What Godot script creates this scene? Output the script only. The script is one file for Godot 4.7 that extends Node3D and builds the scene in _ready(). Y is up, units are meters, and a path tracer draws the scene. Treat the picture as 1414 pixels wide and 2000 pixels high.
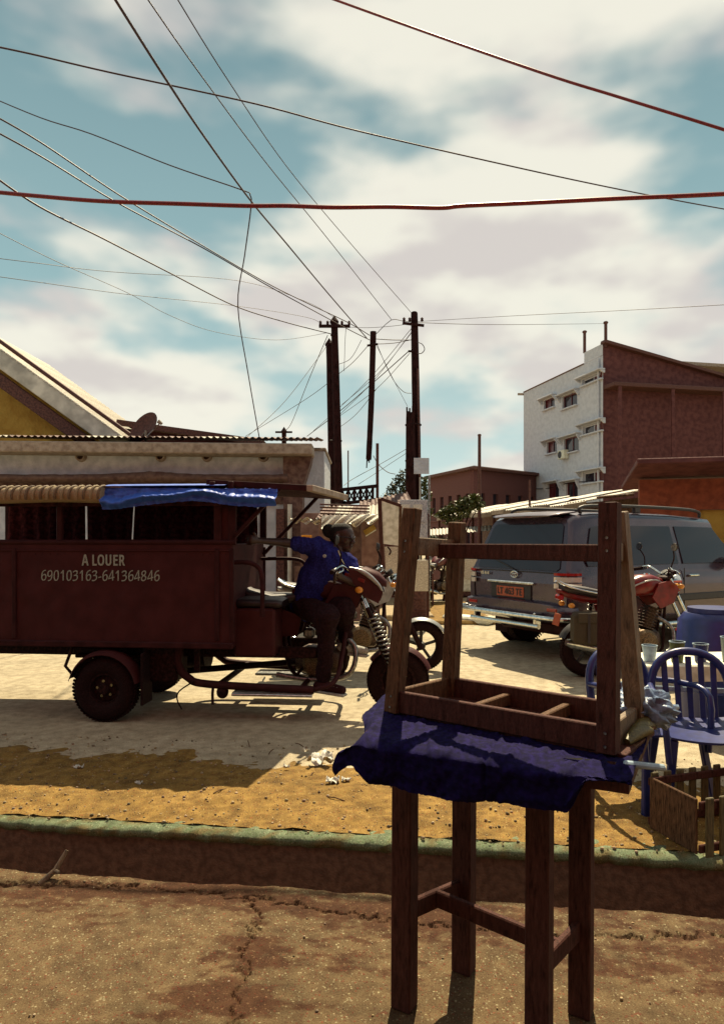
extends Node3D
# A street corner: a three-wheeled cargo motorcycle with its driver, an off-roader, stacked tables, poles and wires.
const F := 1317.0            # focal length of the lens in pixels of the 1414x2000 photograph
const EYE := 1.5
const BIG := 3.0e5

var taken := {}
var M := {}
var rng := RandomNumberGenerator.new()


# ------------------------------------------------------------------ geometry collector
class G:
	var v := PackedVector3Array()
	var n := PackedVector3Array()
	var c := PackedColorArray()
	var col := Color.WHITE
	var tint := false

	func tri(a: Vector3, b: Vector3, d: Vector3, na: Vector3, nb: Vector3, nd: Vector3) -> void:
		if (b - a).cross(d - a).dot(na + nb + nd) > 0.0:
			v.append(a); v.append(d); v.append(b)
			n.append(na); n.append(nd); n.append(nb)
		else:
			v.append(a); v.append(b); v.append(d)
			n.append(na); n.append(nb); n.append(nd)
		if tint:
			c.append(col); c.append(col); c.append(col)

	func ctri(a: Vector3, b: Vector3, d: Vector3, na: Vector3, nb: Vector3, nd: Vector3, ca: Color, cb: Color, cd: Color) -> void:
		if (b - a).cross(d - a).dot(na + nb + nd) > 0.0:
			v.append(a); v.append(d); v.append(b)
			n.append(na); n.append(nd); n.append(nb)
			c.append(ca); c.append(cd); c.append(cb)
		else:
			v.append(a); v.append(b); v.append(d)
			n.append(na); n.append(nb); n.append(nd)
			c.append(ca); c.append(cb); c.append(cd)

	func quad(a: Vector3, b: Vector3, d: Vector3, e: Vector3, nn: Vector3) -> void:
		tri(a, b, d, nn, nn, nn)
		tri(a, d, e, nn, nn, nn)

	func mesh() -> ArrayMesh:
		var arr := []
		arr.resize(Mesh.ARRAY_MAX)
		arr[Mesh.ARRAY_VERTEX] = v
		arr[Mesh.ARRAY_NORMAL] = n
		if c.size() == v.size() and c.size() > 0:
			arr[Mesh.ARRAY_COLOR] = c
		var m := ArrayMesh.new()
		m.add_surface_from_arrays(Mesh.PRIMITIVE_TRIANGLES, arr)
		return m


# ------------------------------------------------------------------ shape helpers
func pt(px: float, py: float, d: float) -> Vector3:
	return Vector3((px - 707.0) / F * d, EYE - (py - 1050.0) / F * d, -d)


func X3(o: Vector3, e := Vector3.ZERO) -> Transform3D:
	return Transform3D(Basis.from_euler(e), o)


# chamfered box
func box(g: G, x: Transform3D, s: Vector3, b := 0.006) -> G:
	var h := s * 0.5
	b = minf(b, minf(h.x, minf(h.y, h.z)) * 0.6)
	var inn := h - Vector3(b, b, b)
	for i in 3:
		var j := (i + 1) % 3
		var k := (i + 2) % 3
		for sg: float in [-1.0, 1.0]:
			var q := []
			for cc in [[-1, -1], [1, -1], [1, 1], [-1, 1]]:
				var p := Vector3.ZERO
				p[i] = sg * h[i]; p[j] = cc[0] * inn[j]; p[k] = cc[1] * inn[k]
				q.append(x * p)
			var nn := Vector3.ZERO
			nn[i] = sg
			g.quad(q[0], q[1], q[2], q[3], (x.basis * nn).normalized())
		for s1: float in [-1.0, 1.0]:
			for s2: float in [-1.0, 1.0]:
				var q2 := []
				for cc in [[0, -1], [0, 1], [1, 1], [1, -1]]:
					var p := Vector3.ZERO
					p[k] = cc[1] * inn[k]
					p[i] = s1 * (h[i] if cc[0] == 0 else inn[i])
					p[j] = s2 * (inn[j] if cc[0] == 0 else h[j])
					q2.append(x * p)
				var n2 := Vector3.ZERO
				n2[i] = s1; n2[j] = s2
				g.quad(q2[0], q2[1], q2[2], q2[3], (x.basis * n2).normalized())
	for a: float in [-1.0, 1.0]:
		for e: float in [-1.0, 1.0]:
			for f: float in [-1.0, 1.0]:
				var nn := (x.basis * Vector3(a, e, f)).normalized()
				g.tri(x * Vector3(a * h.x, e * inn.y, f * inn.z), x * Vector3(a * inn.x, e * h.y, f * inn.z), x * Vector3(a * inn.x, e * inn.y, f * h.z), nn, nn, nn)
	return g


func bx(x: Transform3D, s: Vector3, b := 0.006) -> G:
	return box(G.new(), x, s, b)


# a squared bar from a to b; side hints which way its width w points
func bar(g: G, a: Vector3, b: Vector3, w: float, t: float, side := Vector3.RIGHT, bev := 0.004) -> G:
	var y := (b - a).normalized()
	var z := side.cross(y)
	if z.length() < 0.05:
		z = Vector3(0.3, 0.2, 1.0).cross(y)
	z = z.normalized()
	var xx := y.cross(z).normalized()
	return box(g, Transform3D(Basis(xx, y, z), (a + b) * 0.5), Vector3(w, (b - a).length(), t), bev)


func tube(g: G, p: Array, r, sides := 8, caps := true) -> G:
	var rows := []
	var nrm := []
	var last := Vector3.ZERO
	for i in p.size():
		var t: Vector3 = (p[mini(i + 1, p.size() - 1)] - p[maxi(i - 1, 0)]).normalized()
		var a: Vector3
		if i == 0:
			a = t.cross(Vector3.UP if absf(t.y) < 0.9 else Vector3.RIGHT).normalized()
		else:
			a = (last - t * last.dot(t)).normalized()
		last = a
		var b := t.cross(a)
		var rad: float = r[i] if r is Array else r
		var row := PackedVector3Array()
		var nr := PackedVector3Array()
		for k in sides:
			var an := TAU * k / sides
			var dd := a * cos(an) + b * sin(an)
			row.append(p[i] + dd * rad)
			nr.append(dd)
		rows.append(row); nrm.append(nr)
	for i in rows.size() - 1:
		for k in sides:
			var k2 := (k + 1) % sides
			g.tri(rows[i][k], rows[i][k2], rows[i + 1][k2], nrm[i][k], nrm[i][k2], nrm[i + 1][k2])
			g.tri(rows[i][k], rows[i + 1][k2], rows[i + 1][k], nrm[i][k], nrm[i + 1][k2], nrm[i + 1][k])
	if caps:
		for e in [0, rows.size() - 1]:
			var nn: Vector3 = (p[0] - p[1]).normalized() if e == 0 else (p[e] - p[e - 1]).normalized()
			for k in sides:
				g.tri(p[e], rows[e][k], rows[e][(k + 1) % sides], nn, nn, nn)
	return g


func tb(p: Array, r, sides := 8) -> G:
	return tube(G.new(), p, r, sides)


# a smooth path through a few points
func curve(p: Array, per := 6) -> Array:
	var o := []
	for i in p.size() - 1:
		var p0: Vector3 = p[maxi(i - 1, 0)]
		var p3: Vector3 = p[mini(i + 2, p.size() - 1)]
		for k in per:
			o.append((p[i] as Vector3).cubic_interpolate(p[i + 1], p0, p3, float(k) / per))
	o.append(p[-1])
	return o


# revolve a profile of (radius, height) about the y axis of x
func lathe(g: G, x: Transform3D, prof: Array, sides := 20, hard := 0.75) -> G:
	var m := prof.size()
	var sn := []
	for i in m - 1:
		var d: Vector2 = prof[i + 1] - prof[i]
		sn.append(Vector2(d.y, -d.x).normalized())
	for i in m - 1:
		var na: Vector2 = sn[i]
		var nb: Vector2 = sn[i]
		if i > 0 and sn[i].dot(sn[i - 1]) > hard:
			na = (sn[i] + sn[i - 1]).normalized()
		if i < m - 2 and sn[i].dot(sn[i + 1]) > hard:
			nb = (sn[i] + sn[i + 1]).normalized()
		var a: Vector2 = prof[i]
		var b: Vector2 = prof[i + 1]
		for k in sides:
			var u := Vector3(cos(TAU * k / sides), 0, sin(TAU * k / sides))
			var w := Vector3(cos(TAU * (k + 1) / sides), 0, sin(TAU * (k + 1) / sides))
			var up := Vector3.UP
			var pa := x * (u * a.x + up * a.y)
			var pb := x * (w * a.x + up * a.y)
			var pc := x * (w * b.x + up * b.y)
			var pd := x * (u * b.x + up * b.y)
			var n1 := (x.basis * (u * na.x + up * na.y)).normalized()
			var n2 := (x.basis * (w * na.x + up * na.y)).normalized()
			var n3 := (x.basis * (w * nb.x + up * nb.y)).normalized()
			var n4 := (x.basis * (u * nb.x + up * nb.y)).normalized()
			if a.x > 1e-6:
				g.tri(pa, pb, pc, n1, n2, n3)
			if b.x > 1e-6:
				g.tri(pa, pc, pd, n1, n3, n4)
	return g


func ball(g: G, x: Transform3D, r: Vector3, sides := 14, rings := 9) -> G:
	var y := Transform3D(x.basis * Basis.from_scale(r), x.origin)
	var p := []
	for i in rings + 1:
		var a := -PI / 2 + PI * i / rings
		p.append(Vector2(cos(a), sin(a)) if i > 0 and i < rings else Vector2(0, sin(a)))
	return lathe(g, y, p, sides, -1.0)


# rows of points joined as one smooth surface; thick > 0 gives it a back and rims
func sheet(g: G, rows: Array, flip := 1.0, closed := false, thick := 0.0, cols = null) -> G:
	var m := rows.size()
	var w: int = rows[0].size()
	var nr := []
	for i in m:
		var r := PackedVector3Array()
		for j in w:
			var jl := (j - 1 + w) % w if closed else maxi(j - 1, 0)
			var jr := (j + 1) % w if closed else mini(j + 1, w - 1)
			var du: Vector3 = rows[i][jr] - rows[i][jl]
			var dv: Vector3 = rows[mini(i + 1, m - 1)][j] - rows[maxi(i - 1, 0)][j]
			r.append(dv.cross(du).normalized() * flip)
		nr.append(r)
	var last := w if closed else w - 1
	for i in m - 1:
		for j in last:
			var k := (j + 1) % w
			if cols != null:
				g.ctri(rows[i][j], rows[i][k], rows[i + 1][k], nr[i][j], nr[i][k], nr[i + 1][k], cols[i][j], cols[i][k], cols[i + 1][k])
				g.ctri(rows[i][j], rows[i + 1][k], rows[i + 1][j], nr[i][j], nr[i + 1][k], nr[i + 1][j], cols[i][j], cols[i + 1][k], cols[i + 1][j])
			else:
				g.tri(rows[i][j], rows[i][k], rows[i + 1][k], nr[i][j], nr[i][k], nr[i + 1][k])
				g.tri(rows[i][j], rows[i + 1][k], rows[i + 1][j], nr[i][j], nr[i + 1][k], nr[i + 1][j])
	if thick > 0.0:
		var back := []
		for i in m:
			var r := PackedVector3Array()
			for j in w:
				r.append(rows[i][j] - nr[i][j] * thick)
			back.append(r)
		for i in m - 1:
			for j in last:
				var k := (j + 1) % w
				g.tri(back[i][j], back[i][k], back[i + 1][k], -nr[i][j], -nr[i][k], -nr[i + 1][k])
				g.tri(back[i][j], back[i + 1][k], back[i + 1][j], -nr[i][j], -nr[i + 1][k], -nr[i + 1][j])
		for i in m - 1:
			if closed:
				break
			for j: int in [0, w - 1]:
				var o: Vector3 = (rows[i][j] - rows[i][1 if j == 0 else w - 2]).normalized()
				g.quad(rows[i][j], rows[i + 1][j], back[i + 1][j], back[i][j], o)
		for j in last:
			for i: int in [0, m - 1]:
				var k := (j + 1) % w
				var o: Vector3 = (rows[i][j] - rows[1 if i == 0 else m - 2][j]).normalized()
				g.quad(rows[i][j], rows[i][k], back[i][k], back[i][j], o)
	return g


# closed rings joined, ends capped
func loft(g: G, rings: Array, cap := true) -> G:
	var m := rings.size()
	var cen := []
	for r in rings:
		var s := Vector3.ZERO
		for p in r:
			s += p
		cen.append(s / r.size())
	var w: int = rings[0].size()
	var nr := []
	for i in m:
		var r := PackedVector3Array()
		for j in w:
			var du: Vector3 = rings[i][(j + 1) % w] - rings[i][(j - 1 + w) % w]
			var dv: Vector3 = rings[mini(i + 1, m - 1)][j] - rings[maxi(i - 1, 0)][j]
			var nn := du.cross(dv).normalized()
			if nn.dot(rings[i][j] - cen[i]) < 0.0:
				nn = -nn
			r.append(nn)
		nr.append(r)
	for i in m - 1:
		for j in w:
			var k := (j + 1) % w
			g.tri(rings[i][j], rings[i][k], rings[i + 1][k], nr[i][j], nr[i][k], nr[i + 1][k])
			g.tri(rings[i][j], rings[i + 1][k], rings[i + 1][j], nr[i][j], nr[i + 1][k], nr[i + 1][j])
	if cap:
		for e: int in [0, m - 1]:
			var o: Vector3 = (cen[e] - cen[1 if e == 0 else m - 2]).normalized()
			for j in w:
				g.tri(cen[e], rings[e][j], rings[e][(j + 1) % w], o, o, o)
	return g


# rounded ring in a plane x = const: half width, half height, squareness
func oval(cx: float, cy: float, cz: float, rz: float, ry: float, q := 2.4, k := 16) -> PackedVector3Array:
	var r := PackedVector3Array()
	for i in k:
		var a := TAU * i / k
		var s := sin(a)
		var c := cos(a)
		r.append(Vector3(cx, cy + signf(s) * pow(absf(s), 2.0 / q) * ry, cz + signf(c) * pow(absf(c), 2.0 / q) * rz))
	return r


# outline in x,y pushed out along z by depth, placed by x
func prism(g: G, poly: PackedVector2Array, depth: float, x: Transform3D) -> G:
	var t := Geometry2D.triangulate_polygon(poly)
	for s: float in [-0.5, 0.5]:
		var nn := (x.basis * Vector3(0, 0, s)).normalized()
		for i in range(0, t.size(), 3):
			var q := []
			for k in 3:
				var p := poly[t[i + k]]
				q.append(x * Vector3(p.x, p.y, s * depth))
			g.tri(q[0], q[1], q[2], nn, nn, nn)
	var cw := Geometry2D.is_polygon_clockwise(poly)
	for i in poly.size():
		var a := poly[i]
		var b := poly[(i + 1) % poly.size()]
		var d := (b - a).normalized()
		var o := Vector2(-d.y, d.x) if cw else Vector2(d.y, -d.x)
		g.quad(x * Vector3(a.x, a.y, -depth / 2), x * Vector3(b.x, b.y, -depth / 2), x * Vector3(b.x, b.y, depth / 2), x * Vector3(a.x, a.y, depth / 2), (x.basis * Vector3(o.x, o.y, 0)).normalized())
	return g


# a filled outline laid on a surface given by a function of (u, v), with a little thickness towards -out
func patch(g: G, poly: PackedVector2Array, f: Callable, out: Vector3, thick := 0.012) -> G:
	var t := Geometry2D.triangulate_polygon(poly)
	for i in range(0, t.size(), 3):
		var q := []
		for k in 3:
			q.append(f.call(poly[t[i + k]]))
		g.tri(q[0], q[1], q[2], out, out, out)
	for i in poly.size():
		var a: Vector3 = f.call(poly[i])
		var b: Vector3 = f.call(poly[(i + 1) % poly.size()])
		g.quad(a, b, b - out * thick, a - out * thick, (b - a).cross(out).normalized())
	return g


func poly(a: Array) -> PackedVector2Array:
	var r := PackedVector2Array()
	for i in range(0, a.size(), 2):
		r.append(Vector2(a[i], a[i + 1]))
	return r


# a wall in the x,y plane of x (front towards +z) with openings [x0, y0, x1, y1]
func wall(g: G, x: Transform3D, w: float, h: float, t: float, holes: Array) -> G:
	var xs := [0.0, w]
	var ys := [0.0, h]
	for o in holes:
		xs.append_array([o[0], o[2]]); ys.append_array([o[1], o[3]])
	xs.sort(); ys.sort()
	var solid := func(cx: float, cy: float) -> bool:
		if cx < 0.0 or cx > w or cy < 0.0 or cy > h:
			return false
		for o in holes:
			if cx > o[0] and cx < o[2] and cy > o[1] and cy < o[3]:
				return false
		return true
	for i in xs.size() - 1:
		for j in ys.size() - 1:
			var a: float = xs[i]
			var b: float = xs[i + 1]
			var c: float = ys[j]
			var d: float = ys[j + 1]
			if b - a < 1e-5 or d - c < 1e-5 or not solid.call((a + b) / 2, (c + d) / 2):
				continue
			for s: float in [0.0, -t]:
				g.quad(x * Vector3(a, c, s), x * Vector3(b, c, s), x * Vector3(b, d, s), x * Vector3(a, d, s), (x.basis * Vector3(0, 0, 1 if s == 0.0 else -1)).normalized())
			for side in [[a, c, a, d, -1, 0], [b, c, b, d, 1, 0], [a, c, b, c, 0, -1], [a, d, b, d, 0, 1]]:
				if not solid.call((side[0] + side[2]) / 2 + side[4] * 1e-3, (side[1] + side[3]) / 2 + side[5] * 1e-3):
					g.quad(x * Vector3(side[0], side[1], 0), x * Vector3(side[2], side[3], 0), x * Vector3(side[2], side[3], -t), x * Vector3(side[0], side[1], -t), (x.basis * Vector3(side[4], side[5], 0)).normalized())
	return g


# corrugated sheet between four corners (a-b along the eave, d-c along the ridge), ribs running a->d
func corrugated(g: G, a: Vector3, b: Vector3, c: Vector3, d: Vector3, pitch := 0.09, amp := 0.014, wave := 0.0) -> G:
	var k := maxi(4, int((b - a).length() / pitch * 4.0))
	var rows := []
	var up := (b - a).cross(d - a).normalized()
	if up.y < 0.0:
		up = -up
	for i in 4:
		var r := PackedVector3Array()
		for j in k + 1:
			var u := float(j) / k
			var p := a.lerp(b, u).lerp(d.lerp(c, u), i / 3.0)
			r.append(p + up * (amp * sin(TAU * u * (b - a).length() / pitch) + wave * sin(u * 7.0 + i * 2.1)))
		rows.append(r)
	return sheet(g, rows, 1.0, false, 0.004)


# ------------------------------------------------------------------ bodies: tapered capsules joined smoothly, meshed as surface nets
func blob(g: G, bones: Array, cell: float) -> G:
	var lo := Vector3(1e9, 1e9, 1e9)
	var hi := -lo
	for b in bones:
		var r := maxf(b[2], b[3]) + 0.03
		lo = lo.min(b[0] - Vector3.ONE * r).min(b[1] - Vector3.ONE * r)
		hi = hi.max(b[0] + Vector3.ONE * r).max(b[1] + Vector3.ONE * r)
	lo -= Vector3.ONE * cell * 2
	var nx := int((hi.x - lo.x) / cell) + 4
	var ny := int((hi.y - lo.y) / cell) + 4
	var nz := int((hi.z - lo.z) / cell) + 4
	var f := PackedFloat32Array()
	f.resize(nx * ny * nz)
	f.fill(0.5)
	for b in bones:
		var a: Vector3 = b[0]
		var ab: Vector3 = b[1] - a
		var ra: float = b[2]
		var rb: float = b[3]
		var k: float = b[4] if b.size() > 4 else 0.03
		var sc: Vector3 = b[5] if b.size() > 5 else Vector3.ONE
		var l2 := maxf(ab.length_squared(), 1e-9)
		var m := (maxf(ra, rb) + k + cell * 2.5) * Vector3.ONE
		m /= Vector3(minf(sc.x, 1), minf(sc.y, 1), minf(sc.z, 1))
		var p0 := (a.min(a + ab) - m - lo) / cell
		var p1 := (a.max(a + ab) + m - lo) / cell
		for i in range(maxi(0, int(p0.x)), mini(nx - 1, int(p1.x) + 1)):
			for j in range(maxi(0, int(p0.y)), mini(ny - 1, int(p1.y) + 1)):
				var at0 := (i * ny + j) * nz
				for q in range(maxi(0, int(p0.z)), mini(nz - 1, int(p1.z) + 1)):
					var p := lo + Vector3(i, j, q) * cell - a
					var t := clampf(p.dot(ab) / l2, 0.0, 1.0)
					var d := ((p - ab * t) * sc).length() - lerpf(ra, rb, t)
					var o := f[at0 + q]
					var h := maxf(k - absf(o - d), 0.0) / k
					f[at0 + q] = minf(o, d) - h * h * k * 0.25
	var idx := {}
	var P := PackedVector3Array()
	var N := PackedVector3Array()
	for i in nx - 1:
		for j in ny - 1:
			for q in nz - 1:
				var base := (i * ny + j) * nz + q
				var v0 := f[base]
				if v0 > cell * 2.0 or v0 < -cell * 2.0:
					continue
				var vals := [v0, f[base + 1], f[base + nz], f[base + nz + 1], f[base + ny * nz], f[base + ny * nz + 1], f[base + ny * nz + nz], f[base + ny * nz + nz + 1]]
				var neg := 0
				for e in vals:
					if e < 0.0:
						neg += 1
				if neg == 0 or neg == 8:
					continue
				var s := Vector3.ZERO
				var cnt := 0
				for e in [[0, 1], [2, 3], [4, 5], [6, 7], [0, 2], [1, 3], [4, 6], [5, 7], [0, 4], [1, 5], [2, 6], [3, 7]]:
					var va: float = vals[e[0]]
					var vb: float = vals[e[1]]
					if (va < 0.0) != (vb < 0.0):
						var t := va / (va - vb)
						var ca := Vector3(e[0] >> 2, (e[0] >> 1) & 1, e[0] & 1)
						var cb := Vector3(e[1] >> 2, (e[1] >> 1) & 1, e[1] & 1)
						s += ca.lerp(cb, t)
						cnt += 1
				idx[base] = P.size()
				P.append(lo + (Vector3(i, j, q) + s / cnt) * cell)
				N.append(Vector3(vals[4] + vals[5] + vals[6] + vals[7] - vals[0] - vals[1] - vals[2] - vals[3], vals[2] + vals[3] + vals[6] + vals[7] - vals[0] - vals[1] - vals[4] - vals[5], vals[1] + vals[3] + vals[5] + vals[7] - vals[0] - vals[2] - vals[4] - vals[6]).normalized())
	var st := [ny * nz, nz, 1]
	for base: int in idx:
		for ax in 3:
			var s1: int = st[(ax + 1) % 3]
			var s2: int = st[(ax + 2) % 3]
			if (f[base] < 0.0) == (f[base + st[ax]] < 0.0):
				continue
			if not (idx.has(base - s1) and idx.has(base - s2) and idx.has(base - s1 - s2)):
				continue
			var q := [idx[base], idx[base - s1], idx[base - s1 - s2], idx[base - s2]]
			g.tri(P[q[0]], P[q[1]], P[q[2]], N[q[0]], N[q[1]], N[q[2]])
			g.tri(P[q[0]], P[q[2]], P[q[3]], N[q[0]], N[q[2]], N[q[3]])
	return g


# ------------------------------------------------------------------ nodes
func numbered(called: String, parent: Node) -> String:
	var key := str(parent.get_instance_id()) + called
	var k: int = taken.get(key, 0)
	taken[key] = k + 1
	return called if k == 0 else "%s_%03d" % [called, k]


func thing(called: String, label: String, category: String, where := Vector3.ZERO, turn := 0.0, group := "") -> Node3D:
	var o := Node3D.new()
	o.name = numbered(called, self)
	add_child(o, true)
	o.position = where
	o.rotation.y = turn
	o.set_meta("label", label)
	o.set_meta("category", category)
	if group:
		o.set_meta("group", group)
	return o


func obj(called: String, g, m: Material, parent: Node = self, label := "") -> MeshInstance3D:
	var o := MeshInstance3D.new()
	o.name = numbered(called, parent)
	o.mesh = g.mesh() if g is G else g
	o.material_override = m
	parent.add_child(o, true)
	if label:
		o.set_meta("label", label)
	return o


func one(called: String, label: String, category: String, g, m: Material, group := "") -> MeshInstance3D:
	var o := obj(called, g, m)
	o.set_meta("label", label)
	o.set_meta("category", category)
	if group:
		o.set_meta("group", group)
	return o


func struct(called: String, g, m: Material) -> MeshInstance3D:
	var o := obj(called, g, m)
	o.set_meta("kind", "structure")
	return o


func copy(src: Node3D, label: String, where: Vector3, turn: float, group := "") -> Node3D:
	var base: String = src.name
	var c: Node3D = src.duplicate()
	c.name = numbered(base, self)
	add_child(c, true)
	c.position = where
	c.rotation.y = turn
	c.set_meta("label", label)
	if group:
		c.set_meta("group", group)
	return c


# ------------------------------------------------------------------ materials
func noise(freq: float, oct := 4, sd := 1, type := FastNoiseLite.TYPE_SIMPLEX_SMOOTH) -> FastNoiseLite:
	var n := FastNoiseLite.new()
	n.noise_type = type
	n.frequency = freq
	n.fractal_octaves = oct
	n.seed = sd
	return n


var texs := {}


func tex(size: int, freq: float, oct: int, stops: Array, sd := 1, type := FastNoiseLite.TYPE_SIMPLEX_SMOOTH) -> NoiseTexture2D:
	var key := str([size, freq, oct, stops, sd, type])
	if texs.has(key):
		return texs[key]
	var t := NoiseTexture2D.new()
	t.width = size
	t.height = size
	t.seamless = true
	t.noise = noise(freq, oct, sd, type)
	if stops.is_empty():
		t.as_normal_map = true
		t.bump_strength = 6.0
	else:
		var gr := Gradient.new()
		gr.offsets = PackedFloat32Array(stops.map(func(s): return s[0]))
		gr.colors = PackedColorArray(stops.map(func(s): return s[1]))
		t.color_ramp = gr
	texs[key] = t
	return t


func gray(v: float) -> Color:
	return Color(v, v, v)


# colour: base reflectance (linear); the shared grain multiplies it
func mat(called: String, lin: Color, rough := 0.8, grain := 0.35, tile := 0.5, bump := 0.0, metal := 0.0, kind := 0, world := false) -> StandardMaterial3D:
	var m := StandardMaterial3D.new()
	m.resource_name = called
	m.albedo_color = lin.linear_to_srgb()
	m.roughness = rough
	m.metallic = metal
	if grain > 0.0:
		var lowv := 1.0 - grain
		if kind == 0:     # blotches and grain together
			m.albedo_texture = tex(256, 0.02, 5, [[0.2, gray(lowv)], [0.8, gray(1.0)]], 3)
		elif kind == 1:   # fine speckle
			m.albedo_texture = tex(512, 0.11, 3, [[0.25, gray(lowv)], [0.5, gray(lowv + grain * 0.65)], [0.75, gray(1.0)]], 5)
		elif kind == 2:   # wood: drawn long by the uv scale below
			m.albedo_texture = tex(256, 0.035, 5, [[0.25, gray(lowv)], [0.45, gray(lowv + grain * 0.8)], [0.55, gray(lowv + grain * 0.5)], [0.8, gray(1.0)]], 9)
		m.uv1_triplanar = true
		m.uv1_world_triplanar = world
		var s := 1.0 / tile
		m.uv1_scale = Vector3(s, s * 0.12, s) if kind == 2 else Vector3(s, s, s)
	if bump > 0.0:
		m.normal_enabled = true
		m.normal_texture = tex(512, 0.09, 4, [], 21)
		m.normal_scale = bump
		if grain <= 0.0:
			m.uv1_triplanar = true
			m.uv1_scale = Vector3.ONE / tile
	M[called] = m
	return m


func rgb8(r: float, g: float, b: float) -> Color:
	return Color(r / 255.0, g / 255.0, b / 255.0)


func two_tone(called: String, a: Color, b: Color, rough: float, tile: float, bump: float, size := 512, freq := 0.06, oct := 5, world := true, sd := 31, spread := 0.3) -> StandardMaterial3D:
	var m := StandardMaterial3D.new()
	m.resource_name = called
	m.roughness = rough
	m.albedo_texture = tex(size, freq, oct, [[0.5 - spread, a.linear_to_srgb()], [0.5, a.lerp(b, 0.55).linear_to_srgb()], [0.5 + spread, b.linear_to_srgb()]], sd)
	m.uv1_triplanar = true
	m.uv1_world_triplanar = world
	m.uv1_scale = Vector3.ONE / tile
	if bump > 0.0:
		m.normal_enabled = true
		m.normal_texture = tex(512, 0.09, 4, [], 21)
		m.normal_scale = bump
	M[called] = m
	return m


# ground material: fine matrix with scattered grains of other stone; grains: [linear colour, count, least radius, greatest radius]
func grit(called: String, a: Color, b: Color, grains: Array, tile: float, bump: float, sd: int) -> StandardMaterial3D:
	var n := 1024
	var d1 := noise(0.008, 5, sd).get_seamless_image(n, n).get_data()
	var d2 := noise(0.09, 3, sd + 1).get_seamless_image(n, n).get_data()
	var px := PackedByteArray()
	px.resize(n * n * 3)
	var hg := PackedByteArray()
	hg.resize(n * n)
	var lut := []
	for i in 256:
		var c := a.lerp(b, i / 255.0).linear_to_srgb()
		lut.append([c.r8, c.g8, c.b8])
	for i in n * n:
		var v := clampi(int((d1[i] - 128) * 0.75 + (d2[i] - 128) * 0.85 + 128), 0, 255)
		var c: Array = lut[v]
		px[i * 3] = c[0]; px[i * 3 + 1] = c[1]; px[i * 3 + 2] = c[2]
		hg[i] = clampi(int((d2[i] - 128) * 0.5 + (d1[i] - 128) * 0.25 + 90), 0, 255)
	var rg := RandomNumberGenerator.new()
	rg.seed = sd
	for q in grains:
		for k in int(q[1]):
			var cx := rg.randi() % n
			var cy := rg.randi() % n
			var r: float = lerpf(q[2], q[3], pow(rg.randf(), 2.5))
			var e := rg.randf_range(0.6, 1.0)
			var an := rg.randf() * PI
			var t: Color = q[0] * rg.randf_range(0.7, 1.25)
			t = t.linear_to_srgb()
			var ri := int(r) + 1
			for y in range(-ri, ri + 1):
				for x in range(-ri, ri + 1):
					var u := x * cos(an) + y * sin(an)
					var w := (y * cos(an) - x * sin(an)) / e
					var m := (u * u + w * w) / (r * r)
					if m < 1.0:
						var i := posmod(cy + y, n) * n + posmod(cx + x, n)
						px[i * 3] = t.r8; px[i * 3 + 1] = t.g8; px[i * 3 + 2] = t.b8
						hg[i] = clampi(int(120 + 100 * q[4] * sqrt(1.0 - m)), 0, 255)
	var m := StandardMaterial3D.new()
	m.resource_name = called
	m.roughness = 0.92
	m.metallic_specular = 0.3
	m.albedo_texture = ImageTexture.create_from_image(Image.create_from_data(n, n, false, Image.FORMAT_RGB8, px))
	var hi := Image.create_from_data(n, n, false, Image.FORMAT_L8, hg)
	hi.bump_map_to_normal_map(bump)
	m.normal_enabled = true
	m.normal_texture = ImageTexture.create_from_image(hi)
	m.uv1_triplanar = true
	m.uv1_world_triplanar = true
	m.uv1_scale = Vector3.ONE / tile
	m.vertex_color_use_as_albedo = true
	M[called] = m
	return m


# cloth folds: push a surface in and out along its normals by stretched noise
func wrinkle(g: G, amp: float, freq: float, squash: Vector3) -> G:
	var nz := noise(freq, 3, 19)
	var e := 0.006
	for i in g.v.size():
		var p := g.v[i] * squash
		var v := nz.get_noise_3dv(p)
		var gr := Vector3(nz.get_noise_3dv((g.v[i] + Vector3(e, 0, 0)) * squash) - v, nz.get_noise_3dv((g.v[i] + Vector3(0, e, 0)) * squash) - v, nz.get_noise_3dv((g.v[i] + Vector3(0, 0, e)) * squash) - v) * (amp / e)
		var nn := g.n[i]
		gr -= nn * nn.dot(gr)
		g.v[i] += nn * v * amp
		g.n[i] = (nn - gr).normalized()
	return g


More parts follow.
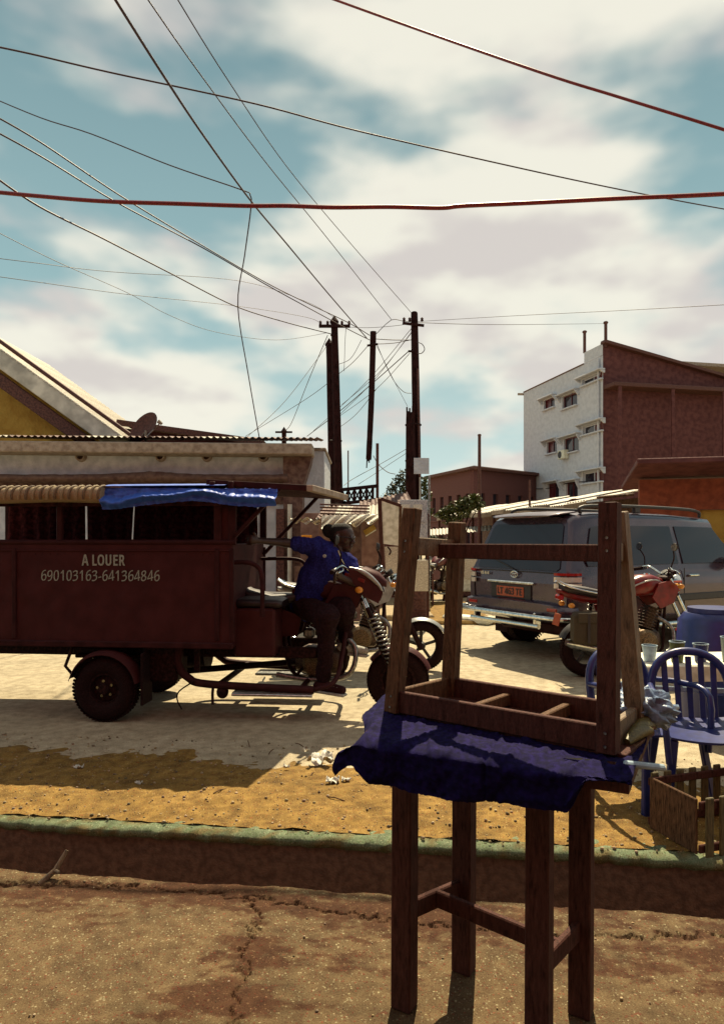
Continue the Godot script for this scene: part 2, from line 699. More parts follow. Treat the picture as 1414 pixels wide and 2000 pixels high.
# ------------------------------------------------------------------ the scene
func _ready() -> void:
	rng.seed = 77
	var cam := Camera3D.new()
	cam.name = "camera"
	cam.projection = Camera3D.PROJECTION_FRUSTUM
	cam.near = 0.05
	cam.far = 1500.0
	cam.size = 2000.0 / F * cam.near
	cam.frustum_offset = Vector2(0, 50.0 / F * cam.near)
	cam.position = Vector3(0, EYE, 0)
	add_child(cam)
	cam.current = true
	var env := Environment.new()
	env.background_mode = Environment.BG_SKY
	env.sky = Sky.new()
	var pano := PanoramaSkyMaterial.new()
	pano.panorama = sky_picture()
	env.sky.sky_material = pano
	env.background_energy_multiplier = 0.46
	env.tonemap_mode = Environment.TONE_MAPPER_LINEAR
	env.tonemap_exposure = 1.85
	env.sdfgi_enabled = true
	env.ssao_enabled = true
	env.ssil_enabled = true
	var we := WorldEnvironment.new()
	we.name = "world_environment"
	we.environment = env
	add_child(we)
	var sun := DirectionalLight3D.new()
	sun.name = "sun"
	sun.light_energy = 1.6
	sun.light_color = Color(1.0, 0.93, 0.78)
	sun.light_angular_distance = 0.5
	sun.shadow_enabled = true
	add_child(sun)
	sun.look_at_from_position(Vector3.ZERO, Vector3(-0.15, -1.0, 0.72), Vector3.UP)

	materials()
	ground()
	left_house()
	tall_building()
	middle_building()
	market_row()
	shack()
	behind_camera()
	poles()
	wires()
	trees()
	off_roader()
	trike()
	motorcycles()
	tables()
	people()
	right_edge()
	litter()


func sky_picture() -> ImageTexture:
	var w := 1700
	var h := 850
	var im := Image.create(w, h, false, Image.FORMAT_RGBF)
	var n1 := noise(1.25, 5, 12)
	var n2 := noise(3.2, 5, 45)
	var n3 := noise(7.0, 5, 7)
	var top := rgb8(88, 118, 130).srgb_to_linear()
	var mid := rgb8(150, 183, 187).srgb_to_linear()
	var low := rgb8(214, 232, 226).srgb_to_linear()
	var white := rgb8(241, 237, 222).srgb_to_linear()
	var gray1 := rgb8(204, 194, 192).srgb_to_linear()
	for j in h:
		var el := PI / 2 - PI * (j + 0.5) / h
		var y := sin(el)
		var ce := cos(el)
		for i in w:
			var az := TAU * ((i + 0.5) / w - 0.5)
			var e := maxf(y, 0.0)
			var c: Color
			if e < 0.32:
				c = low.lerp(mid, e / 0.32)
			else:
				c = mid.lerp(top, minf((e - 0.32) / 0.5, 1.0))
			if y > -0.02:
				var k := 1.0 / (e + 0.32)
				var p := Vector3(sin(az) * ce * k, e * 1.6, -cos(az) * ce * k)
				var a := n1.get_noise_3d(p.x + 13.38, p.y, p.z + 3.962) + 0.28 * n2.get_noise_3d(p.x, p.y * 2.0, p.z)
				var cov := smoothstep(-0.28, 0.24, a + 0.10 * n3.get_noise_3d(p.x, p.y * 1.6, p.z))
				var thick := smoothstep(0.15, 0.6, n2.get_noise_3d(p.x * 0.6 + 8.0, p.y, p.z * 0.6) + 0.25)
				var cl := white.lerp(gray1, thick * 0.75)
				c = c.lerp(cl, cov * 0.92)
			else:
				c = low * 0.5
			c.a = 1.0
			im.set_pixel(i, j, c * 1.25)
	return ImageTexture.create_from_image(im)


func materials() -> void:
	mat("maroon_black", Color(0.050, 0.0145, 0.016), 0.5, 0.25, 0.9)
	mat("maroon_paint", Color(0.064, 0.0175, 0.0185), 0.42, 0.14, 1.3, 0.05)
	mat("rubber", Color(0.028, 0.012, 0.0125), 0.85, 0.4, 0.1, 0.3)
	mat("seat_vinyl", Color(0.020, 0.008, 0.010), 0.45, 0.3, 0.2, 0.25)
	mat("black_iron", Color(0.038, 0.014, 0.014), 0.5, 0.5, 0.2, 0.2)
	mat("chrome", Color(0.75, 0.78, 0.76), 0.14, 0.25, 0.3, 0.0, 1.0)
	mat("steel", Color(0.42, 0.42, 0.40), 0.35, 0.4, 0.2, 0.15, 0.9)
	mat("engine_alloy", Color(0.16, 0.10, 0.07), 0.45, 0.6, 0.08, 0.4, 0.7)
	mat("tan_alloy", Color(0.30, 0.20, 0.10), 0.45, 0.6, 0.08, 0.5, 0.6)
	mat("silver_paint", Color(0.46, 0.47, 0.46), 0.3, 0.2, 0.5, 0.0, 0.4)
	mat("red_paint", Color(0.20, 0.010, 0.008), 0.3, 0.25, 0.5)
	mat("dark_red_paint", Color(0.12, 0.010, 0.012), 0.32, 0.25, 0.5)
	mat("white_paint", Color(0.66, 0.64, 0.55), 0.55, 0.25, 3.0)
	mat("lettering", Color(0.56, 0.64, 0.55), 0.7, 0.75, 0.10, 0.0, 0.0, 1)
	mat("blue_tarp", Color(0.034, 0.125, 0.60), 0.55, 0.2, 0.4)
	mat("reed_mat", Color(0.55, 0.42, 0.24), 0.75, 0.7, 0.06, 0.6, 0.0, 1)
	mat("dark_canvas", Color(0.08, 0.026, 0.028), 0.85, 0.5, 0.5, 0.4)
	mat("curtain", Color(0.13, 0.026, 0.028), 0.9, 0.5, 0.3, 0.4)
	mat("suv_paint", Color(0.060, 0.036, 0.056), 0.26, 0.12, 1.0, 0.0, 0.35)
	M.suv_paint.clearcoat_enabled = true
	M.suv_paint.clearcoat = 0.5
	M.suv_paint.clearcoat_roughness = 0.06
	mat("black_trim", Color(0.02, 0.016, 0.018), 0.55, 0.3, 0.3, 0.2)
	var gl := mat("dark_glass", Color(0.025, 0.022, 0.032), 0.05, 0.0)
	gl.metallic_specular = 0.45
	mat("lamp_red", Color(0.42, 0.02, 0.015), 0.12, 0.3, 0.02, 0.0, 0.0, 1)
	mat("lamp_clear", Color(0.75, 0.70, 0.62), 0.1, 0.2, 0.03, 0.0, 0.2, 1)
	mat("amber", Color(0.75, 0.30, 0.03), 0.15, 0.2, 0.05)
	mat("plate_orange", Color(0.42, 0.075, 0.02), 0.45, 0.2, 0.2)
	mat("wood_dark", Color(0.100, 0.041, 0.032), 0.72, 0.42, 0.10, 0.35, 0.0, 2)
	mat("wood_mid", Color(0.165, 0.088, 0.048), 0.7, 0.5, 0.10, 0.5, 0.0, 2)
	mat("wood_pale", Color(0.26, 0.175, 0.10), 0.7, 0.5, 0.12, 0.5, 0.0, 2)
	mat("pole_wood", Color(0.050, 0.016, 0.015), 0.85, 0.6, 0.35, 0.8, 0.0, 2)
	mat("wire_dark", Color(0.032, 0.008, 0.012), 0.6, 0.0)
	mat("wire_red", Color(0.24, 0.010, 0.014), 0.5, 0.3, 0.2)
	mat("cloth_blue", Color(0.011, 0.0065, 0.070), 0.9, 0.45, 0.15, 0.5)
	grit("asphalt", Color(0.24, 0.195, 0.130), Color(0.50, 0.435, 0.310), [[Color(0.62, 0.56, 0.44), 2600, 1.0, 3.2, 0.5], [Color(0.17, 0.12, 0.085), 2600, 1.0, 3.4, 0.3]], 1.1, 3.0, 31)
	grit("dirt", Color(0.075, 0.038, 0.010), Color(0.325, 0.200, 0.052), [[Color(0.10, 0.030, 0.010), 3200, 1.0, 4.5, 0.4], [Color(0.50, 0.36, 0.16), 1700, 1.0, 4.0, 0.8], [Color(0.24, 0.075, 0.020), 1500, 1.0, 5.0, 0.6]], 0.9, 4.0, 41)
	grit("slab_concrete", Color(0.056, 0.032, 0.015), Color(0.150, 0.102, 0.050), [[Color(0.24, 0.20, 0.115), 3200, 1.2, 6.0, 0.7], [Color(0.12, 0.044, 0.022), 2600, 1.2, 6.5, 0.5], [Color(0.085, 0.040, 0.022), 1700, 1.2, 5.0, 0.1]], 0.8, 4.0, 51)
	grit("kerb_concrete", Color(0.050, 0.064, 0.034), Color(0.19, 0.235, 0.14), [[Color(0.27, 0.29, 0.19), 2200, 1.2, 6.0, 0.7], [Color(0.080, 0.060, 0.030), 2400, 1.2, 7.0, 0.2], [Color(0.075, 0.12, 0.045), 1500, 2.0, 9.0, 0.5]], 0.7, 4.0, 61)
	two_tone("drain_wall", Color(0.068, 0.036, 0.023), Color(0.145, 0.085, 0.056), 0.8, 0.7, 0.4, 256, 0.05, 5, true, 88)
	two_tone("far_earth", Color(0.24, 0.18, 0.10), Color(0.36, 0.28, 0.165), 0.95, 3.0, 0.3, 512, 0.05, 5)
	two_tone("plaster_blue", Color(0.40, 0.425, 0.47), Color(0.56, 0.585, 0.62), 0.9, 3.2, 0.25, 512, 0.02, 5, false, 61)
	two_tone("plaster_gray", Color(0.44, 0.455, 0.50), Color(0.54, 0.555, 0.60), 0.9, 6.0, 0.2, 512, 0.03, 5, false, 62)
	two_tone("fascia", Color(0.22, 0.165, 0.125), Color(0.36, 0.295, 0.235), 0.9, 2.6, 0.15, 512, 0.03, 5, false, 63)
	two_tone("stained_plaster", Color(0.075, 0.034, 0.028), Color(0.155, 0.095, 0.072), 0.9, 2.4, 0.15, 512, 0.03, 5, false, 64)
	two_tone("rust_iron", Color(0.045, 0.012, 0.010), Color(0.125, 0.046, 0.032), 0.75, 1.3, 0.4, 512, 0.04, 5, false, 65)
	two_tone("old_iron", Color(0.13, 0.10, 0.07), Color(0.40, 0.36, 0.28), 0.6, 1.1, 0.3, 512, 0.04, 5, false, 66)
	two_tone("yellow_wall", Color(0.30, 0.17, 0.025), Color(0.40, 0.26, 0.05), 0.9, 4.0, 0.2, 256, 0.03, 4, false, 67)
	two_tone("brick_brown", Color(0.075, 0.022, 0.022), Color(0.135, 0.052, 0.046), 0.9, 2.5, 0.4, 512, 0.05, 5, false, 68)
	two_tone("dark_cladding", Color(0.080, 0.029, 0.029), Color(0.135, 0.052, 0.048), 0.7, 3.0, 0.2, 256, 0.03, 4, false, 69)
	two_tone("orange_wall", Color(0.15, 0.032, 0.014), Color(0.26, 0.065, 0.028), 0.9, 1.8, 0.3, 256, 0.03, 4, false, 70)
	two_tone("red_bounce_wall", Color(0.20, 0.028, 0.020), Color(0.34, 0.060, 0.040), 0.9, 2.0, 0.3, 256, 0.05, 4, false, 75)  # for the added house behind the camera, reddened to tint the shadows
	two_tone("plywood", Color(0.17, 0.088, 0.066), Color(0.26, 0.155, 0.120), 0.85, 1.6, 0.1, 256, 0.03, 5, false, 71)
	two_tone("sign_white", Color(0.50, 0.48, 0.36), Color(0.74, 0.73, 0.60), 0.6, 0.9, 0.0, 256, 0.03, 5, false, 72)
	two_tone("poster_board", Color(0.24, 0.25, 0.30), Color(0.50, 0.50, 0.52), 0.85, 0.5, 0.2, 256, 0.05, 5, false, 73)
	two_tone("plastic_sheet", Color(0.42, 0.36, 0.27), Color(0.68, 0.63, 0.50), 0.45, 0.4, 0.6, 256, 0.05, 5, false, 74)
	mat("leaf_green", Color(0.11, 0.135, 0.022), 0.6, 0.5, 0.3)
	M.leaf_green.backlight_enabled = true
	M.leaf_green.backlight = Color(0.25, 0.28, 0.05)
	mat("leaf_dark", Color(0.075, 0.085, 0.022), 0.6, 0.4, 0.3)
	mat("skin", Color(0.042, 0.017, 0.013), 0.5, 0.2, 0.2, 0.1)
	mat("hair", Color(0.010, 0.007, 0.007), 0.9, 0.5, 0.03, 1.0)
	mat("shirt_blue", Color(0.030, 0.034, 0.24), 0.85, 0.4, 0.12, 0.4)
	mat("shorts_dark", Color(0.030, 0.012, 0.015), 0.9, 0.4, 0.12, 0.5)
	mat("pale_cloth", Color(0.52, 0.52, 0.47), 0.85, 0.3, 0.15, 0.4)
	mat("gold_chain", Color(0.75, 0.62, 0.38), 0.3, 0.0, 0.1, 0.0, 1.0)
	mat("blue_plastic", Color(0.014, 0.024, 0.15), 0.35, 0.2, 0.4)
	mat("light_plastic", Color(0.38, 0.52, 0.62), 0.35, 0.25, 0.4)
	var bag := mat("plastic_bag", Color(0.26, 0.36, 0.55), 0.3, 0.35, 0.12, 0.6)
	bag.backlight_enabled = true
	bag.backlight = Color(0.3, 0.4, 0.5)
	mat("pannier", Color(0.085, 0.060, 0.030), 0.85, 0.7, 0.12, 0.5, 0.0, 1)
	mat("olive_wood", Color(0.15, 0.12, 0.045), 0.7, 0.4, 0.1, 0.3, 0.0, 2)
	mat("plantain_skin", Color(0.17, 0.14, 0.03), 0.55, 0.5, 0.05)
	mat("stone", Color(0.42, 0.34, 0.22), 0.9, 0.4, 0.05, 0.4)
	M.stone.vertex_color_use_as_albedo = true
	for q in ["maroon_black", "maroon_paint", "dark_canvas", "curtain", "wood_dark", "wood_mid", "pole_wood", "cloth_blue", "shorts_dark", "rubber", "black_iron", "dark_cladding", "shirt_blue"]:
		M[q].metallic_specular = 0.22
		M[q].roughness = maxf(M[q].roughness, 0.6)
	mat("paper", Color(0.72, 0.70, 0.62), 0.8, 0.25, 0.1, 0.3)


# ------------------------------------------------------------------ ground
# strip coordinates along the open drain: u to the right, w away from the camera
const SU := Vector3(0.9923, 0, 0.124)
const SW := Vector3(0.124, 0, -0.9923)


func st(u: float, w: float, y := 0.0) -> Vector3:
	return Vector3(0, y, -2.84) + SU * u + SW * w


func crack(u: float, w: float) -> float:
	var k := rough.get_noise_2d(u * 11.0, w * 11.0) * 0.05 + rough.get_noise_2d(u * 40.0 + 7.0, w * 40.0) * 0.012
	var d := absf(w + 0.13 + 0.07 * sin(u * 2.1 + 0.4) + k)                 # one running beside the drain
	if w < -0.13:
		d = minf(d, absf(u + 0.42 + 0.14 * w + k * 1.4))                     # one running towards the camera
	return d


var rough := FastNoiseLite.new()


func ground() -> void:
	rough = noise(0.9, 4, 8)
	# the pavement on this side of the drain, cracked
	var rows := []
	var cols := []
	for j in 150:
		var w := -1.25 + 1.25 * pow(j / 149.0, 0.8)
		var r := PackedVector3Array()
		var cr := PackedColorArray()
		for i in 520:
			var u := -2.1 + 4.4 * i / 519.0
			var d := crack(u, w)
			var edge := (0.025 * rough.get_noise_2d(u * 3.0, 5.0) if j == 149 else 0.0)
			var y := 0.005 * rough.get_noise_2d(u * 2.0, w * 2.0) + 0.003 * rough.get_noise_2d(u * 22.0, w * 22.0) - 0.015 * (1.0 - smoothstep(0.002, 0.009, d)) - 0.004 * (1.0 - smoothstep(0.0, 0.06, d))
			r.append(st(u, w + edge, y))
			var t := 0.95 + 0.3 * rough.get_noise_2d(u * 1.6 + 9.0, w * 1.6) + 0.25 * rough.get_noise_2d(u * 9.0, w * 9.0)
			var brown_patch := smoothstep(0.02, 0.10, 0.16 * rough.get_noise_2d(u * 1.1 + 40.0, w * 4.0) + 0.11 * rough.get_noise_2d(u * 7.0, w * 14.0) + 0.05 * rough.get_noise_2d(u * 30.0, w * 40.0) + 0.105 - 0.42 * d)  # ragged darker red-brown patches, strongest beside the cracks
			cr.append(Color(t, t, t).lerp(Color(0.40, 0.19, 0.14), brown_patch * 0.8))
		rows.append(r); cols.append(cr)
	struct("pavement", sheet(G.new(), rows, 1.0, false, 0.0, cols), M.slab_concrete)
	var g := G.new()
	g.tint = true
	g.col = Color(0.85, 0.85, 0.85)
	g.quad(st(-60, -1.25), st(60, -1.25), st(60, -14), st(-60, -14), Vector3.UP)
	g.quad(st(-60, 0), st(-2.1, 0), st(-2.1, -1.25), st(-60, -1.25), Vector3.UP)
	g.quad(st(2.3, 0), st(60, 0), st(60, -1.25), st(2.3, -1.25), Vector3.UP)
	struct("pavement", g, M.slab_concrete)
	# the drain: two walls and a bed
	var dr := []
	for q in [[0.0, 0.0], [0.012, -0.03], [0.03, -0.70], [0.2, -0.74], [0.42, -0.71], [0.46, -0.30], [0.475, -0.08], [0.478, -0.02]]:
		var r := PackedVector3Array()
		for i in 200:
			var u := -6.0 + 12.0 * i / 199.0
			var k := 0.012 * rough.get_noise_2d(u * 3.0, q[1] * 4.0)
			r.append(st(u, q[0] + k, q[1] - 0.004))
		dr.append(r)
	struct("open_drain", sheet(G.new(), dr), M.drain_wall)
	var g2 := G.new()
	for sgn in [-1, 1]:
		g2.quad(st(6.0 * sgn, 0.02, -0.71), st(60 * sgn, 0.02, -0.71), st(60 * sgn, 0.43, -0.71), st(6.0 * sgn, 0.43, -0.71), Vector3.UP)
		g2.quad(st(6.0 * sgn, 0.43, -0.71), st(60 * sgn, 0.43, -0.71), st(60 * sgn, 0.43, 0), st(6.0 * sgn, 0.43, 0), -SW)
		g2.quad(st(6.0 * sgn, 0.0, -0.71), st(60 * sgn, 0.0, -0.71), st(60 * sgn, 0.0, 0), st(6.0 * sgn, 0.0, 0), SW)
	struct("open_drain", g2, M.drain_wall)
	# the concrete lip beyond the drain, broken along its edges
	var lp := []
	for q in [[0.52, -0.05], [0.462, -0.035], [0.452, -0.012], [0.462, 0.006], [0.49, 0.014], [0.53, 0.016], [0.60, 0.012], [0.66, -0.03]]:
		var r := PackedVector3Array()
		for i in 320:
			var u := -6.0 + 12.0 * i / 319.0
			var k := 0.018 * rough.get_noise_2d(u * 3.0, 14.0) + 0.014 * rough.get_noise_2d(u * 24.0, q[1] * 14.0) + 0.008 * rough.get_noise_2d(u * 60.0, q[0] * 40.0)
			r.append(st(u, q[0] + k, q[1] + 0.010 * rough.get_noise_2d(u * 14.0, q[0] * 60.0)))
		lp.append(r)
	var lc := []
	for q in lp:
		var cr := PackedColorArray()
		for p: Vector3 in q:
			var brown_patch := smoothstep(0.0, 0.12, 0.5 * rough.get_noise_2d(p.x * 3.0, p.z * 9.0) + 0.3 * rough.get_noise_2d(p.x * 17.0, p.z * 30.0) - 0.02)  # soil spilt over the lip in patches
			cr.append(Color(1, 1, 1).lerp(Color(1.0, 0.52, 0.28), brown_patch * 0.7))
		lc.append(cr)
	struct("kerb", sheet(G.new(), lp, 1.0, false, 0.0, lc), M.kerb_concrete)
	# the dirt shoulder between the lip and the road, its edge wandering over the asphalt
	rows = []
	cols = []
	for j in 90:
		var r := PackedVector3Array()
		var cr := PackedColorArray()
		var w := 0.53 + 2.3 * j / 89.0
		for i in 300:
			var u := -6.0 + 12.0 * i / 299.0
			var lim := 1.72 + 0.25 * rough.get_noise_2d(u * 0.7, 3.0) + 0.16 * rough.get_noise_2d(u * 3.5, 8.0) - 0.04 * u
			var y := 0.020 - 0.065 * smoothstep(-0.55, 0.5, w - lim) + 0.016 * rough.get_noise_2d(u * 2.2, w * 2.2) + 0.010 * rough.get_noise_2d(u * 9.0, w * 9.0) + 0.006 * rough.get_noise_2d(u * 30.0, w * 30.0)
			r.append(st(u, w, y))
			var t := 0.95 + 0.35 * rough.get_noise_2d(u * 1.3, w * 2.6 + 4.0) + 0.3 * rough.get_noise_2d(u * 8.0, w * 8.0)
			cr.append(Color(t, t, t))
		rows.append(r); cols.append(cr)
	struct("dirt_shoulder", sheet(G.new(), rows, 1.0, false, 0.0, cols), M.dirt)
	# road and the ground round it
	rows = []
	cols = []
	for j in 70:
		var r := PackedVector3Array()
		var cr := PackedColorArray()
		var w := 0.6 + 10.5 * pow(j / 69.0, 1.3)
		for i in 110:
			var u := -14.0 + 28.0 * i / 109.0
			r.append(st(u, w, 0.004 * rough.get_noise_2d(u * 1.5, w * 1.5)))
			var t := 0.93 + 0.22 * rough.get_noise_2d(u * 0.8 + 20.0, w * 1.5) + 0.16 * rough.get_noise_2d(u * 4.0, w * 6.0)
			cr.append(Color(t, t * 0.99, t * 0.97))
		rows.append(r); cols.append(cr)
	struct("road", sheet(G.new(), rows, 1.0, false, 0.0, cols), M.asphalt)
	g = G.new()
	g.tint = true
	g.col = Color(0.9, 0.9, 0.9)
	for sgn: float in [-1.0, 1.0]:
		g.quad(st(14 * sgn, 0.6, -0.006), st(80 * sgn, 0.6, -0.006), st(80 * sgn, 11.1, -0.006), st(14 * sgn, 11.1, -0.006), Vector3.UP)
	var a := pt(775, 1190, 13.6)
	g.quad(st(1.9, 11.05, -0.004), st(9.0, 11.05, -0.004), Vector3(9.5, -0.004, -60), Vector3(4.2, -0.004, -60), Vector3.UP)
	struct("road", g, M.asphalt)
	g = G.new()
	g.quad(st(-400, 0.55, -0.03), st(400, 0.55, -0.03), st(400, 700, -0.03), st(-400, 700, -0.03), Vector3.UP)
	struct("ground", g, M.far_earth)
	# raised footway in front of the far houses, with a kerb
	g = G.new()
	box(g, X3(Vector3(-7.2, 0.03, -13.1)), Vector3(17.0, 0.14, 1.9), 0.02)
	struct("footway", g, M.far_earth)
	g = G.new()
	box(g, X3(Vector3(1.55, 0.0, -13.4)), Vector3(1.6, 0.12, 3.6), 0.04)
	struct("footway", g, M.dirt)


# ------------------------------------------------------------------ houses
func left_house() -> void:
	var D := 14.0
	var t := thing("low_house", "long low house of pale blue plaster with a concrete fascia and round vent holes", "house", Vector3(-4.5, 0, -D))
	# front wall, with round vents as real recesses and a doorway beside the cab
	var x0 := pt(-60, 1050, D).x + 4.5
	var x1 := pt(566, 1050, D).x + 4.5
	var y0 := 0.0
	var yt := 3.30
	obj("wall", wall(G.new(), X3(Vector3(x0, 0, 0)), x1 - x0, yt, 0.2, [[pt(505, 1000, D).x + 4.5 - x0, 0.12, pt(538, 1000, D).x + 4.5 - x0, 2.2]]), M.plaster_blue, t)
	obj("door", bx(X3(Vector3(pt(521, 0, D).x + 4.5, 1.16, -0.1)), Vector3(0.34, 2.06, 0.05)), M.plaster_gray, t, "pale door leaf beside the cab")
	for px in [160, 315, 405, 515]:
		var c := pt(px, 892, D) - Vector3(-4.5, 0, -D)
		var q := Transform3D(Basis.from_euler(Vector3(PI / 2, 0, 0)), c + Vector3(0, 0, 0.0))
		obj("vent_ring", lathe(G.new(), q, [Vector2(0.066, 0.004), Vector2(0.070, 0.10), Vector2(0.095, 0.105), Vector2(0.115, 0.0)], 20), M.fascia, t)
		obj("vent_hole", lathe(G.new(), q, [Vector2(0.0, 0.004), Vector2(0.067, 0.005)], 18), M.stained_plaster, t)
	# fascia under the roof edge and the stained ledge below
	var f0 := pt(-60, 864, 13.7)
	var f1 := pt(612, 870, 13.7)
	var off := Vector3(-4.5, 0, -D)
	var g := G.new()
	bar(g, f0 - off + Vector3(0, -0.11, 0), f1 - off + Vector3(0, -0.11, 0), 0.6, 0.22, Vector3(0, 0, 1), 0.02)
	obj("fascia", g, M.fascia, t)
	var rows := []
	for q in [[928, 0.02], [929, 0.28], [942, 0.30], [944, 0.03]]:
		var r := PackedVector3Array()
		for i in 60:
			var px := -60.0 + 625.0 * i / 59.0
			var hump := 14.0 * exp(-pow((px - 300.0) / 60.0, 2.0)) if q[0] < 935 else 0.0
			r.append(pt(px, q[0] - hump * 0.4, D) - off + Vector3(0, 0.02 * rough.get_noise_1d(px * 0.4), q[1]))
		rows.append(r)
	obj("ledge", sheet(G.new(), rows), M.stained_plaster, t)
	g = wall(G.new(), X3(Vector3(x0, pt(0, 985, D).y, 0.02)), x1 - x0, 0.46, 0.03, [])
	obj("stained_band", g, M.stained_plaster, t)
	# end pillar that tapers downwards
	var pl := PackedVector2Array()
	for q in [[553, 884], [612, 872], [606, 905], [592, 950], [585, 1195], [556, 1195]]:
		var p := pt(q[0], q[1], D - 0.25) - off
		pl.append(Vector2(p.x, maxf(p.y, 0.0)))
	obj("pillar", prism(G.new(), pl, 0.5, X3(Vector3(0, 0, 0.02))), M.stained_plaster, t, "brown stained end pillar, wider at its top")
	# white down strip and brown jamb seen through the cab
	obj("downpipe", tb([pt(566, 985, 13.6) - off, pt(566, 1188, 13.6) - off], 0.045), M.white_paint, t)
	obj("jamb", bx(X3(pt(548, 1095, 13.7) - off), Vector3(0.17, 2.1, 0.12)), M.rust_iron, t)
	# corrugated roof, sheet by sheet
	var n := 9
	for i in n:
		var a := pt(-60 + 675.0 * i / n, 861, 13.45) - off
		var b := pt(-60 + 675.0 * (i + 1.06) / n, 861.0, 13.45) - off
		a.y = 3.53 - 0.005 * i
		b.y = a.y - 0.006
		var c := b + Vector3(-0.1, 0.55, -4.2)
		var d := a + Vector3(-0.1, 0.55, -4.2)
		obj("roof_sheet", corrugated(G.new(), a, b, c, d, 0.13, 0.02), M.rust_iron if i % 3 else M.old_iron, t)
	obj("end_wall", wall(G.new(), Transform3D(Basis(Vector3(0, 0, -1), Vector3.UP, Vector3.RIGHT), Vector3(x1, 0, -0.2)), 4.0, 3.4, 0.2, []), M.plaster_blue, t)
	obj("back_wall", wall(G.new(), X3(Vector3(x0, 0, -4.2)), x1 - x0, 3.7, 0.2, []), M.plaster_blue, t)
	# higher dark roof behind it
	var r2 := thing("rear_roof_house", "house with a dark red iron roof sloping down to the right behind the low house", "house", Vector3(-6.0, 0, -19.0))
	var o2 := Vector3(-6.0, 0, -19.0)
	var ra := pt(232, 823, 18.3)
	var rb := pt(515, 862, 18.3)
	for i in 5:
		var p0 := ra.lerp(rb, i / 5.0) - o2
		var p1 := ra.lerp(rb, (i + 1.04) / 5.0) - o2
		obj("roof_sheet", corrugated(G.new(), p0, p1, p1 + Vector3(0.2, -0.3, -5), p0 + Vector3(0.2, -0.3, -5), 0.15, 0.03), M.rust_iron, r2)
	var gp := PackedVector2Array([Vector2(ra.x + 6.0, 0), Vector2(rb.x + 6.0, 0), Vector2(rb.x + 6.0, rb.y - 0.04), Vector2(ra.x + 6.0, ra.y - 0.12)])
	obj("wall", prism(G.new(), gp, 0.2, X3(Vector3(0, 0, 0.2))), M.dark_cladding, r2)
	obj("verge_board", bar(G.new(), ra - o2 + Vector3(0, -0.05, 0.15), rb - o2 + Vector3(0, -0.05, 0.15), 0.04, 0.16, Vector3(0, 0, 1)), M.rust_iron, r2)
	# gabled house at the far left
	var g3 := thing("gabled_house", "gabled house with a yellow wall and broad white barge board at the far left", "house", Vector3(-9.0, 0, -17.0))
	var o3 := Vector3(-9.0, 0, -17.0)
	var k0 := pt(-120, 612, 16.5) - o3
	var k1 := pt(250, 878, 16.5) - o3
	obj("barge_board", bar(G.new(), k0 + Vector3(0, 0, 0.1), k1 + Vector3(0, 0, 0.1), 0.08, 0.42, Vector3(0, 0, 1), 0.02), M.white_paint, g3)
	obj("gutter", tb([k0 + Vector3(0.25, 0.24, 0.12), k1 + Vector3(0.25, 0.24, 0.12)], 0.05), M.rust_iron, g3)
	var yl := PackedVector2Array([Vector2(k0.x - 3, 0), Vector2(k1.x - 0.2, 0), Vector2(k1.x - 0.2, k1.y - 0.2), Vector2(k0.x, k0.y - 0.2), Vector2(k0.x - 3, k0.y - 2.4)])
	obj("wall", prism(G.new(), yl, 0.2, X3(Vector3(0, 0, -0.15))), M.yellow_wall, g3)
	obj("soffit", bar(G.new(), k0 + Vector3(-0.2, -0.40, -0.02), k1 + Vector3(-0.2, -0.40, -0.02), 0.14, 0.30, Vector3(0, 0, 1), 0.02), M.rust_iron, g3)
	for i in 6:
		var p0 := k0.lerp(k1, i / 6.0) + Vector3(0, 0.22, 0.15)
		var p1 := k0.lerp(k1, (i + 1.03) / 6.0) + Vector3(0, 0.22, 0.15)
		obj("roof_sheet", corrugated(G.new(), p0, p1, p1 + Vector3(0, 0, -6), p0 + Vector3(0, 0, -6), 0.16, 0.02), M.old_iron, g3)
	# small pale building at the end of the row
	var s := thing("pale_annex", "small flat roofed pale grey building behind the end of the low house", "house", Vector3(-1.0, 0, -16.5))
	var so := Vector3(-1.0, 0, -16.5)
	var q0 := pt(560, 880, 16.3) - so
	var q1 := pt(634, 880, 16.3) - so
	obj("wall", bx(X3(Vector3((q0.x + q1.x) / 2, q0.y / 2, -1.3)), Vector3(q1.x - q0.x, q0.y, 3.0), 0.02), M.plaster_gray, s)
	obj("coping", bx(X3(Vector3((q0.x + q1.x) / 2, q0.y + 0.03, -1.3)), Vector3(q1.x - q0.x + 0.08, 0.07, 3.1), 0.02), M.fascia, s)
	# satellite dish on the roof
	var dd := 13.9
	var dc := pt(283, 836, dd)
	var ds := thing("satellite_dish", "large rusty satellite dish standing on the low house's roof", "satellite dish", Vector3(dc.x, 3.5, -dd))
	var db := Basis.from_euler(Vector3(0.0, -1.05, 0)) * Basis.from_euler(Vector3(-1.18, 0, 0))
	var prof := []
	for i in 8:
		var r := 0.37 * i / 7.0
		prof.append(Vector2(r, -0.10 + r * r * 0.95))
	var up := Vector3(0, dc.y - 3.5, 0)
	var dm := lathe(G.new(), Transform3D(Basis(Vector3(0, 1, 0), 1.0) * Basis(Vector3(0, 0, 1), 1.12), up), prof, 26)
	lathe(dm, Transform3D(Basis(Vector3(0, 1, 0), 1.0) * Basis(Vector3(0, 0, 1), 1.12), up + Vector3(-0.004, -0.003, 0)), prof, 26)
	obj("reflector", dm, M.rust_iron, ds)
	obj("mast", tb([Vector3(0.03, -0.02, 0), Vector3(0.03, up.y - 0.05, 0)], 0.03), M.old_iron, ds)
	obj("feed_arm", tb([up + Vector3(0.02, -0.25, 0.1), up + Vector3(0.30, 0.02, 0.12), up + Vector3(0.36, 0.09, 0.12)], 0.014), M.steel, ds)
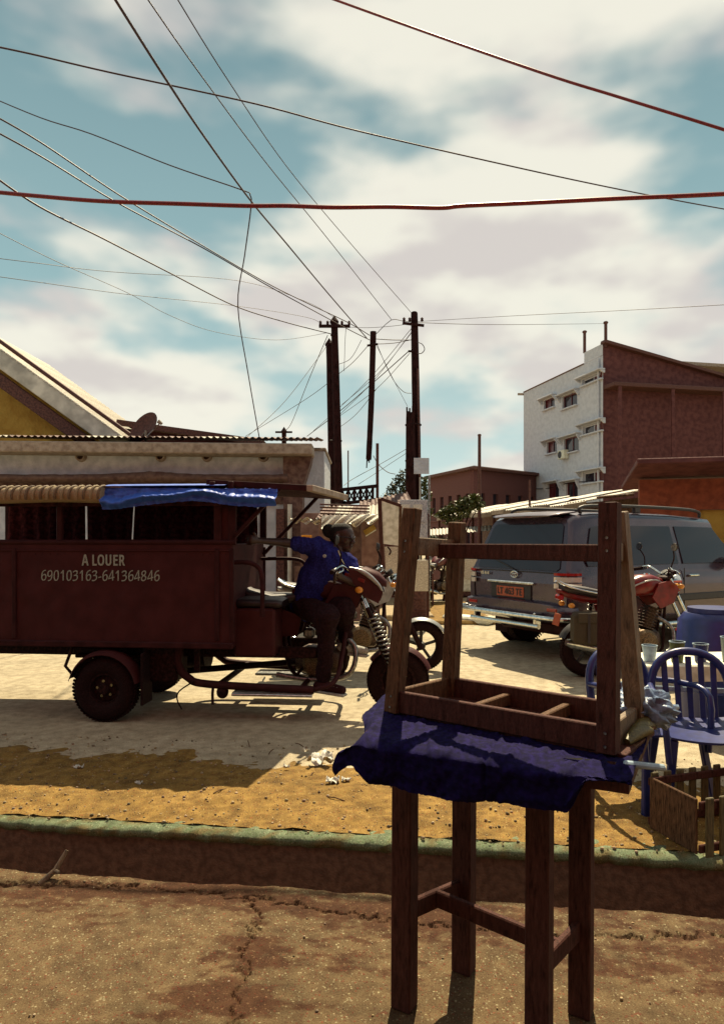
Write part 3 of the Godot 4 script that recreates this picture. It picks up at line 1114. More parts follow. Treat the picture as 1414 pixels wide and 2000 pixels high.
	obj("feed_horn", lathe(G.new(), Transform3D(Basis(Vector3(0, 0, 1), 0.9), up + Vector3(0.36, 0.09, 0.12)), [Vector2(0, -0.04), Vector2(0.03, -0.04), Vector2(0.045, 0.05), Vector2(0, 0.05)], 12), M.old_iron, ds)
	obj("strut", tb([Vector3(-0.2, 0, -0.2), up + Vector3(-0.02, -0.1, -0.02)], 0.012), M.old_iron, ds)


# where a line of sight meets an upright wall through p with the given direction along it
func on_wall(px: float, py: float, p: Vector3, along: Vector3) -> Vector2:
	var dir := pt(px, py, 1.0) - Vector3(0, EYE, 0)
	var nn := Vector3(-along.z, 0, along.x)
	var k := (p - Vector3(0, EYE, 0)).dot(nn) / dir.dot(nn)
	var h := Vector3(0, EYE, 0) + dir * k
	return Vector2((h - p).dot(along), h.y)


func tall_building() -> void:
	var L := Vector3(12.4, 0, -51.8)
	var C := Vector3(14.7, 0, -41.2)
	var along := (C - L).normalized()
	var face := Vector3(along.z, 0, -along.x) * -1.0
	if face.x > 0:
		face = -face
	var W := (C - L).length()
	var H := pt(1178, 670, 41.2).y
	var t := thing("apartment_block", "pale grey four storey block with small hooded windows and one dark side", "building", L)
	var x := Transform3D(Basis(along, Vector3.UP, face), Vector3.ZERO)
	var wins := [[1072, 788, 18, 24], [1112, 782, 25, 32], [1156, 740, 34, 25], [1077, 873, 17, 25], [1115, 868, 25, 32], [1157, 836, 34, 25], [1080, 962, 19, 36], [1116, 960, 20, 36], [1157, 931, 34, 24]]
	var holes := []
	for w in wins:
		var a := on_wall(w[0] - w[2] / 2.0, w[1] + w[3] / 2.0, L, along)
		var b := on_wall(w[0] + w[2] / 2.0, w[1] - w[3] / 2.0, L, along)
		var gx := (b.x - a.x) * 0.08
		var gy := (b.y - a.y) * 0.07
		holes.append([a.x - gx, a.y - gy, b.x + gx, b.y + gy])
	var hl := on_wall(1140, 690, L, along)
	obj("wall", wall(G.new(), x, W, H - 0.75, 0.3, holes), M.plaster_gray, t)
	var sx := hl.x
	obj("parapet", bx(Transform3D(x.basis, x * Vector3((sx + W) / 2, H - 0.37, -0.15)), Vector3(W - sx, 0.75, 0.3), 0.02), M.plaster_gray, t)
	obj("coping", bx(Transform3D(x.basis, x * Vector3(sx / 2, H - 0.72, -0.15)), Vector3(sx, 0.08, 0.42), 0.02), M.rust_iron, t)
	for i in holes.size():
		var h: Array = holes[i]
		var w: float = h[2] - h[0]
		var hh: float = h[3] - h[1]
		var wn := Node3D.new()
		wn.name = numbered("window", t)
		t.add_child(wn, true)
		var c := x * Vector3((h[0] + h[2]) / 2, (h[1] + h[3]) / 2, -0.16)
		var fr := G.new()
		for s: float in [-1.0, 1.0]:
			box(fr, Transform3D(x.basis, c + x.basis * Vector3(s * (w / 2 - 0.04), 0, 0)), Vector3(0.08, hh, 0.07))
			box(fr, Transform3D(x.basis, c + x.basis * Vector3(0, s * (hh / 2 - 0.04), 0.002)), Vector3(w - 0.16, 0.08, 0.07))
		var panes := 3 if w > 2.4 else 2
		for k in range(1, panes):
			box(fr, Transform3D(x.basis, c + x.basis * Vector3(-w / 2 + w * k / panes, 0, 0.004)), Vector3(0.07, hh - 0.16, 0.06))
		obj("frame", fr, M.plaster_gray if i % 3 == 2 else M.dark_red_paint, wn)
		for k in panes:
			obj("pane", bx(Transform3D(x.basis, c + x.basis * Vector3(-w / 2 + w * (k + 0.5) / panes, 0, -0.03)), Vector3(w / panes - 0.06, hh - 0.12, 0.02), 0.002), M.dark_glass if (k + i) % 3 else M.dark_red_paint, wn)
		# hood: a slab with two cheeks
		var hd := G.new()
		box(hd, Transform3D(x.basis, x * Vector3((h[0] + h[2]) / 2, h[3] + 0.10, 0.21)), Vector3(w + 0.6, 0.09, 0.44), 0.02)
		for s: float in [-1.0, 1.0]:
			var pp := PackedVector2Array([Vector2(0.002, 0), Vector2(0.36, 0), Vector2(0.10, -hh * 0.42), Vector2(0.002, -hh * 0.42)])
			prism(hd, pp, 0.1, Transform3D(Basis(x.basis.z, x.basis.y, -x.basis.x), x * Vector3((h[0] + h[2]) / 2 + s * (w / 2 + 0.24), h[3] + 0.04, 0.0)))
		obj("hood", hd, M.plaster_gray, wn)
		obj("sill", bx(Transform3D(x.basis, x * Vector3((h[0] + h[2]) / 2, h[1] - 0.05, 0.09)), Vector3(w + 0.2, 0.1, 0.2), 0.02), M.plaster_gray, wn)
	obj("downpipe", tb([x * Vector3(W - 0.35, 0.2, 0.1), x * Vector3(W - 0.35, H - 0.9, 0.1)], 0.07), M.plaster_gray, t)
	obj("cable", tb(curve([x * Vector3(0.8, 5.2, 0.06), x * Vector3(4.0, 5.0, 0.06), x * Vector3(7.0, 5.15, 0.06), x * Vector3(W - 0.6, 5.0, 0.06)], 5), 0.025), M.black_iron, t)
	for q in [[2.0, 3.6], [6.4, 7.1]]:
		var ac := obj("air_conditioner", bx(Transform3D(x.basis, x * Vector3(q[0], q[1], 0.22)), Vector3(0.85, 0.6, 0.36), 0.03), M.sign_white, t)
		obj("grille", lathe(G.new(), Transform3D(x.basis * Basis(Vector3.RIGHT, PI / 2), x * Vector3(q[0] - 0.12, q[1], 0.405)), [Vector2(0, 0.0), Vector2(0.20, 0.0), Vector2(0.22, 0.02), Vector2(0.24, 0)], 16), M.black_trim, ac)
	# the dark side, with storey bands
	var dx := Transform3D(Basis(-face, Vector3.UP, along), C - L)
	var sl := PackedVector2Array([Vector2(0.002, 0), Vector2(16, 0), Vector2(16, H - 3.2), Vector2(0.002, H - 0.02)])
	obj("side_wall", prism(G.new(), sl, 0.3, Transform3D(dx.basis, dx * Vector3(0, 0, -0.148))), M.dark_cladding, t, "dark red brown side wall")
	var bnd := on_wall(1182, 757, C, -face)
	obj("balcony_slab", bx(Transform3D(dx.basis, dx * Vector3(8.0, bnd.y, 0.5)), Vector3(15.9, 0.25, 1.2), 0.03), M.rust_iron, t)
	for k in 5:
		obj("balcony_post", bx(Transform3D(dx.basis, dx * Vector3(0.5 + 3.6 * k, bnd.y / 2.0, 1.0)), Vector3(0.22, bnd.y - 0.26, 0.12), 0.02), M.dark_cladding, t)
	obj("roof_edge", bar(G.new(), dx * Vector3(-0.1, H + 0.03, 0.15), dx * Vector3(16, H - 3.15, 0.15), 0.5, 0.18, along), M.rust_iron, t)
	obj("back_wall", wall(G.new(), Transform3D(Basis(along, Vector3.UP, face), -face * 12.0), W, H - 0.8, 0.3, []), M.plaster_gray, t)
	obj("roof_slab", bx(Transform3D(x.basis, x * Vector3(W / 2, H - 0.9, -6.2)), Vector3(W - 0.02, 0.2, 11.5), 0.0), M.fascia, t)
	# starter bars standing on the roof
	for q in [[1137, 648, 680], [1178, 630, 668]]:
		var a := on_wall(q[0], q[2], L, along)
		var b := on_wall(q[0], q[1], L, along)
		obj("roof_post", tb([x * Vector3(a.x, a.y - 0.3, -0.15), x * Vector3(a.x, b.y, -0.15)], 0.1), M.rust_iron, t)
		obj("post_cap", ball(G.new(), X3(x * Vector3(a.x, b.y, -0.15)), Vector3(0.15, 0.1, 0.15)), M.rust_iron, t)
	obj("gutter_spout", bar(G.new(), x * Vector3(0, on_wall(1018, 772, L, along).y, 0), x * Vector3(-0.5, on_wall(1018, 772, L, along).y + 0.1, 0.2), 0.18, 0.18), M.fascia, t)
	# a house that stands beside it on the right, red brown wall under a dark eave
	var q := thing("orange_house", "low orange brown walled house under a dark eave at the right edge", "house", Vector3(7.6, 0, -14.6))
	obj("wall", wall(G.new(), Transform3D(Basis(Vector3(0, 1, 0), -0.25), Vector3(-1.6, 0, 0)), 7.0, 2.75, 0.2, [[1.2, 0.0, 2.1, 2.1]]), M.orange_wall, q)
	obj("door", bx(Transform3D(Basis(Vector3(0, 1, 0), -0.25), Basis(Vector3(0, 1, 0), -0.25) * Vector3(1.65, 1.05, -0.12) + Vector3(-1.6, 0, 0)), Vector3(0.88, 2.08, 0.05)), M.yellow_wall, q)
	obj("eave", bx(Transform3D(Basis(Vector3(0, 1, 0), -0.25) * Basis(Vector3(1, 0, 0), -0.13), Vector3(1.9, 2.86, 0.8)), Vector3(7.6, 0.12, 2.6), 0.02), M.dark_cladding, q)


func middle_building() -> void:
	var C := Vector3(7.45, 0, -45.0)
	var t := thing("brown_building", "dark red brown two storey building with rows of small windows in the middle distance", "building", C)
	var lf := pt(838, 932, 52.0)
	var rt := pt(1024, 926, 52.0)
	var H := pt(925, 913, 45.0).y
	var d1 := (Vector3(lf.x, 0, -52.0) - C)
	var d2 := (Vector3(rt.x + 0.6, 0, -50.0) - C)
	var i := 0
	for d: Vector3 in [d1, d2]:
		var al := d.normalized()
		var nn := Vector3(-al.z, 0, al.x)
		if nn.z < 0:
			nn = -nn
		var wl := d.length()
		var b := Basis(al, Vector3.UP, nn)
		var holes := []
		for k in 5:
			for row in 2:
				var cx := wl * (0.12 + 0.19 * k)
				holes.append([cx - 0.28, 3.3 - row * 2.2, cx + 0.28, 4.5 - row * 2.2])
		obj("wall", wall(G.new(), Transform3D(b, Vector3.ZERO), wl, H - 0.15, 0.3, holes), M.brick_brown, t)
		for h in holes:
			var wn := obj("window", bx(Transform3D(b, b * Vector3((h[0] + h[2]) / 2, (h[1] + h[3]) / 2, -0.2)), Vector3(0.6, 1.2, 0.06)), M.dark_glass, t)
			obj("sill", bx(Transform3D(b, b * Vector3((h[0] + h[2]) / 2, h[1] - 0.06, 0.06)), Vector3(0.8, 0.1, 0.2)), M.brick_brown, wn)
		obj("eave", bx(Transform3D(b, b * Vector3(wl / 2, H - 0.06, 0.05)), Vector3(wl + 0.3, 0.2, 0.7), 0.02), M.rust_iron, t)
		obj("string_course", bx(Transform3D(b, b * Vector3(wl / 2, 2.72, 0.05)), Vector3(wl, 0.14, 0.12), 0.02), M.brick_brown, t)
		i += 1
	var pl := PackedVector2Array([Vector2(0, 0), Vector2(d2.x, -d2.z), Vector2(d1.x + d2.x, -d1.z - d2.z), Vector2(d1.x, -d1.z)])
	obj("roof", prism(G.new(), pl, 0.14, Transform3D(Basis(Vector3.RIGHT, Vector3(0, 0, -1), Vector3.UP), Vector3(0, H + 0.06, 0))), M.rust_iron, t)
	# thin mast beside it
	var m := pt(936, 1045, 24.0)
	var mt := thing("slim_mast", "slim dark street mast before the brown building", "pole", Vector3(m.x, 0, -24.0))
	obj("shaft", tb([Vector3.ZERO, Vector3(0, pt(936, 850, 24.0).y, 0)], [0.075, 0.055]), M.rust_iron, mt)
	obj("cap", ball(G.new(), X3(Vector3(0, pt(936, 850, 24.0).y, 0)), Vector3(0.07, 0.05, 0.07)), M.rust_iron, mt)


func market_row() -> void:
	var A := Vector3(4.2, 0, -30.0)
	var B := Vector3(6.6, 0, -17.5)
	var t := thing("market_stalls", "long low row of stalls under a pale iron awning behind the off-roader", "market stall", A)
	var d := B - A
	var al := d.normalized()
	var nn := Vector3(al.z, 0, -al.x)
	if nn.x > 0:
		nn = -nn
	var W := d.length()
	var b := Basis(al, Vector3.UP, nn)
	var n := 12
	for i in n:
		var p0 := al * W * i / n + Vector3(0, 2.42 + 0.04 * sin(i * 2.3), 0) + nn * 0.9
		var p1 := al * W * (i + 1.05) / n + Vector3(0, 2.43 + 0.04 * sin(i * 2.3 + 0.6), 0) + nn * 0.9
		obj("awning_sheet", corrugated(G.new(), p0, p1, p1 - nn * 2.4 + Vector3(0, 0.45, 0), p0 - nn * 2.4 + Vector3(0, 0.45, 0), 0.14, 0.02), M.old_iron, t)
		obj("fascia_board", bar(G.new(), p0 + Vector3(0, -0.10, -0.01), p1 + Vector3(0, -0.10, -0.01), 0.03, 0.14, nn), M.wood_pale if i % 2 else M.fascia, t)
		if i % 2 == 0:
			obj("post", bx(X3(al * W * i / n + nn * 0.8 + Vector3(0, 1.15, 0)), Vector3(0.09, 2.3, 0.09)), M.wood_dark, t)
		if i % 3 == 0:
			obj("counter", bx(Transform3D(b, al * W * (i + 1.1) / n + nn * 0.5 + Vector3(0, 0.45, 0)), Vector3(1.6, 0.9, 0.5), 0.02), M.wood_mid, t)
	obj("back_wall", wall(G.new(), Transform3D(b, -nn * 1.2), W, 2.6, 0.12, []), M.stained_plaster, t)
	obj("lower_awning", corrugated(G.new(), pt(838, 1046, 26.0) - A, pt(960, 1036, 24.0) - A, pt(960, 1026, 25.0) - A, pt(838, 1034, 27.0) - A, 0.16, 0.02), M.old_iron, t)
	obj("awning_post", tb([Vector3(pt(846, 0, 26.0).x, 0, -26.0) - A, pt(846, 1046, 26.0) - A], 0.05), M.wood_dark, t)
	var dp := pt(1121, 992, 19.0)
	var ds := thing("small_dish", "small round satellite dish on the stall awning above the off-roader", "satellite dish", dp + Vector3(0, -0.25, 0))
	var prof := []
	for i in 7:
		var r := 0.26 * i / 6.0
		prof.append(Vector2(r, r * r * 0.9))
	obj("reflector", lathe(G.new(), Transform3D(Basis(Vector3(1, 0, 0), 1.35) * Basis(Vector3(0, 0, 1), 0.25), Vector3(0, 0.25, 0)), prof, 22), M.rust_iron, ds)
	obj("mast", tb([Vector3(0, -0.05, -0.06), Vector3(0, 0.25, -0.04)], 0.025), M.old_iron, ds)
	# pole with cross wire standing on the awning
	var ap := pt(1034, 1000, 21.0)
	one("awning_rod", "thin rusty rod rising from the stall awning against the pale block", "pole", tb([ap + Vector3(0, -0.1, 0), pt(1034, 937, 21.0)], 0.035), M.rust_iron)


func shack() -> void:
	var D := 12.0
	var o := Vector3(-0.1, 0, -D)
	var t := thing("board_shack", "brown board shack with a corrugated lean-to roof behind the driver", "shack", o)
	var xs := [pt(575, 0, D).x, pt(622, 0, D).x, pt(668, 0, D).x, pt(705, 0, D).x, pt(742, 0, D).x]
	for i in 4:
		var w: float = xs[i + 1] - xs[i]
		for k in (1 if i == 0 else 2):
			var hgt := 0.98 if k == 0 else 0.9
			obj("board", bx(Transform3D(Basis(Vector3(0, 0, 1), rng.randf_range(-0.01, 0.01)), Vector3((xs[i] + xs[i + 1]) / 2 - o.x, 0.5 + k * 0.95, 0.006 * ((i + k) % 2))), Vector3(w - 0.012, hgt, 0.03), 0.004), M.plywood if (i + k) % 3 else M.stained_plaster, t)
	obj("back_wall", bx(X3(Vector3(-0.3, 1.0, -1.7)), Vector3(1.7, 2.0, 0.05)), M.plywood, t)
	obj("shelf", bx(X3(Vector3(pt(598, 0, D).x - o.x, 1.30, -0.2)), Vector3(0.42, 0.03, 0.4)), M.wood_dark, t)
	obj("red_shelf", bx(X3(Vector3(pt(600, 0, D).x - o.x, pt(0, 1050, D).y, 0.08)), Vector3(0.18, 0.09, 0.1)), M.amber, t)
	for i in 4:
		var a := pt(618 + 32 * i, 1012 - i, D - 0.7) - o
		var b := pt(652 + 32 * i, 1011 - i, D - 0.7) - o
		obj("roof_sheet", corrugated(G.new(), a, b, b + Vector3(0.05, 0.26, -1.5), a + Vector3(0.05, 0.26, -1.5), 0.08, 0.016), M.old_iron if i % 2 else M.rust_iron, t)
	for i in 5:
		obj("roof_batten", bar(G.new(), pt(625, 985 + i * 6, D - 0.35 - 0.02 * i) - o, pt(722, 988 + i * 6, D - 0.35 - 0.02 * i) - o, 0.03, 0.025), M.wood_mid if i % 2 else M.rust_iron, t)
	# crumpled plastic hanging over the eave
	var rows := []
	for j in 9:
		var r := PackedVector3Array()
		for i in 40:
			var u := i / 39.0
			var px := 628.0 + 118.0 * u
			var py := 1007.0 - 3.0 * u + j * (3.6 - 2.0 * u) + 5.0 * sin(u * 26.0 + j * 0.7) * (j / 8.0)
			r.append(pt(px, py, D - 0.78 + 0.10 * sin(u * 41.0 + j * 1.3) * (j / 8.0) - 0.02 * j) - o)
		rows.append(r)
	obj("plastic_sheet", sheet(G.new(), rows), M.plastic_sheet, t, "crumpled pale plastic along the eave")
	rows = []
	for j in 5:
		var r := PackedVector3Array()
		for i in 24:
			var u := i / 23.0
			r.append(pt(566.0 + 60.0 * u, 1010.0 + 4.0 * u + j * 2.4 + 2.5 * sin(u * 19.0 + j), D - 0.6 + 0.05 * sin(u * 30.0 + j * 2.0)) - o)
		rows.append(r)
	obj("plastic_sheet", sheet(G.new(), rows), M.plastic_sheet, t)
	obj("side_wall", bx(X3(Vector3(xs[4] - o.x - 0.02, 1.0, -0.9)), Vector3(0.04, 2.0, 1.7)), M.plywood, t)
	var yb := thing("small_board_sign", "small yellowish board hung aslant on the shack wall", "sign", pt(722, 1035, D - 0.05))
	obj("panel", bx(Transform3D(Basis(Vector3(0, 0, 1), 0.55), Vector3.ZERO), Vector3(0.22, 0.10, 0.03)), M.yellow_wall, yb)
	obj("edge_strip", bx(Transform3D(Basis(Vector3(0, 0, 1), 0.55), Vector3(0.02, -0.055, 0.002)), Vector3(0.22, 0.02, 0.03)), M.sign_white, yb)
	# white hoarding panel with its post
	var hd := 10.4
	var h := thing("white_hoarding", "weathered white panel with a sloping top on a brown post beside the shack", "sign", Vector3(pt(742, 0, hd).x, 0, -hd))
	var ho := Vector3(pt(742, 0, hd).x, 0, -hd)
	var pl := PackedVector2Array()
	for q in [[744, 976], [780, 988], [779, 1066], [748, 1062]]:
		var p := pt(q[0], q[1], hd) - ho
		pl.append(Vector2(p.x, p.y))
	obj("panel", prism(G.new(), pl, 0.03, X3(Vector3.ZERO)), M.sign_white, h)
	obj("frame", bar(G.new(), pt(743, 974, hd) - ho, pt(783, 988, hd) - ho, 0.05, 0.04), M.wood_dark, h)
	obj("frame", bar(G.new(), pt(782, 988, hd) - ho + Vector3(0, 0, 0.0), pt(779, 1150, hd) - ho, 0.05, 0.035), M.wood_mid, h)
	obj("post", bar(G.new(), pt(741, 974, hd) - ho, Vector3(0.08, 0, 0.0), 0.06, 0.06), M.wood_dark, h)
	var pl2 := PackedVector2Array()
	for q in [[751, 1068], [778, 1068], [777, 1150], [754, 1150]]:
		var p := pt(q[0], q[1], hd) - ho
		pl2.append(Vector2(p.x, p.y))
	obj("lower_panel", prism(G.new(), pl2, 0.03, X3(Vector3(0, 0, -0.01))), M.plastic_sheet, h)
	obj("handle", tb(curve([pt(757, 1068, hd - 0.04) - ho, pt(763, 1076, hd - 0.05) - ho, pt(760, 1084, hd - 0.04) - ho], 4), 0.012), M.maroon_black, h)
	# board pasted with old posters
	var pd := 11.2
	var p := thing("poster_board", "tall grey board with torn blank posters standing behind the table's left leg", "notice board", Vector3(pt(806, 0, pd).x, 0, -pd))
	var po := Vector3(pt(806, 0, pd).x, 0, -pd)
	obj("board", bx(X3(pt(808, 1015, pd) - po), Vector3(0.46, 0.66, 0.03)), M.poster_board, p)
	for k in 5:
		obj("poster", bx(Transform3D(Basis(Vector3(0, 0, 1), rng.randf_range(-0.08, 0.08)), pt(792 + 8 * k, 996 + 12 * (k % 3), pd - 0.022 - 0.003 * k) - po), Vector3(0.15, 0.19, 0.003), 0.001), [M.paper, M.poster_board, M.plastic_sheet][k % 3], p)
	obj("lower_board", bx(X3(pt(822, 1124, pd) - po), Vector3(0.24, 0.52, 0.03)), M.plastic_sheet, p)
	obj("post", bx(X3(Vector3(pt(787, 0, pd).x - po.x, 0.95, -0.04)), Vector3(0.06, 1.9, 0.05)), M.wood_dark, p)
	obj("post", bx(X3(Vector3(pt(836, 0, pd).x - po.x, 0.95, -0.04)), Vector3(0.04, 1.9, 0.04)), M.wood_dark, p)
	# thin metal posts of a stall frame
	for q in [[838, 930, 1203, 12.9], [845, 1120, 1186, 14.3]]:
		var f := pt(q[0], q[1], q[3])
		one("frame_post", ["thin pale metal post right of the poster board", "short thin rusty stake in the earth beside the road"][0 if q[0] == 838 else 1], "post", tb([Vector3(f.x, 0, f.z), f], 0.022), M.steel if q[0] == 838 else M.rust_iron)
	# oil drum in the shade under the boards
	var bd := pt(815, 1172, 12.2)
	var br := thing("drum", "red brown oil drum at the foot of the poster board", "barrel", Vector3(bd.x, 0.05, -12.2))
	obj("body", lathe(G.new(), X3(Vector3.ZERO), [Vector2(0, 0), Vector2(0.17, 0), Vector2(0.175, 0.15), Vector2(0.185, 0.16), Vector2(0.175, 0.17), Vector2(0.175, 0.34), Vector2(0.185, 0.35), Vector2(0.175, 0.36), Vector2(0.17, 0.52), Vector2(0.16, 0.52), Vector2(0.15, 0.50), Vector2(0, 0.50)], 20), M.rust_iron, br)
	# pale low vehicle-like cabinet far up the street
	var cb := pt(918, 1140, 17.5)
	var cab := thing("street_kiosk", "pale low kiosk box between the posts and the off-roader", "kiosk", Vector3(cb.x, 0, -17.5))
	obj("body", bx(X3(Vector3(0, 0.62, 0)), Vector3(0.95, 1.0, 0.7), 0.03), M.sign_white, cab)
	obj("lid", bx(X3(Vector3(0, 1.15, 0)), Vector3(1.03, 0.07, 0.78), 0.02), M.fascia, cab)
	obj("base", bx(X3(Vector3(0, 0.06, 0)), Vector3(0.9, 0.12, 0.65), 0.02), M.rust_iron, cab)
	obj("hatch", bx(X3(Vector3(0.1, 0.7, 0.355)), Vector3(0.6, 0.5, 0.02), 0.005), M.plastic_sheet, cab)
	var kb := G.new()
	var ka := pt(872, 1213, 12.2)
	var kc := pt(962, 1213, 11.6)
	one("kerb_block", "pale broken concrete kerb lying on the road's edge near the off-roader", "kerb", bar(kb, Vector3(ka.x, 0.06, ka.z), Vector3(kc.x, 0.06, kc.z), 0.35, 0.12, Vector3(0, 0, 1), 0.03), M.sign_white)


func behind_camera() -> void:
	# unseen house and porch, added to block sky light and bounce red
	var t := thing("added_near_house", "unseen red brown house with a deep porch roof, added to darken shadows and bounce red light", "house", Vector3(0, 0, 3.2))
	obj("wall", wall(G.new(), Transform3D(Basis(Vector3(-1, 0, 0), Vector3.UP, Vector3(0, 0, -1)), Vector3(11, 0, 0)), 22.0, 9.5, 0.3, [[4, 0, 5.2, 2.2], [8.4, 1.0, 10.0, 2.3], [13, 0, 14.2, 2.2], [17, 1.0, 18.6, 2.3]]), M.red_bounce_wall, t)
	obj("porch_roof", bx(Transform3D(Basis(Vector3(1, 0, 0), -0.12), Vector3(0, 3.1, -1.4)), Vector3(22, 0.1, 2.6), 0.01), M.rust_iron, t)
	for k in 6:
		obj("porch_post", bx(X3(Vector3(-10.5 + 4.2 * k, 1.4, -2.55)), Vector3(0.14, 2.8, 0.14)), M.wood_dark, t)


# ------------------------------------------------------------------ poles and wires
func round_pole(parent: Node3D, pts: Array, r0: float, r1: float, cap: bool) -> void:
	var path := curve(pts, 8)
	var rad := []
	for i in path.size():
		rad.append(lerpf(r0, r1, float(i) / (path.size() - 1)) * (1.0 + 0.05 * rough.get_noise_2d(i * 3.0, r0 * 100.0)))
	obj("shaft", tb(path, rad, 14), M.pole_wood, parent)
	if cap:
		obj("cap", lathe(G.new(), X3(path[-1]), [Vector2(r1 * 1.25, -0.06), Vector2(r1 * 1.35, 0.0), Vector2(0.0, 0.20)], 12), M.pole_wood, parent)


func insulator(parent: Node3D, at: Vector3) -> void:
	obj("insulator", lathe(G.new(), X3(at), [Vector2(0, 0), Vector2(0.03, 0), Vector2(0.05, 0.03), Vector2(0.03, 0.05), Vector2(0.05, 0.08), Vector2(0.02, 0.12), Vector2(0, 0.12)], 10), M.maroon_black, parent)


func poles() -> void:
	var D := 21.0
	var b1 := pt(664, 1050, D)
	var a := thing("utility_pole", "left tall wooden pole with pointed cap and long crossarm", "utility pole", Vector3(b1.x, 0, -D), 0.0, "wooden utility poles at the crossing")
	var ao := Vector3(b1.x, 0, -D)
	round_pole(a, [Vector3(0.03, 0, 0), pt(659, 850, D) - ao, pt(653, 628, D) - ao], 0.14, 0.105, true)
	obj("crossarm", bar(G.new(), pt(623, 637, D - 0.12) - ao, pt(684, 637, D - 0.12) - ao, 0.08, 0.08), M.pole_wood, a)
	for px in [626, 640, 668, 682]:
		insulator(a, pt(px, 634, D - 0.12) - ao)
	obj("bracket", tb([pt(653, 655, D - 0.1) - ao, pt(646, 654, D - 0.1) - ao], 0.04), M.black_iron, a)
	var b2 := pt(651, 1050, D + 0.5)
	var b := thing("utility_pole", "shorter pointed wooden pole standing against the left tall one", "utility pole", Vector3(b2.x, 0, -D - 0.5), 0.0, "wooden utility poles at the crossing")
	var bo := Vector3(b2.x, 0, -D - 0.5)
	round_pole(b, [Vector3(0.02, 0, 0), pt(647, 850, D + 0.5) - bo, pt(643, 672, D + 0.5) - bo], 0.13, 0.10, true)
	obj("strap", tb([pt(641, 861, D - 0.05) - bo, pt(668, 861, D - 0.05) - bo], 0.03), M.black_iron, b)
	# the sawn pole hanging from its wires
	var c0 := pt(721, 905, 20.0)
	var c := thing("hanging_pole", "sawn off wooden pole hanging in the air by its wires", "utility pole", pt(722, 905, 20.0), 0.0, "wooden utility poles at the crossing")
	round_pole(c, [pt(719, 897, 20.0) - c0, pt(722, 835, 20.0) - c0, pt(725, 760, 20.0) - c0, pt(728, 648, 20.0) - c0], 0.085, 0.092, false)
	for k in 4:
		obj("splinter", bar(G.new(), pt(716 + 2 * k, 895, 20.0) - c0, pt(715 + 2.6 * k, [914, 901, 904, 899][k], 20.0) - c0, 0.035, 0.03), M.pole_wood, c)
	obj("head_iron", tb([pt(716, 675, 19.9) - c0, pt(737, 672, 19.9) - c0], 0.035), M.black_iron, c)
	# right pole
	var d0 := Vector3(pt(815, 0, 20.0).x, 0, -20.0)
	var d := thing("utility_pole", "tallest wooden pole, right of the hanging one, with a short crossarm", "utility pole", d0, 0.0, "wooden utility poles at the crossing")
	round_pole(d, [Vector3.ZERO, pt(813, 850, 20.0) - d0, pt(809, 612, 20.0) - d0], 0.15, 0.10, false)
	obj("cap", ball(G.new(), X3(pt(809, 612, 20.0) - d0), Vector3(0.1, 0.06, 0.1)), M.pole_wood, d)
	obj("crossarm", bar(G.new(), pt(786, 631, 19.85) - d0, pt(828, 636, 19.85) - d0, 0.07, 0.07), M.pole_wood, d)
	for px in [789, 800, 824]:
		insulator(d, pt(px, 628, 19.85) - d0)
	obj("bracket", bar(G.new(), pt(797, 686, 19.85) - d0, pt(808, 686, 19.85) - d0, 0.06, 0.05), M.black_iron, d)
	obj("conduit", tb([pt(821, 1050, 19.8) - d0, pt(816, 720, 19.82) - d0], 0.035), M.rust_iron, d)
	var e0 := Vector3(pt(803, 0, 19.75).x, 0, -19.75)
	var e := thing("broken_pole", "thick broken pole with a jagged top strapped to the tallest pole", "utility pole", e0, 0.0, "wooden utility poles at the crossing")
	round_pole(e, [Vector3(0, 0, 0), pt(802, 950, 19.75) - e0, pt(801, 806, 19.75) - e0], 0.19, 0.12, false)
	for k in 6:
		obj("splinter", bar(G.new(), pt(795 + 2.6 * k, 820, 19.7) - e0, pt(794.5 + 2.8 * k, [795, 803, 797, 805, 793, 790][k], 19.7) - e0, 0.045, 0.04), M.pole_wood, e)
	for y in [830, 900]:
		obj("strap", lathe(G.new(), X3(pt(807, y, 19.85) - e0), [Vector2(0.24, -0.02), Vector2(0.245, 0.0), Vector2(0.24, 0.02)], 16), M.black_iron, e)
	# grey plate on the pole, small far pole, thin aerials
	var s := thing("square_sign", "blank pale grey square plate fixed to the broken pole", "sign", pt(823, 910, 19.4))
	obj("plate", bx(X3(Vector3.ZERO), Vector3(0.44, 0.46, 0.02), 0.004), M.plaster_gray, s)
	obj("bracket", tb([Vector3(-0.2, 0, -0.02), Vector3(-0.26, 0, -0.25)], 0.02), M.black_iron, s)
	var sp := pt(820, 1000, 19.2)
	one("sign_stake", "thin upright pipe below the grey square plate", "post", tb([Vector3(sp.x, 0, sp.z), pt(820, 932, 19.2)], 0.02), M.white_paint)
	var f0 := Vector3(pt(555, 0, 30.0).x, 0, -30.0)
	var f := thing("utility_pole", "small far pole with a crossarm above the low house roof", "utility pole", f0)
	round_pole(f, [Vector3.ZERO, pt(555, 920, 30.0) - f0, pt(555, 842, 30.0) - f0], 0.13, 0.1, true)
	obj("crossarm", bar(G.new(), pt(538, 844, 29.85) - f0, pt(571, 844, 29.85) - f0, 0.07, 0.07), M.pole_wood, f)
	for q in [[680, 880, 962, 19.0], [737, 866, 962, 18.0]]:
		var p0 := pt(q[0], q[2], q[3])
		one("aerial", "thin aerial mast left of the hanging pole" if q[0] == 680 else "thicker aerial mast under the hanging pole's foot", "aerial", tb([Vector3(p0.x, 1.8, p0.z), pt(q[0], q[1], q[3])], 0.018 if q[0] == 680 else 0.04), M.rust_iron)
	# lattice girder
	var ld := 18.0
	var lo := pt(700, 960, ld)
	var l := thing("lattice_girder", "dark steel lattice girder crossing behind the shack roof", "girder", lo)
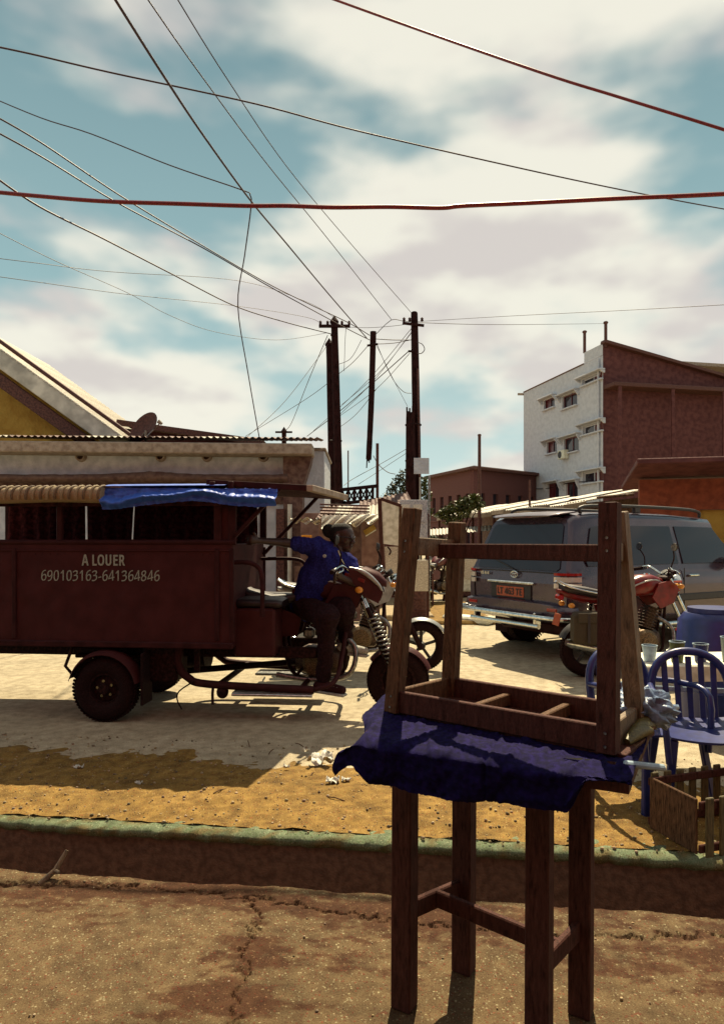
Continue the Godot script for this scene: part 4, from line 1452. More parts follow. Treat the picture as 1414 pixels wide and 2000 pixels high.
	obj("top_chord", bar(G.new(), pt(664, 957, ld) - lo, pt(738, 949, ld) - lo, 0.09, 0.09), M.black_iron, l)
	obj("bottom_chord", bar(G.new(), pt(655, 985, ld) - lo, pt(742, 975, ld) - lo, 0.09, 0.09), M.black_iron, l)
	for k in 6:
		var xa := 668.0 + 12.0 * k
		obj("upright", bar(G.new(), pt(xa, 956 - k, ld) - lo, pt(xa, 983 - 1.2 * k, ld) - lo, 0.07, 0.07), M.black_iron, l)
		if k < 5:
			obj("brace", bar(G.new(), pt(xa, 957 - k, ld) - lo, pt(xa + 12, 982 - 1.2 * k, ld) - lo, 0.04, 0.04), M.black_iron, l)
			obj("brace", bar(G.new(), pt(xa + 12, 957 - k, ld + 0.05) - lo, pt(xa, 982 - 1.2 * k, ld + 0.05) - lo, 0.04, 0.04), M.black_iron, l)
	for k in 2:
		obj("leg", bx(X3(Vector3(pt(672 + 60 * k, 0, ld).x - lo.x, (-lo.y) / 2 - 0.1, 0)), Vector3(0.09, lo.y - 0.3, 0.09)), M.black_iron, l)
	var rf := thing("sloping_roof", "dark sloping iron roof below the tree and poles", "roof", pt(750, 980, 16.5))
	var ro := pt(750, 980, 16.5)
	for k in 3:
		var a0 := pt(702, 975, 16.0).lerp(pt(800, 955, 16.0), k / 3.0) - ro
		var a1 := pt(702, 975, 16.0).lerp(pt(800, 955, 16.0), (k + 1.05) / 3.0) - ro
		obj("roof_sheet", corrugated(G.new(), a0 + Vector3(0, -0.35, 0.5), a1 + Vector3(0, -0.35, 0.5), a1 + Vector3(0, 0, -1.2), a0 + Vector3(0, 0, -1.2), 0.1, 0.02), M.rust_iron, rf)
	obj("wall", bx(X3(Vector3(0.0, (-ro.y - 0.3) / 2.0, -0.4)), Vector3(1.15, ro.y - 0.3, 0.1)), M.dark_cladding, rf)


func wire(label: String, pts: Array, r: float, m: Material, per := 7, group := "overhead wires") -> void:
	var q := []
	for p in pts:
		q.append(pt(p[0], p[1], p[2]))
	var path := curve(q, per)
	for e in 2:      # wires that leave the picture go on outside it
		var p: Array = pts[0 if e == 0 else -1]
		if p[0] < 0 or p[0] > 1414 or p[1] < 0:
			var a: Vector3 = path[0] if e == 0 else path[-1]
			var b: Vector3 = path[2] if e == 0 else path[-3]
			var dir := (a - b).normalized()
			for k in 3:
				var far := a + dir * 5.0 * (k + 1)
				far.y = maxf(far.y, 3.0)
				if e == 0:
					path.push_front(far)
				else:
					path.append(far)
	one("wire", label, "wire", tb(path, r, 6), m, group)


func wires() -> void:
	var k: Material = M.wire_dark
	var cable := "thick red cable sagging right across the sky above everything"
	wire(cable, [[-60, 370, 6.6], [75, 383, 6.5], [200, 393, 6.4], [350, 398, 6.3], [480, 402, 6.2], [560, 402, 6.2], [650, 405, 6.1], [760, 404, 6.1], [860, 406, 6.0], [905, 402, 6.0], [1040, 396, 6.0], [1200, 388, 5.9], [1345, 382, 5.8], [1470, 376, 5.8]], 0.019, M.wire_red)
	wire("thick wire from the hanging pole's head up to the top left, knotted on its way", [[716, 660, 20], [640, 572, 16.5], [560, 476, 13], [490, 392, 10.6], [400, 268, 8.6], [318, 145, 7.2], [220, -10, 6]], 0.015, k)
	wire("thin wire from the tallest pole to the top, left one of a parallel pair", [[765, 625, 19.9], [640, 466, 15.5], [520, 318, 12], [390, 143, 9], [290, 0, 7.5]], 0.009, k)
	wire("thin wire from the tallest pole to the top, right one of a parallel pair", [[806, 614, 20], [680, 470, 15.8], [560, 325, 12.2], [440, 148, 9], [345, -5, 7.5]], 0.008, k)
	wire("long straight wire falling from the top left edge to the red cable at the right", [[-70, 78, 7.8], [60, 105, 8.4], [218, 142, 9], [500, 203, 9.6], [700, 256, 10], [1000, 325, 11], [1190, 366, 12], [1345, 396, 13], [1480, 420, 14]], 0.011, k)
	wire("short thick wire across the upper right corner", [[600, -20, 7.4], [800, 52, 6.9], [1060, 143, 6], [1200, 187, 5.7], [1345, 232, 5.4], [1460, 268, 5.2]], 0.012, M.wire_red)
	wire("wire bending at the red cable and dangling loosely down to the low house roof", [[-40, 180, 12.6], [80, 230, 12], [180, 262, 11.6], [330, 322, 11.1], [470, 370, 10.7], [489, 382, 10.6], [490, 410, 10.8], [478, 500, 11.6], [465, 598, 12.4], [485, 730, 13], [508, 862, 13.5]], 0.010, k, 5)
	wire("upper of two wires from the left edge to the hanging pole's head", [[-30, 215, 9.5], [80, 278, 10], [240, 385, 11.5], [400, 482, 14], [520, 552, 16], [600, 592, 18], [680, 630, 19.3], [722, 655, 20]], 0.012, k)
	wire("lower of two wires from the left edge to the hanging pole's head", [[-30, 245, 9.5], [80, 305, 10], [230, 396, 11.5], [400, 486, 14], [520, 556, 16], [600, 600, 18], [680, 643, 19.3], [722, 664, 20]], 0.012, k)
	wire("bold sagging wire from the left edge to the left pole's bracket", [[-30, 330, 9], [75, 402, 9.5], [200, 465, 11.5], [330, 532, 14], [460, 598, 17], [560, 630, 19], [646, 652, 20.9]], 0.014, k)
	wire("faint level wire in the left part of the sky above another", [[-40, 500, 12], [75, 514, 13], [220, 531, 15], [470, 549, 18], [600, 590, 20], [660, 625, 20.8]], 0.006, k)
	wire("faint level wire in the left part of the sky below another", [[-40, 535, 12], [75, 551, 13], [250, 575, 15], [465, 598, 18], [600, 620, 20], [630, 635, 20.8]], 0.006, k)
	wire("thin slack wire dipping low before the left pole", [[-30, 440, 11], [110, 510, 13], [250, 572, 15], [330, 615, 16.5], [420, 648, 18], [540, 664, 19.5], [640, 650, 20.8]], 0.006, k)
	wire("upper thin wire from the tallest pole to the right edge", [[815, 628, 20], [1000, 617, 18], [1240, 605, 15], [1470, 592, 13]], 0.006, k)
	wire("lower thin wire from the tallest pole to the roof posts at right", [[815, 630, 20], [980, 634, 24], [1178, 632, 40]], 0.009, k)
	wire("upper short wire tying the hanging pole to the tallest pole", [[734, 662, 20], [770, 664, 20], [805, 664, 20]], 0.012, k)
	wire("lower short wire tying the hanging pole to the tallest pole", [[734, 672, 20], [770, 670, 20], [806, 663, 20]], 0.010, k)
	wire("bent wire rising from the hanging pole to the tallest pole's crossarm", [[735, 652, 20], [764, 625, 20], [786, 627, 20], [806, 629, 20]], 0.010, k, 3)
	wire("wire from the crossarm to the tallest pole's shoulder", [[684, 639, 21], [720, 640, 20.6], [765, 637, 20.2], [803, 632, 20]], 0.007, k)
	wire("bold slanting wire from the tallest pole's bracket down behind the left pair", [[798, 686, 20], [735, 742, 22], [665, 802, 25], [600, 852, 28]], 0.014, k)
	for q in [[803, 642, 612, 842, "first"], [804, 648, 640, 832, "second"], [802, 652, 668, 790, "third"], [800, 690, 660, 815, "fourth"], [735, 760, 640, 850, "fifth"]]:
		wire("thin slanting wire low between the poles, %s in the fan" % q[4], [[q[0], q[1], 20.2], [(q[0] + q[2]) / 2.0 + 3, (q[1] + q[3]) / 2.0 + 9, 24], [q[2], q[3], 29]], 0.009, k)
	wire("wire from the left pole's crossarm slanting down to the small far pole", [[640, 655, 21], [604, 740, 24], [570, 825, 28], [556, 842, 30]], 0.012, k)
	wire("thin wire from the shorter left pole down to the low house ridge", [[641, 672, 21.4], [560, 780, 19], [480, 856, 17]], 0.007, k)
	wire("wire from the hanging pole's head down behind the left pair", [[718, 676, 20], [690, 707, 22], [662, 730, 24], [600, 778, 27], [480, 852, 32]], 0.010, k)
	wire("short curved wire from the left pole's shoulder to the hanging pole", [[660, 712, 21], [685, 700, 20.6], [706, 664, 20]], 0.008, k)
	wire("slack wire from the hanging pole to the broken pole's top", [[736, 672, 20], [752, 710, 20], [770, 745, 19.9], [788, 765, 19.8], [803, 768, 19.8]], 0.009, k)
	wire("straight thin wire from the hanging pole to the broken pole's jagged top", [[736, 676, 20], [765, 735, 19.9], [796, 794, 19.8]], 0.006, k)
	wire("drooping wire from the hanging pole's foot towards the tree", [[729, 890, 20], [740, 908, 19.8], [757, 922, 19.6], [772, 926, 19.4]], 0.011, k)
	wire("low wire from the broken pole down to the lattice girder, upper one", [[795, 876, 19.8], [745, 905, 19.2], [690, 935, 18.4], [672, 948, 18]], 0.008, k)
	wire("low wire from the broken pole down to the lattice girder, lower one", [[795, 884, 19.8], [740, 920, 19.2], [700, 946, 18.4]], 0.007, k)
	wire("small loop of wire on the right of the tallest pole", [[813, 668, 19.9], [824, 672, 19.8], [829, 682, 19.8], [823, 690, 19.8], [814, 690, 19.9]], 0.012, k)
	wire("vertical drop wire hanging beside the left pole", [[676, 640, 20.9], [674, 665, 20.8], [673, 700, 20.8], [672, 725, 20.8]], 0.008, k)


# ------------------------------------------------------------------ trees
func foliage(g: G, c: Vector3, r: Vector3, count: int, leaf: float) -> void:
	for i in count:
		var d := Vector3(rng.randfn(), rng.randfn(), rng.randfn()).normalized()
		var p := c + d * r * pow(rng.randf(), 0.45)
		var b := Basis.from_euler(Vector3(rng.randf_range(-1.2, 1.2), rng.randf() * TAU, rng.randf_range(-1.2, 1.2)))
		var s := leaf * rng.randf_range(0.6, 1.3)
		var a := p - b.x * s
		var e := p + b.x * s
		var l := p + b.z * s * 0.42 + b.y * s * 0.15
		var q := p - b.z * s * 0.42 + b.y * s * 0.15
		g.tri(a, l, e, b.y, b.y, b.y)
		g.tri(a, e, q, b.y, b.y, b.y)


func tree(called: String, label: String, category: String, base: Vector3, top: Vector3, clumps: Array, leaf: float, m: Material, trunk_r: float) -> void:
	var t := thing(called, label, category, base)
	var up := top - base
	obj("trunk", tb(curve([Vector3.ZERO, up * 0.4 + Vector3(0.05, 0, 0.03), up * 0.75], 5), [trunk_r, trunk_r, trunk_r, trunk_r * 0.9, trunk_r * 0.8, trunk_r * 0.75, trunk_r * 0.7, trunk_r * 0.65, trunk_r * 0.6, trunk_r * 0.55, trunk_r * 0.5], 8), M.pole_wood, t)
	var g := G.new()
	for c in clumps:
		var p: Vector3 = c[0] - base
		obj("branch", tb(curve([up * 0.45, (up * 0.6 + p) * 0.5, p], 3), [trunk_r * 0.5, trunk_r * 0.45, trunk_r * 0.4, trunk_r * 0.33, trunk_r * 0.28, trunk_r * 0.22, trunk_r * 0.15], 6), M.pole_wood, t)
		foliage(g, p, c[1], c[2], leaf)
	var cr := obj("crown", g, m, t)
	cr.set_meta("kind", "stuff")


func trees() -> void:
	var D := 23.0
	var cl := []
	for q in [[786, 925, 0.22, 60], [778, 935, 0.2, 55], [770, 947, 0.22, 60], [790, 945, 0.3, 120], [764, 957, 0.2, 60], [780, 962, 0.35, 160], [797, 960, 0.3, 120], [755, 968, 0.2, 50]]:
		cl.append([pt(q[0], q[1], D), Vector3(q[2], q[2] * 0.7, q[2]), q[3]])
	tree("dark_tree", "dark small leaved tree rising behind the broken pole", "tree", Vector3(pt(790, 0, D).x, 0, -D), pt(788, 935, D), cl, 0.07, M.leaf_dark, 0.08)
	cl = []
	D = 18.0
	for q in [[926, 974, 0.22, 130], [910, 980, 0.26, 150], [892, 990, 0.26, 150], [874, 998, 0.22, 110], [862, 1005, 0.2, 90], [900, 1003, 0.3, 160], [880, 1015, 0.26, 120], [922, 992, 0.24, 110], [938, 986, 0.15, 50]]:
		cl.append([pt(q[0], q[1], D), Vector3(q[2], q[2] * 0.6, q[2]), q[3]])
	tree("leafy_tree", "sunlit yellow green young tree left of the off-roader", "tree", Vector3(pt(895, 0, D).x, 0, -D), pt(897, 985, D), cl, 0.07, M.leaf_green, 0.05)
	cl = []
	D = 20.5
	for q in [[829, 940, 0.16, 70], [826, 955, 0.2, 90], [832, 968, 0.2, 90], [827, 985, 0.2, 90], [834, 1000, 0.2, 80], [828, 1015, 0.2, 80]]:
		cl.append([pt(q[0], q[1], D), Vector3(q[2], q[2] * 1.1, q[2]), q[3]])
	tree("narrow_shrub", "narrow olive green shrub climbing right of the tallest pole", "shrub", Vector3(pt(829, 0, D).x, 0, -D), pt(829, 945, D), cl, 0.07, M.leaf_green, 0.03)
	cl = []
	D = 16.0
	for q in [[868, 1060, 0.2, 120], [852, 1068, 0.2, 110], [884, 1066, 0.18, 90], [846, 1052, 0.14, 60]]:
		cl.append([pt(q[0], q[1], D), Vector3(q[2], q[2] * 0.7, q[2]), q[3]])
	tree("low_bush", "low dark bush in the shade below the yellow green tree", "shrub", Vector3(pt(866, 0, D).x, 0, -D), pt(866, 1062, D), cl, 0.06, M.leaf_dark, 0.03)


# ------------------------------------------------------------------ vehicles
const TOZ := Vector3(PI / 2, 0, 0)     # turns a lathe's axis to z


func tyre_profile(R: float, w: float) -> Array:
	var p := []
	for i in 17:
		var a := TAU * i / 16.0
		p.append(Vector2(R - w * 0.55 + w * 0.55 * cos(a), w * 0.5 * sin(a)))
	return p


# style: "spoke" five-spoke alloy, "disc" closed disc
func wheel(parent: Node3D, at: Vector3, R: float, w: float, style: String, rim: Material, turn := 0.0) -> Node3D:
	var o := Node3D.new()
	o.name = numbered("wheel", parent)
	parent.add_child(o, true)
	o.position = at
	o.rotation.y = turn
	var x := X3(Vector3.ZERO, TOZ)
	var tg := lathe(G.new(), x, tyre_profile(R, w), 36, -1.0)
	# tread blocks
	for i in 56:
		var a := TAU * i / 56.0
		for s: float in [-1.0, 1.0]:
			var b := Basis(Vector3(0, 0, 1), a)
			box(tg, Transform3D(b * Basis(Vector3(1, 0, 0), 0.5 * s), b * Vector3(R - 0.008, 0.0, s * w * 0.2)), Vector3(0.014, 0.020, w * 0.36), 0.003)
	obj("tyre", tg, M.rubber, o)
	var ri := R - w * 0.95
	if style == "disc":
		obj("rim", lathe(G.new(), x, [Vector2(0, 0.06), Vector2(ri * 0.3, 0.06), Vector2(ri * 0.36, 0.03), Vector2(ri * 0.85, 0.012), Vector2(ri * 0.9, 0.05), Vector2(ri + 0.01, 0.05), Vector2(ri + 0.01, -0.05), Vector2(ri * 0.9, -0.05), Vector2(ri * 0.85, -0.012), Vector2(0, -0.05)], 32, 0.8), rim, o)
		for i in 5:
			var a := TAU * i / 5.0 + 0.5
			obj("wheel_bolt", lathe(G.new(), X3(Vector3(cos(a) * ri * 0.5, sin(a) * ri * 0.5, 0.022), TOZ), [Vector2(0, 0.016), Vector2(0.012, 0.016), Vector2(0.014, 0)], 8), M.chrome, o)
	else:
		obj("rim", lathe(G.new(), x, [Vector2(ri, 0.035), Vector2(ri + 0.012, 0.035), Vector2(ri + 0.012, -0.035), Vector2(ri, -0.035), Vector2(ri - 0.016, -0.015), Vector2(ri - 0.016, 0.015), Vector2(ri, 0.035)], 32), rim, o)
		obj("hub", lathe(G.new(), x, [Vector2(0, 0.06), Vector2(0.035, 0.06), Vector2(0.05, 0.03), Vector2(0.05, -0.03), Vector2(0.035, -0.06), Vector2(0, -0.06)], 16), rim, o)
		for i in 5:
			var a := TAU * i / 5.0 + 0.3
			var d := Vector3(cos(a), sin(a), 0)
			obj("spoke", bar(G.new(), d * 0.04, d * (ri - 0.01), 0.034, 0.022, Vector3(-d.y, d.x, 0), 0.006), rim, o)
	return o


# a steel coil between two points
func coil(a: Vector3, b: Vector3, r: float, turns: int, wr: float) -> G:
	var y := (b - a).normalized()
	var s := y.cross(Vector3(0, 0, 1)).normalized()
	var q := s.cross(y)
	var p := []
	for i in turns * 10 + 1:
		var k := float(i) / (turns * 10)
		p.append(a.lerp(b, k) + (s * cos(k * turns * TAU) + q * sin(k * turns * TAU)) * r)
	return tb(p, wr, 6)


# curved strip hugging a wheel from angle a0 to a1
func fender(c: Vector3, R: float, w: float, a0: float, a1: float) -> G:
	var rows := []
	for i in 15:
		var a := lerpf(a0, a1, i / 14.0)
		var r := PackedVector3Array()
		for j in 7:
			var z := -1.0 + j / 3.0
			r.append(c + Vector3(cos(a) * (R - 0.03 * z * z), sin(a) * (R - 0.03 * z * z), z * w * 0.5))
		rows.append(r)
	return sheet(G.new(), rows, 1.0, false, 0.004)


# the motorcycle: x forward, z to its right side; fx is the front axle
func motorcycle_parts(o: Node3D, fx: float, R: float, lift: float, paint: Material, full: bool, sprung: bool, front_style: String, rim: Material) -> void:
	var ax := Vector3(fx, R, 0)
	var S := Vector3(fx - 0.36, 0.92 + lift, 0)
	wheel(o, ax, R, 0.11 if full else 0.13, front_style, rim)
	for s: float in [-1.0, 1.0]:
		var z := 0.085 * s
		var foot := ax + Vector3(0, 0.0, z)
		var mid := foot.lerp(S + Vector3(0, 0, z), 0.45)
		obj("fork_leg", tb([foot + Vector3(0, -0.03, 0), mid], 0.03), M.black_iron, o)
		obj("fork_tube", tb([mid, S + Vector3(-0.03, 0.1, z)], 0.021), M.chrome, o)
		if sprung:
			var off := Vector3(0.03, 0.0, 0.035 * s)
			obj("fork_spring", coil(foot.lerp(S + Vector3(0, 0, z), 0.12) + off, foot.lerp(S + Vector3(0, 0, z), 0.72) + off, 0.036, 13, 0.008), M.steel, o)
			obj("damper", tb([foot + off * 0.6, foot.lerp(S + Vector3(0, 0, z), 0.8) + off], 0.02), M.black_iron, o)
	for y in [-0.10, 0.09]:
		obj("fork_yoke", bx(X3(S + Vector3(-0.01 - y * 0.35, y, 0), Vector3(0, 0, 0.35)), Vector3(0.09, 0.035, 0.25), 0.01), M.black_iron, o)
	obj("front_fender", fender(ax, R + 0.035, 0.15, 0.35 if not full else 0.55, 2.5), paint, o)
	# handlebar with its fittings
	var hb := []
	for q in [[-0.16, 0.16, -0.40], [-0.10, 0.20, -0.22], [-0.03, 0.12, -0.06], [-0.03, 0.12, 0.06], [-0.10, 0.20, 0.22], [-0.16, 0.16, 0.40]]:
		hb.append(S + Vector3(q[0], q[1], q[2]))
	var bar_o := obj("handlebar", tb(curve(hb, 4), 0.013), M.chrome, o)
	for s: float in [-1.0, 1.0]:
		obj("grip", tb([S + Vector3(-0.135, 0.175, 0.29 * s), S + Vector3(-0.163, 0.157, 0.42 * s)], 0.02), M.rubber, bar_o)
		obj("lever", tb([S + Vector3(-0.09, 0.18, 0.25 * s), S + Vector3(-0.08, 0.165, 0.33 * s), S + Vector3(-0.11, 0.15, 0.42 * s)], 0.008), M.chrome, bar_o)
		var mi := Node3D.new()
		mi.name = numbered("mirror", o)
		o.add_child(mi, true)
		obj("stem", tb(curve([S + Vector3(-0.12, 0.18, 0.26 * s), S + Vector3(-0.10, 0.30, 0.30 * s), S + Vector3(-0.13, 0.38, 0.34 * s)], 4), 0.007), M.black_iron, mi)
		obj("mirror_shell", lathe(G.new(), Transform3D(Basis(Vector3(0, 0, 1), PI / 2 - 0.1) * Basis.from_scale(Vector3(0.8, 1, 1.2)), S + Vector3(-0.13, 0.42, 0.36 * s)), [Vector2(0, -0.02), Vector2(0.04, -0.015), Vector2(0.055, 0.0), Vector2(0.05, 0.006)], 16), M.black_trim, mi)
		obj("mirror_glass", lathe(G.new(), Transform3D(Basis(Vector3(0, 0, 1), PI / 2 - 0.1) * Basis.from_scale(Vector3(0.8, 1, 1.2)), S + Vector3(-0.13, 0.42, 0.36 * s)), [Vector2(0, 0.007), Vector2(0.05, 0.007)], 16), M.chrome, mi)
		obj("indicator", ball(G.new(), X3(S + Vector3(0.04, 0.0, 0.2 * s)), Vector3(0.035, 0.028, 0.03)), M.amber, o)
	# lamp and clocks
	var lamp := lathe(G.new(), Transform3D(Basis(Vector3(0, 0, 1), -PI / 2), S + Vector3(0.08, 0.02, 0)), [Vector2(0, -0.09), Vector2(0.06, -0.08), Vector2(0.095, -0.02), Vector2(0.10, 0.03), Vector2(0.09, 0.04)], 22)
	var lo := obj("headlight", lamp, M.chrome if full else M.silver_paint, o)
	obj("lens", lathe(G.new(), Transform3D(Basis(Vector3(0, 0, 1), -PI / 2), S + Vector3(0.08, 0.02, 0)), [Vector2(0.09, 0.038), Vector2(0.06, 0.055), Vector2(0, 0.06)], 22), M.lamp_clear, lo)
	for s: float in [-1.0, 1.0]:
		obj("gauge", lathe(G.new(), Transform3D(Basis(Vector3(0, 0, 1), 0.6), S + Vector3(0.0, 0.13, 0.055 * s)), [Vector2(0, -0.04), Vector2(0.04, -0.03), Vector2(0.045, 0.02), Vector2(0, 0.022)], 16), M.black_trim, o)
	# tank
	var tx := fx - 0.42
	var rings := []
	for q in [[0.0, 0.055, 0.05, 0.01], [-0.04, 0.10, 0.085, 0.02], [-0.16, 0.135, 0.115, 0.03], [-0.30, 0.135, 0.115, 0.02], [-0.42, 0.10, 0.09, -0.01], [-0.50, 0.06, 0.05, -0.04]]:
		rings.append(oval(tx + q[0], 0.90 + lift + q[3], 0, q[1], q[2], 2.8, 20))
	var tk := obj("tank", loft(G.new(), rings), paint, o)
	obj("filler_cap", lathe(G.new(), X3(Vector3(tx - 0.18, 1.035 + lift, 0)), [Vector2(0.04, 0), Vector2(0.036, 0.018), Vector2(0, 0.02)], 16), M.chrome, tk)
	for s: float in [-1.0, 1.0]:
		obj("tank_stripe", tb(curve([Vector3(tx - 0.02, 0.945 + lift, 0.078 * s), Vector3(tx - 0.16, 0.985 + lift, 0.122 * s), Vector3(tx - 0.32, 0.95 + lift, 0.13 * s), Vector3(tx - 0.44, 0.88 + lift, 0.098 * s)], 5), 0.009), M.silver_paint, tk)
		# shroud wing beside the tank
		var pl := poly([0.06, 0.08, 0.17, 0.0, 0.10, -0.16, -0.06, -0.22, -0.16, -0.10, -0.08, 0.05])
		obj("shroud", prism(G.new(), pl, 0.02, X3(Vector3(tx - 0.04, 0.90 + lift, 0.135 * s), Vector3(0, 0.12 * s, 0))), paint, o)
	# seat
	rings = []
	var sl := 0.72 if full else 0.55
	for q in [[0.0, 0.07, 0.03, 0.0], [-0.06, 0.10, 0.045, 0.0], [-0.25, 0.13, 0.05, -0.02], [-0.45, 0.135, 0.055, 0.02], [-sl + 0.05, 0.12, 0.05, 0.06], [-sl, 0.08, 0.03, 0.07]]:
		rings.append(oval(fx - 0.84 + q[0], 0.835 + lift + q[3], 0, q[1], q[2], 3.0, 16))
	obj("seat", loft(G.new(), rings), M.seat_vinyl, o)
	# engine
	var ey := 0.36 + lift * 0.5
	var ec := Vector3(fx - 0.68, ey, 0)
	var en := obj("engine", loft(G.new(), [oval(ec.x + 0.20, ey, 0, 0.08, 0.08), oval(ec.x + 0.15, ey, 0, 0.13, 0.12), oval(ec.x - 0.10, ey + 0.01, 0, 0.14, 0.13), oval(ec.x - 0.2, ey, 0, 0.09, 0.09)]), M.engine_alloy, o)
	for s: float in [-1.0, 1.0]:
		obj("engine_cover", lathe(G.new(), X3(ec + Vector3(0.0, 0.0, 0.13 * s), TOZ * s), [Vector2(0.13, -0.02), Vector2(0.128, 0.02), Vector2(0.10, 0.045), Vector2(0.06, 0.05), Vector2(0.055, 0.06), Vector2(0, 0.065)], 24, 0.85), M.tan_alloy, en)
	var fins := G.new()
	for k in 8:
		var c := ec + Vector3(0.05 + 0.012 * k, 0.14 + 0.03 * k, 0)
		box(fins, X3(c, Vector3(0, 0, -0.35)), Vector3(0.15 - 0.004 * absf(k - 4), 0.012, 0.19), 0.003)
	obj("cooling_fins", fins, M.engine_alloy, en)
	obj("cylinder", bx(X3(ec + Vector3(0.09, 0.24, 0), Vector3(0, 0, -0.35)), Vector3(0.11, 0.26, 0.13), 0.02), M.engine_alloy, en)
	obj("carburettor", bx(X3(ec + Vector3(-0.09, 0.24, 0.03)), Vector3(0.10, 0.09, 0.08), 0.02), M.steel, en)
	obj("spark_plug", tb([ec + Vector3(0.17, 0.34, 0.07), ec + Vector3(0.20, 0.36, 0.12)], 0.015), M.rubber, en)
	# frame
	var fr := G.new()
	for s: float in [-1.0, 1.0]:
		tube(fr, curve([S + Vector3(-0.03, -0.04, 0.02 * s), ec + Vector3(0.24, 0.12, 0.06 * s), ec + Vector3(0.18, -0.12, 0.09 * s), ec + Vector3(-0.16, -0.13, 0.1 * s), ec + Vector3(-0.28, 0.06, 0.1 * s), Vector3(fx - 0.98, 0.76 + lift, 0.1 * s)], 5), 0.016)
	tube(fr, curve([S + Vector3(-0.02, 0.02, 0), Vector3(fx - 0.7, 0.82 + lift, 0), Vector3(fx - 1.0, 0.77 + lift, 0), Vector3(fx - (1.45 if full else 1.2), 0.80 + lift, 0)], 4), 0.02)
	tube(fr, [S + Vector3(-0.05, -0.12, 0), S + Vector3(-0.05, 0.08, 0)], 0.035)
	obj("frame", fr, M.black_iron, o)
	# down pipe and silencer on the right side
	var ex := curve([ec + Vector3(0.18, 0.25, 0.05), ec + Vector3(0.32, 0.12, 0.10), ec + Vector3(0.26, -0.10, 0.14), ec + Vector3(-0.05, -0.14, 0.16), ec + Vector3(-0.35, -0.10, 0.17)], 5)
	var exo := obj("exhaust_pipe", tb(ex, 0.022, 10), M.steel, o)
	if full:
		obj("silencer", tb([ec + Vector3(-0.33, -0.10, 0.17), ec + Vector3(-0.40, -0.095, 0.17), ec + Vector3(-0.85, 0.0, 0.18), ec + Vector3(-0.90, 0.01, 0.18)], [0.024, 0.05, 0.055, 0.035], 14), M.chrome, exo)
	for s: float in [-1.0, 1.0]:
		obj("foot_peg", tb([ec + Vector3(-0.14, -0.06, 0.12 * s), ec + Vector3(-0.14, -0.06, 0.28 * s)], 0.014), M.rubber, o)
		obj("side_cover", prism(G.new(), poly([0.0, 0.0, 0.22, 0.02, 0.26, 0.18, 0.10, 0.24, -0.06, 0.2]), 0.02, X3(Vector3(fx - 1.08, 0.50 + lift, 0.12 * s))), paint, o)
	if not full:
		return
	# rear half
	var rx := fx - 1.28
	var ra := Vector3(rx, R, 0)
	wheel(o, ra, R, 0.12, "spoke", rim, 0.0)
	obj("rear_fender", fender(ra, R + 0.045, 0.16, 0.5, 2.7), M.black_trim, o)
	for s: float in [-1.0, 1.0]:
		obj("swing_arm", tb([Vector3(fx - 0.94, 0.36, 0.1 * s), ra + Vector3(0, 0, 0.1 * s)], 0.02), M.black_iron, o)
		var sa := ra + Vector3(0.03, 0.04, 0.12 * s)
		var sb := Vector3(rx + 0.12, 0.76 + lift, 0.12 * s)
		obj("shock_absorber", tb([sa, sb], 0.018), M.black_iron, o)
		obj("shock_spring", coil(sa.lerp(sb, 0.25), sb, 0.032, 8, 0.006), M.steel, o)
		obj("grab_rail", tb(curve([Vector3(rx + 0.2, 0.82 + lift, 0.13 * s), Vector3(rx - 0.18, 0.90 + lift, 0.13 * s), Vector3(rx - 0.32, 0.97 + lift, 0.05 * s)], 4), 0.012), M.chrome, o)
		obj("tail_indicator", ball(G.new(), X3(Vector3(rx - 0.22, 0.72 + lift, 0.13 * s)), Vector3(0.035, 0.028, 0.04)), M.amber, o)
	obj("chain_case", bx(X3(Vector3(rx + 0.26, 0.32, -0.13), Vector3(0, 0, 0.06)), Vector3(0.55, 0.10, 0.03), 0.012), M.black_trim, o)
	rings = []
	for q in [[0.12, 0.07, 0.06, 0.0], [-0.08, 0.085, 0.06, 0.02], [-0.24, 0.06, 0.04, 0.06], [-0.33, 0.03, 0.02, 0.09]]:
		rings.append(oval(rx + q[0], 0.78 + lift + q[3], 0, q[1], q[2], 2.6, 14))
	var tl := obj("tail", loft(G.new(), rings), paint, o)
	obj("tail_lamp", bx(X3(Vector3(rx - 0.30, 0.80 + lift, 0)), Vector3(0.06, 0.06, 0.12), 0.015), M.lamp_red, tl)
	obj("number_plate", bx(X3(Vector3(rx - 0.33, 0.62, 0), Vector3(0, 0, -0.25)), Vector3(0.01, 0.13, 0.17), 0.003), M.plate_orange, o)
	obj("side_stand", tb([ec + Vector3(-0.18, -0.1, -0.12), Vector3(ec.x - 0.28, 0.01, -0.28)], 0.012), M.black_iron, o)


func words(s: String, height: float, bold: bool, slant := 0.0) -> TextMesh:
	var t := TextMesh.new()
	var f := SystemFont.new()
	f.font_names = PackedStringArray(["Droid Sans"])
	f.font_weight = 700 if bold else 400
	if slant > 0.0:
		var fv := FontVariation.new()
		fv.base_font = f
		fv.variation_transform = Transform2D(Vector2(1, 0), Vector2(slant, 1), Vector2.ZERO)
		t.font = fv
	else:
		t.font = f
	t.font_size = 64
	t.pixel_size = height / (64.0 * 0.714)
	t.depth = 0.003
	t.text = s
	return t


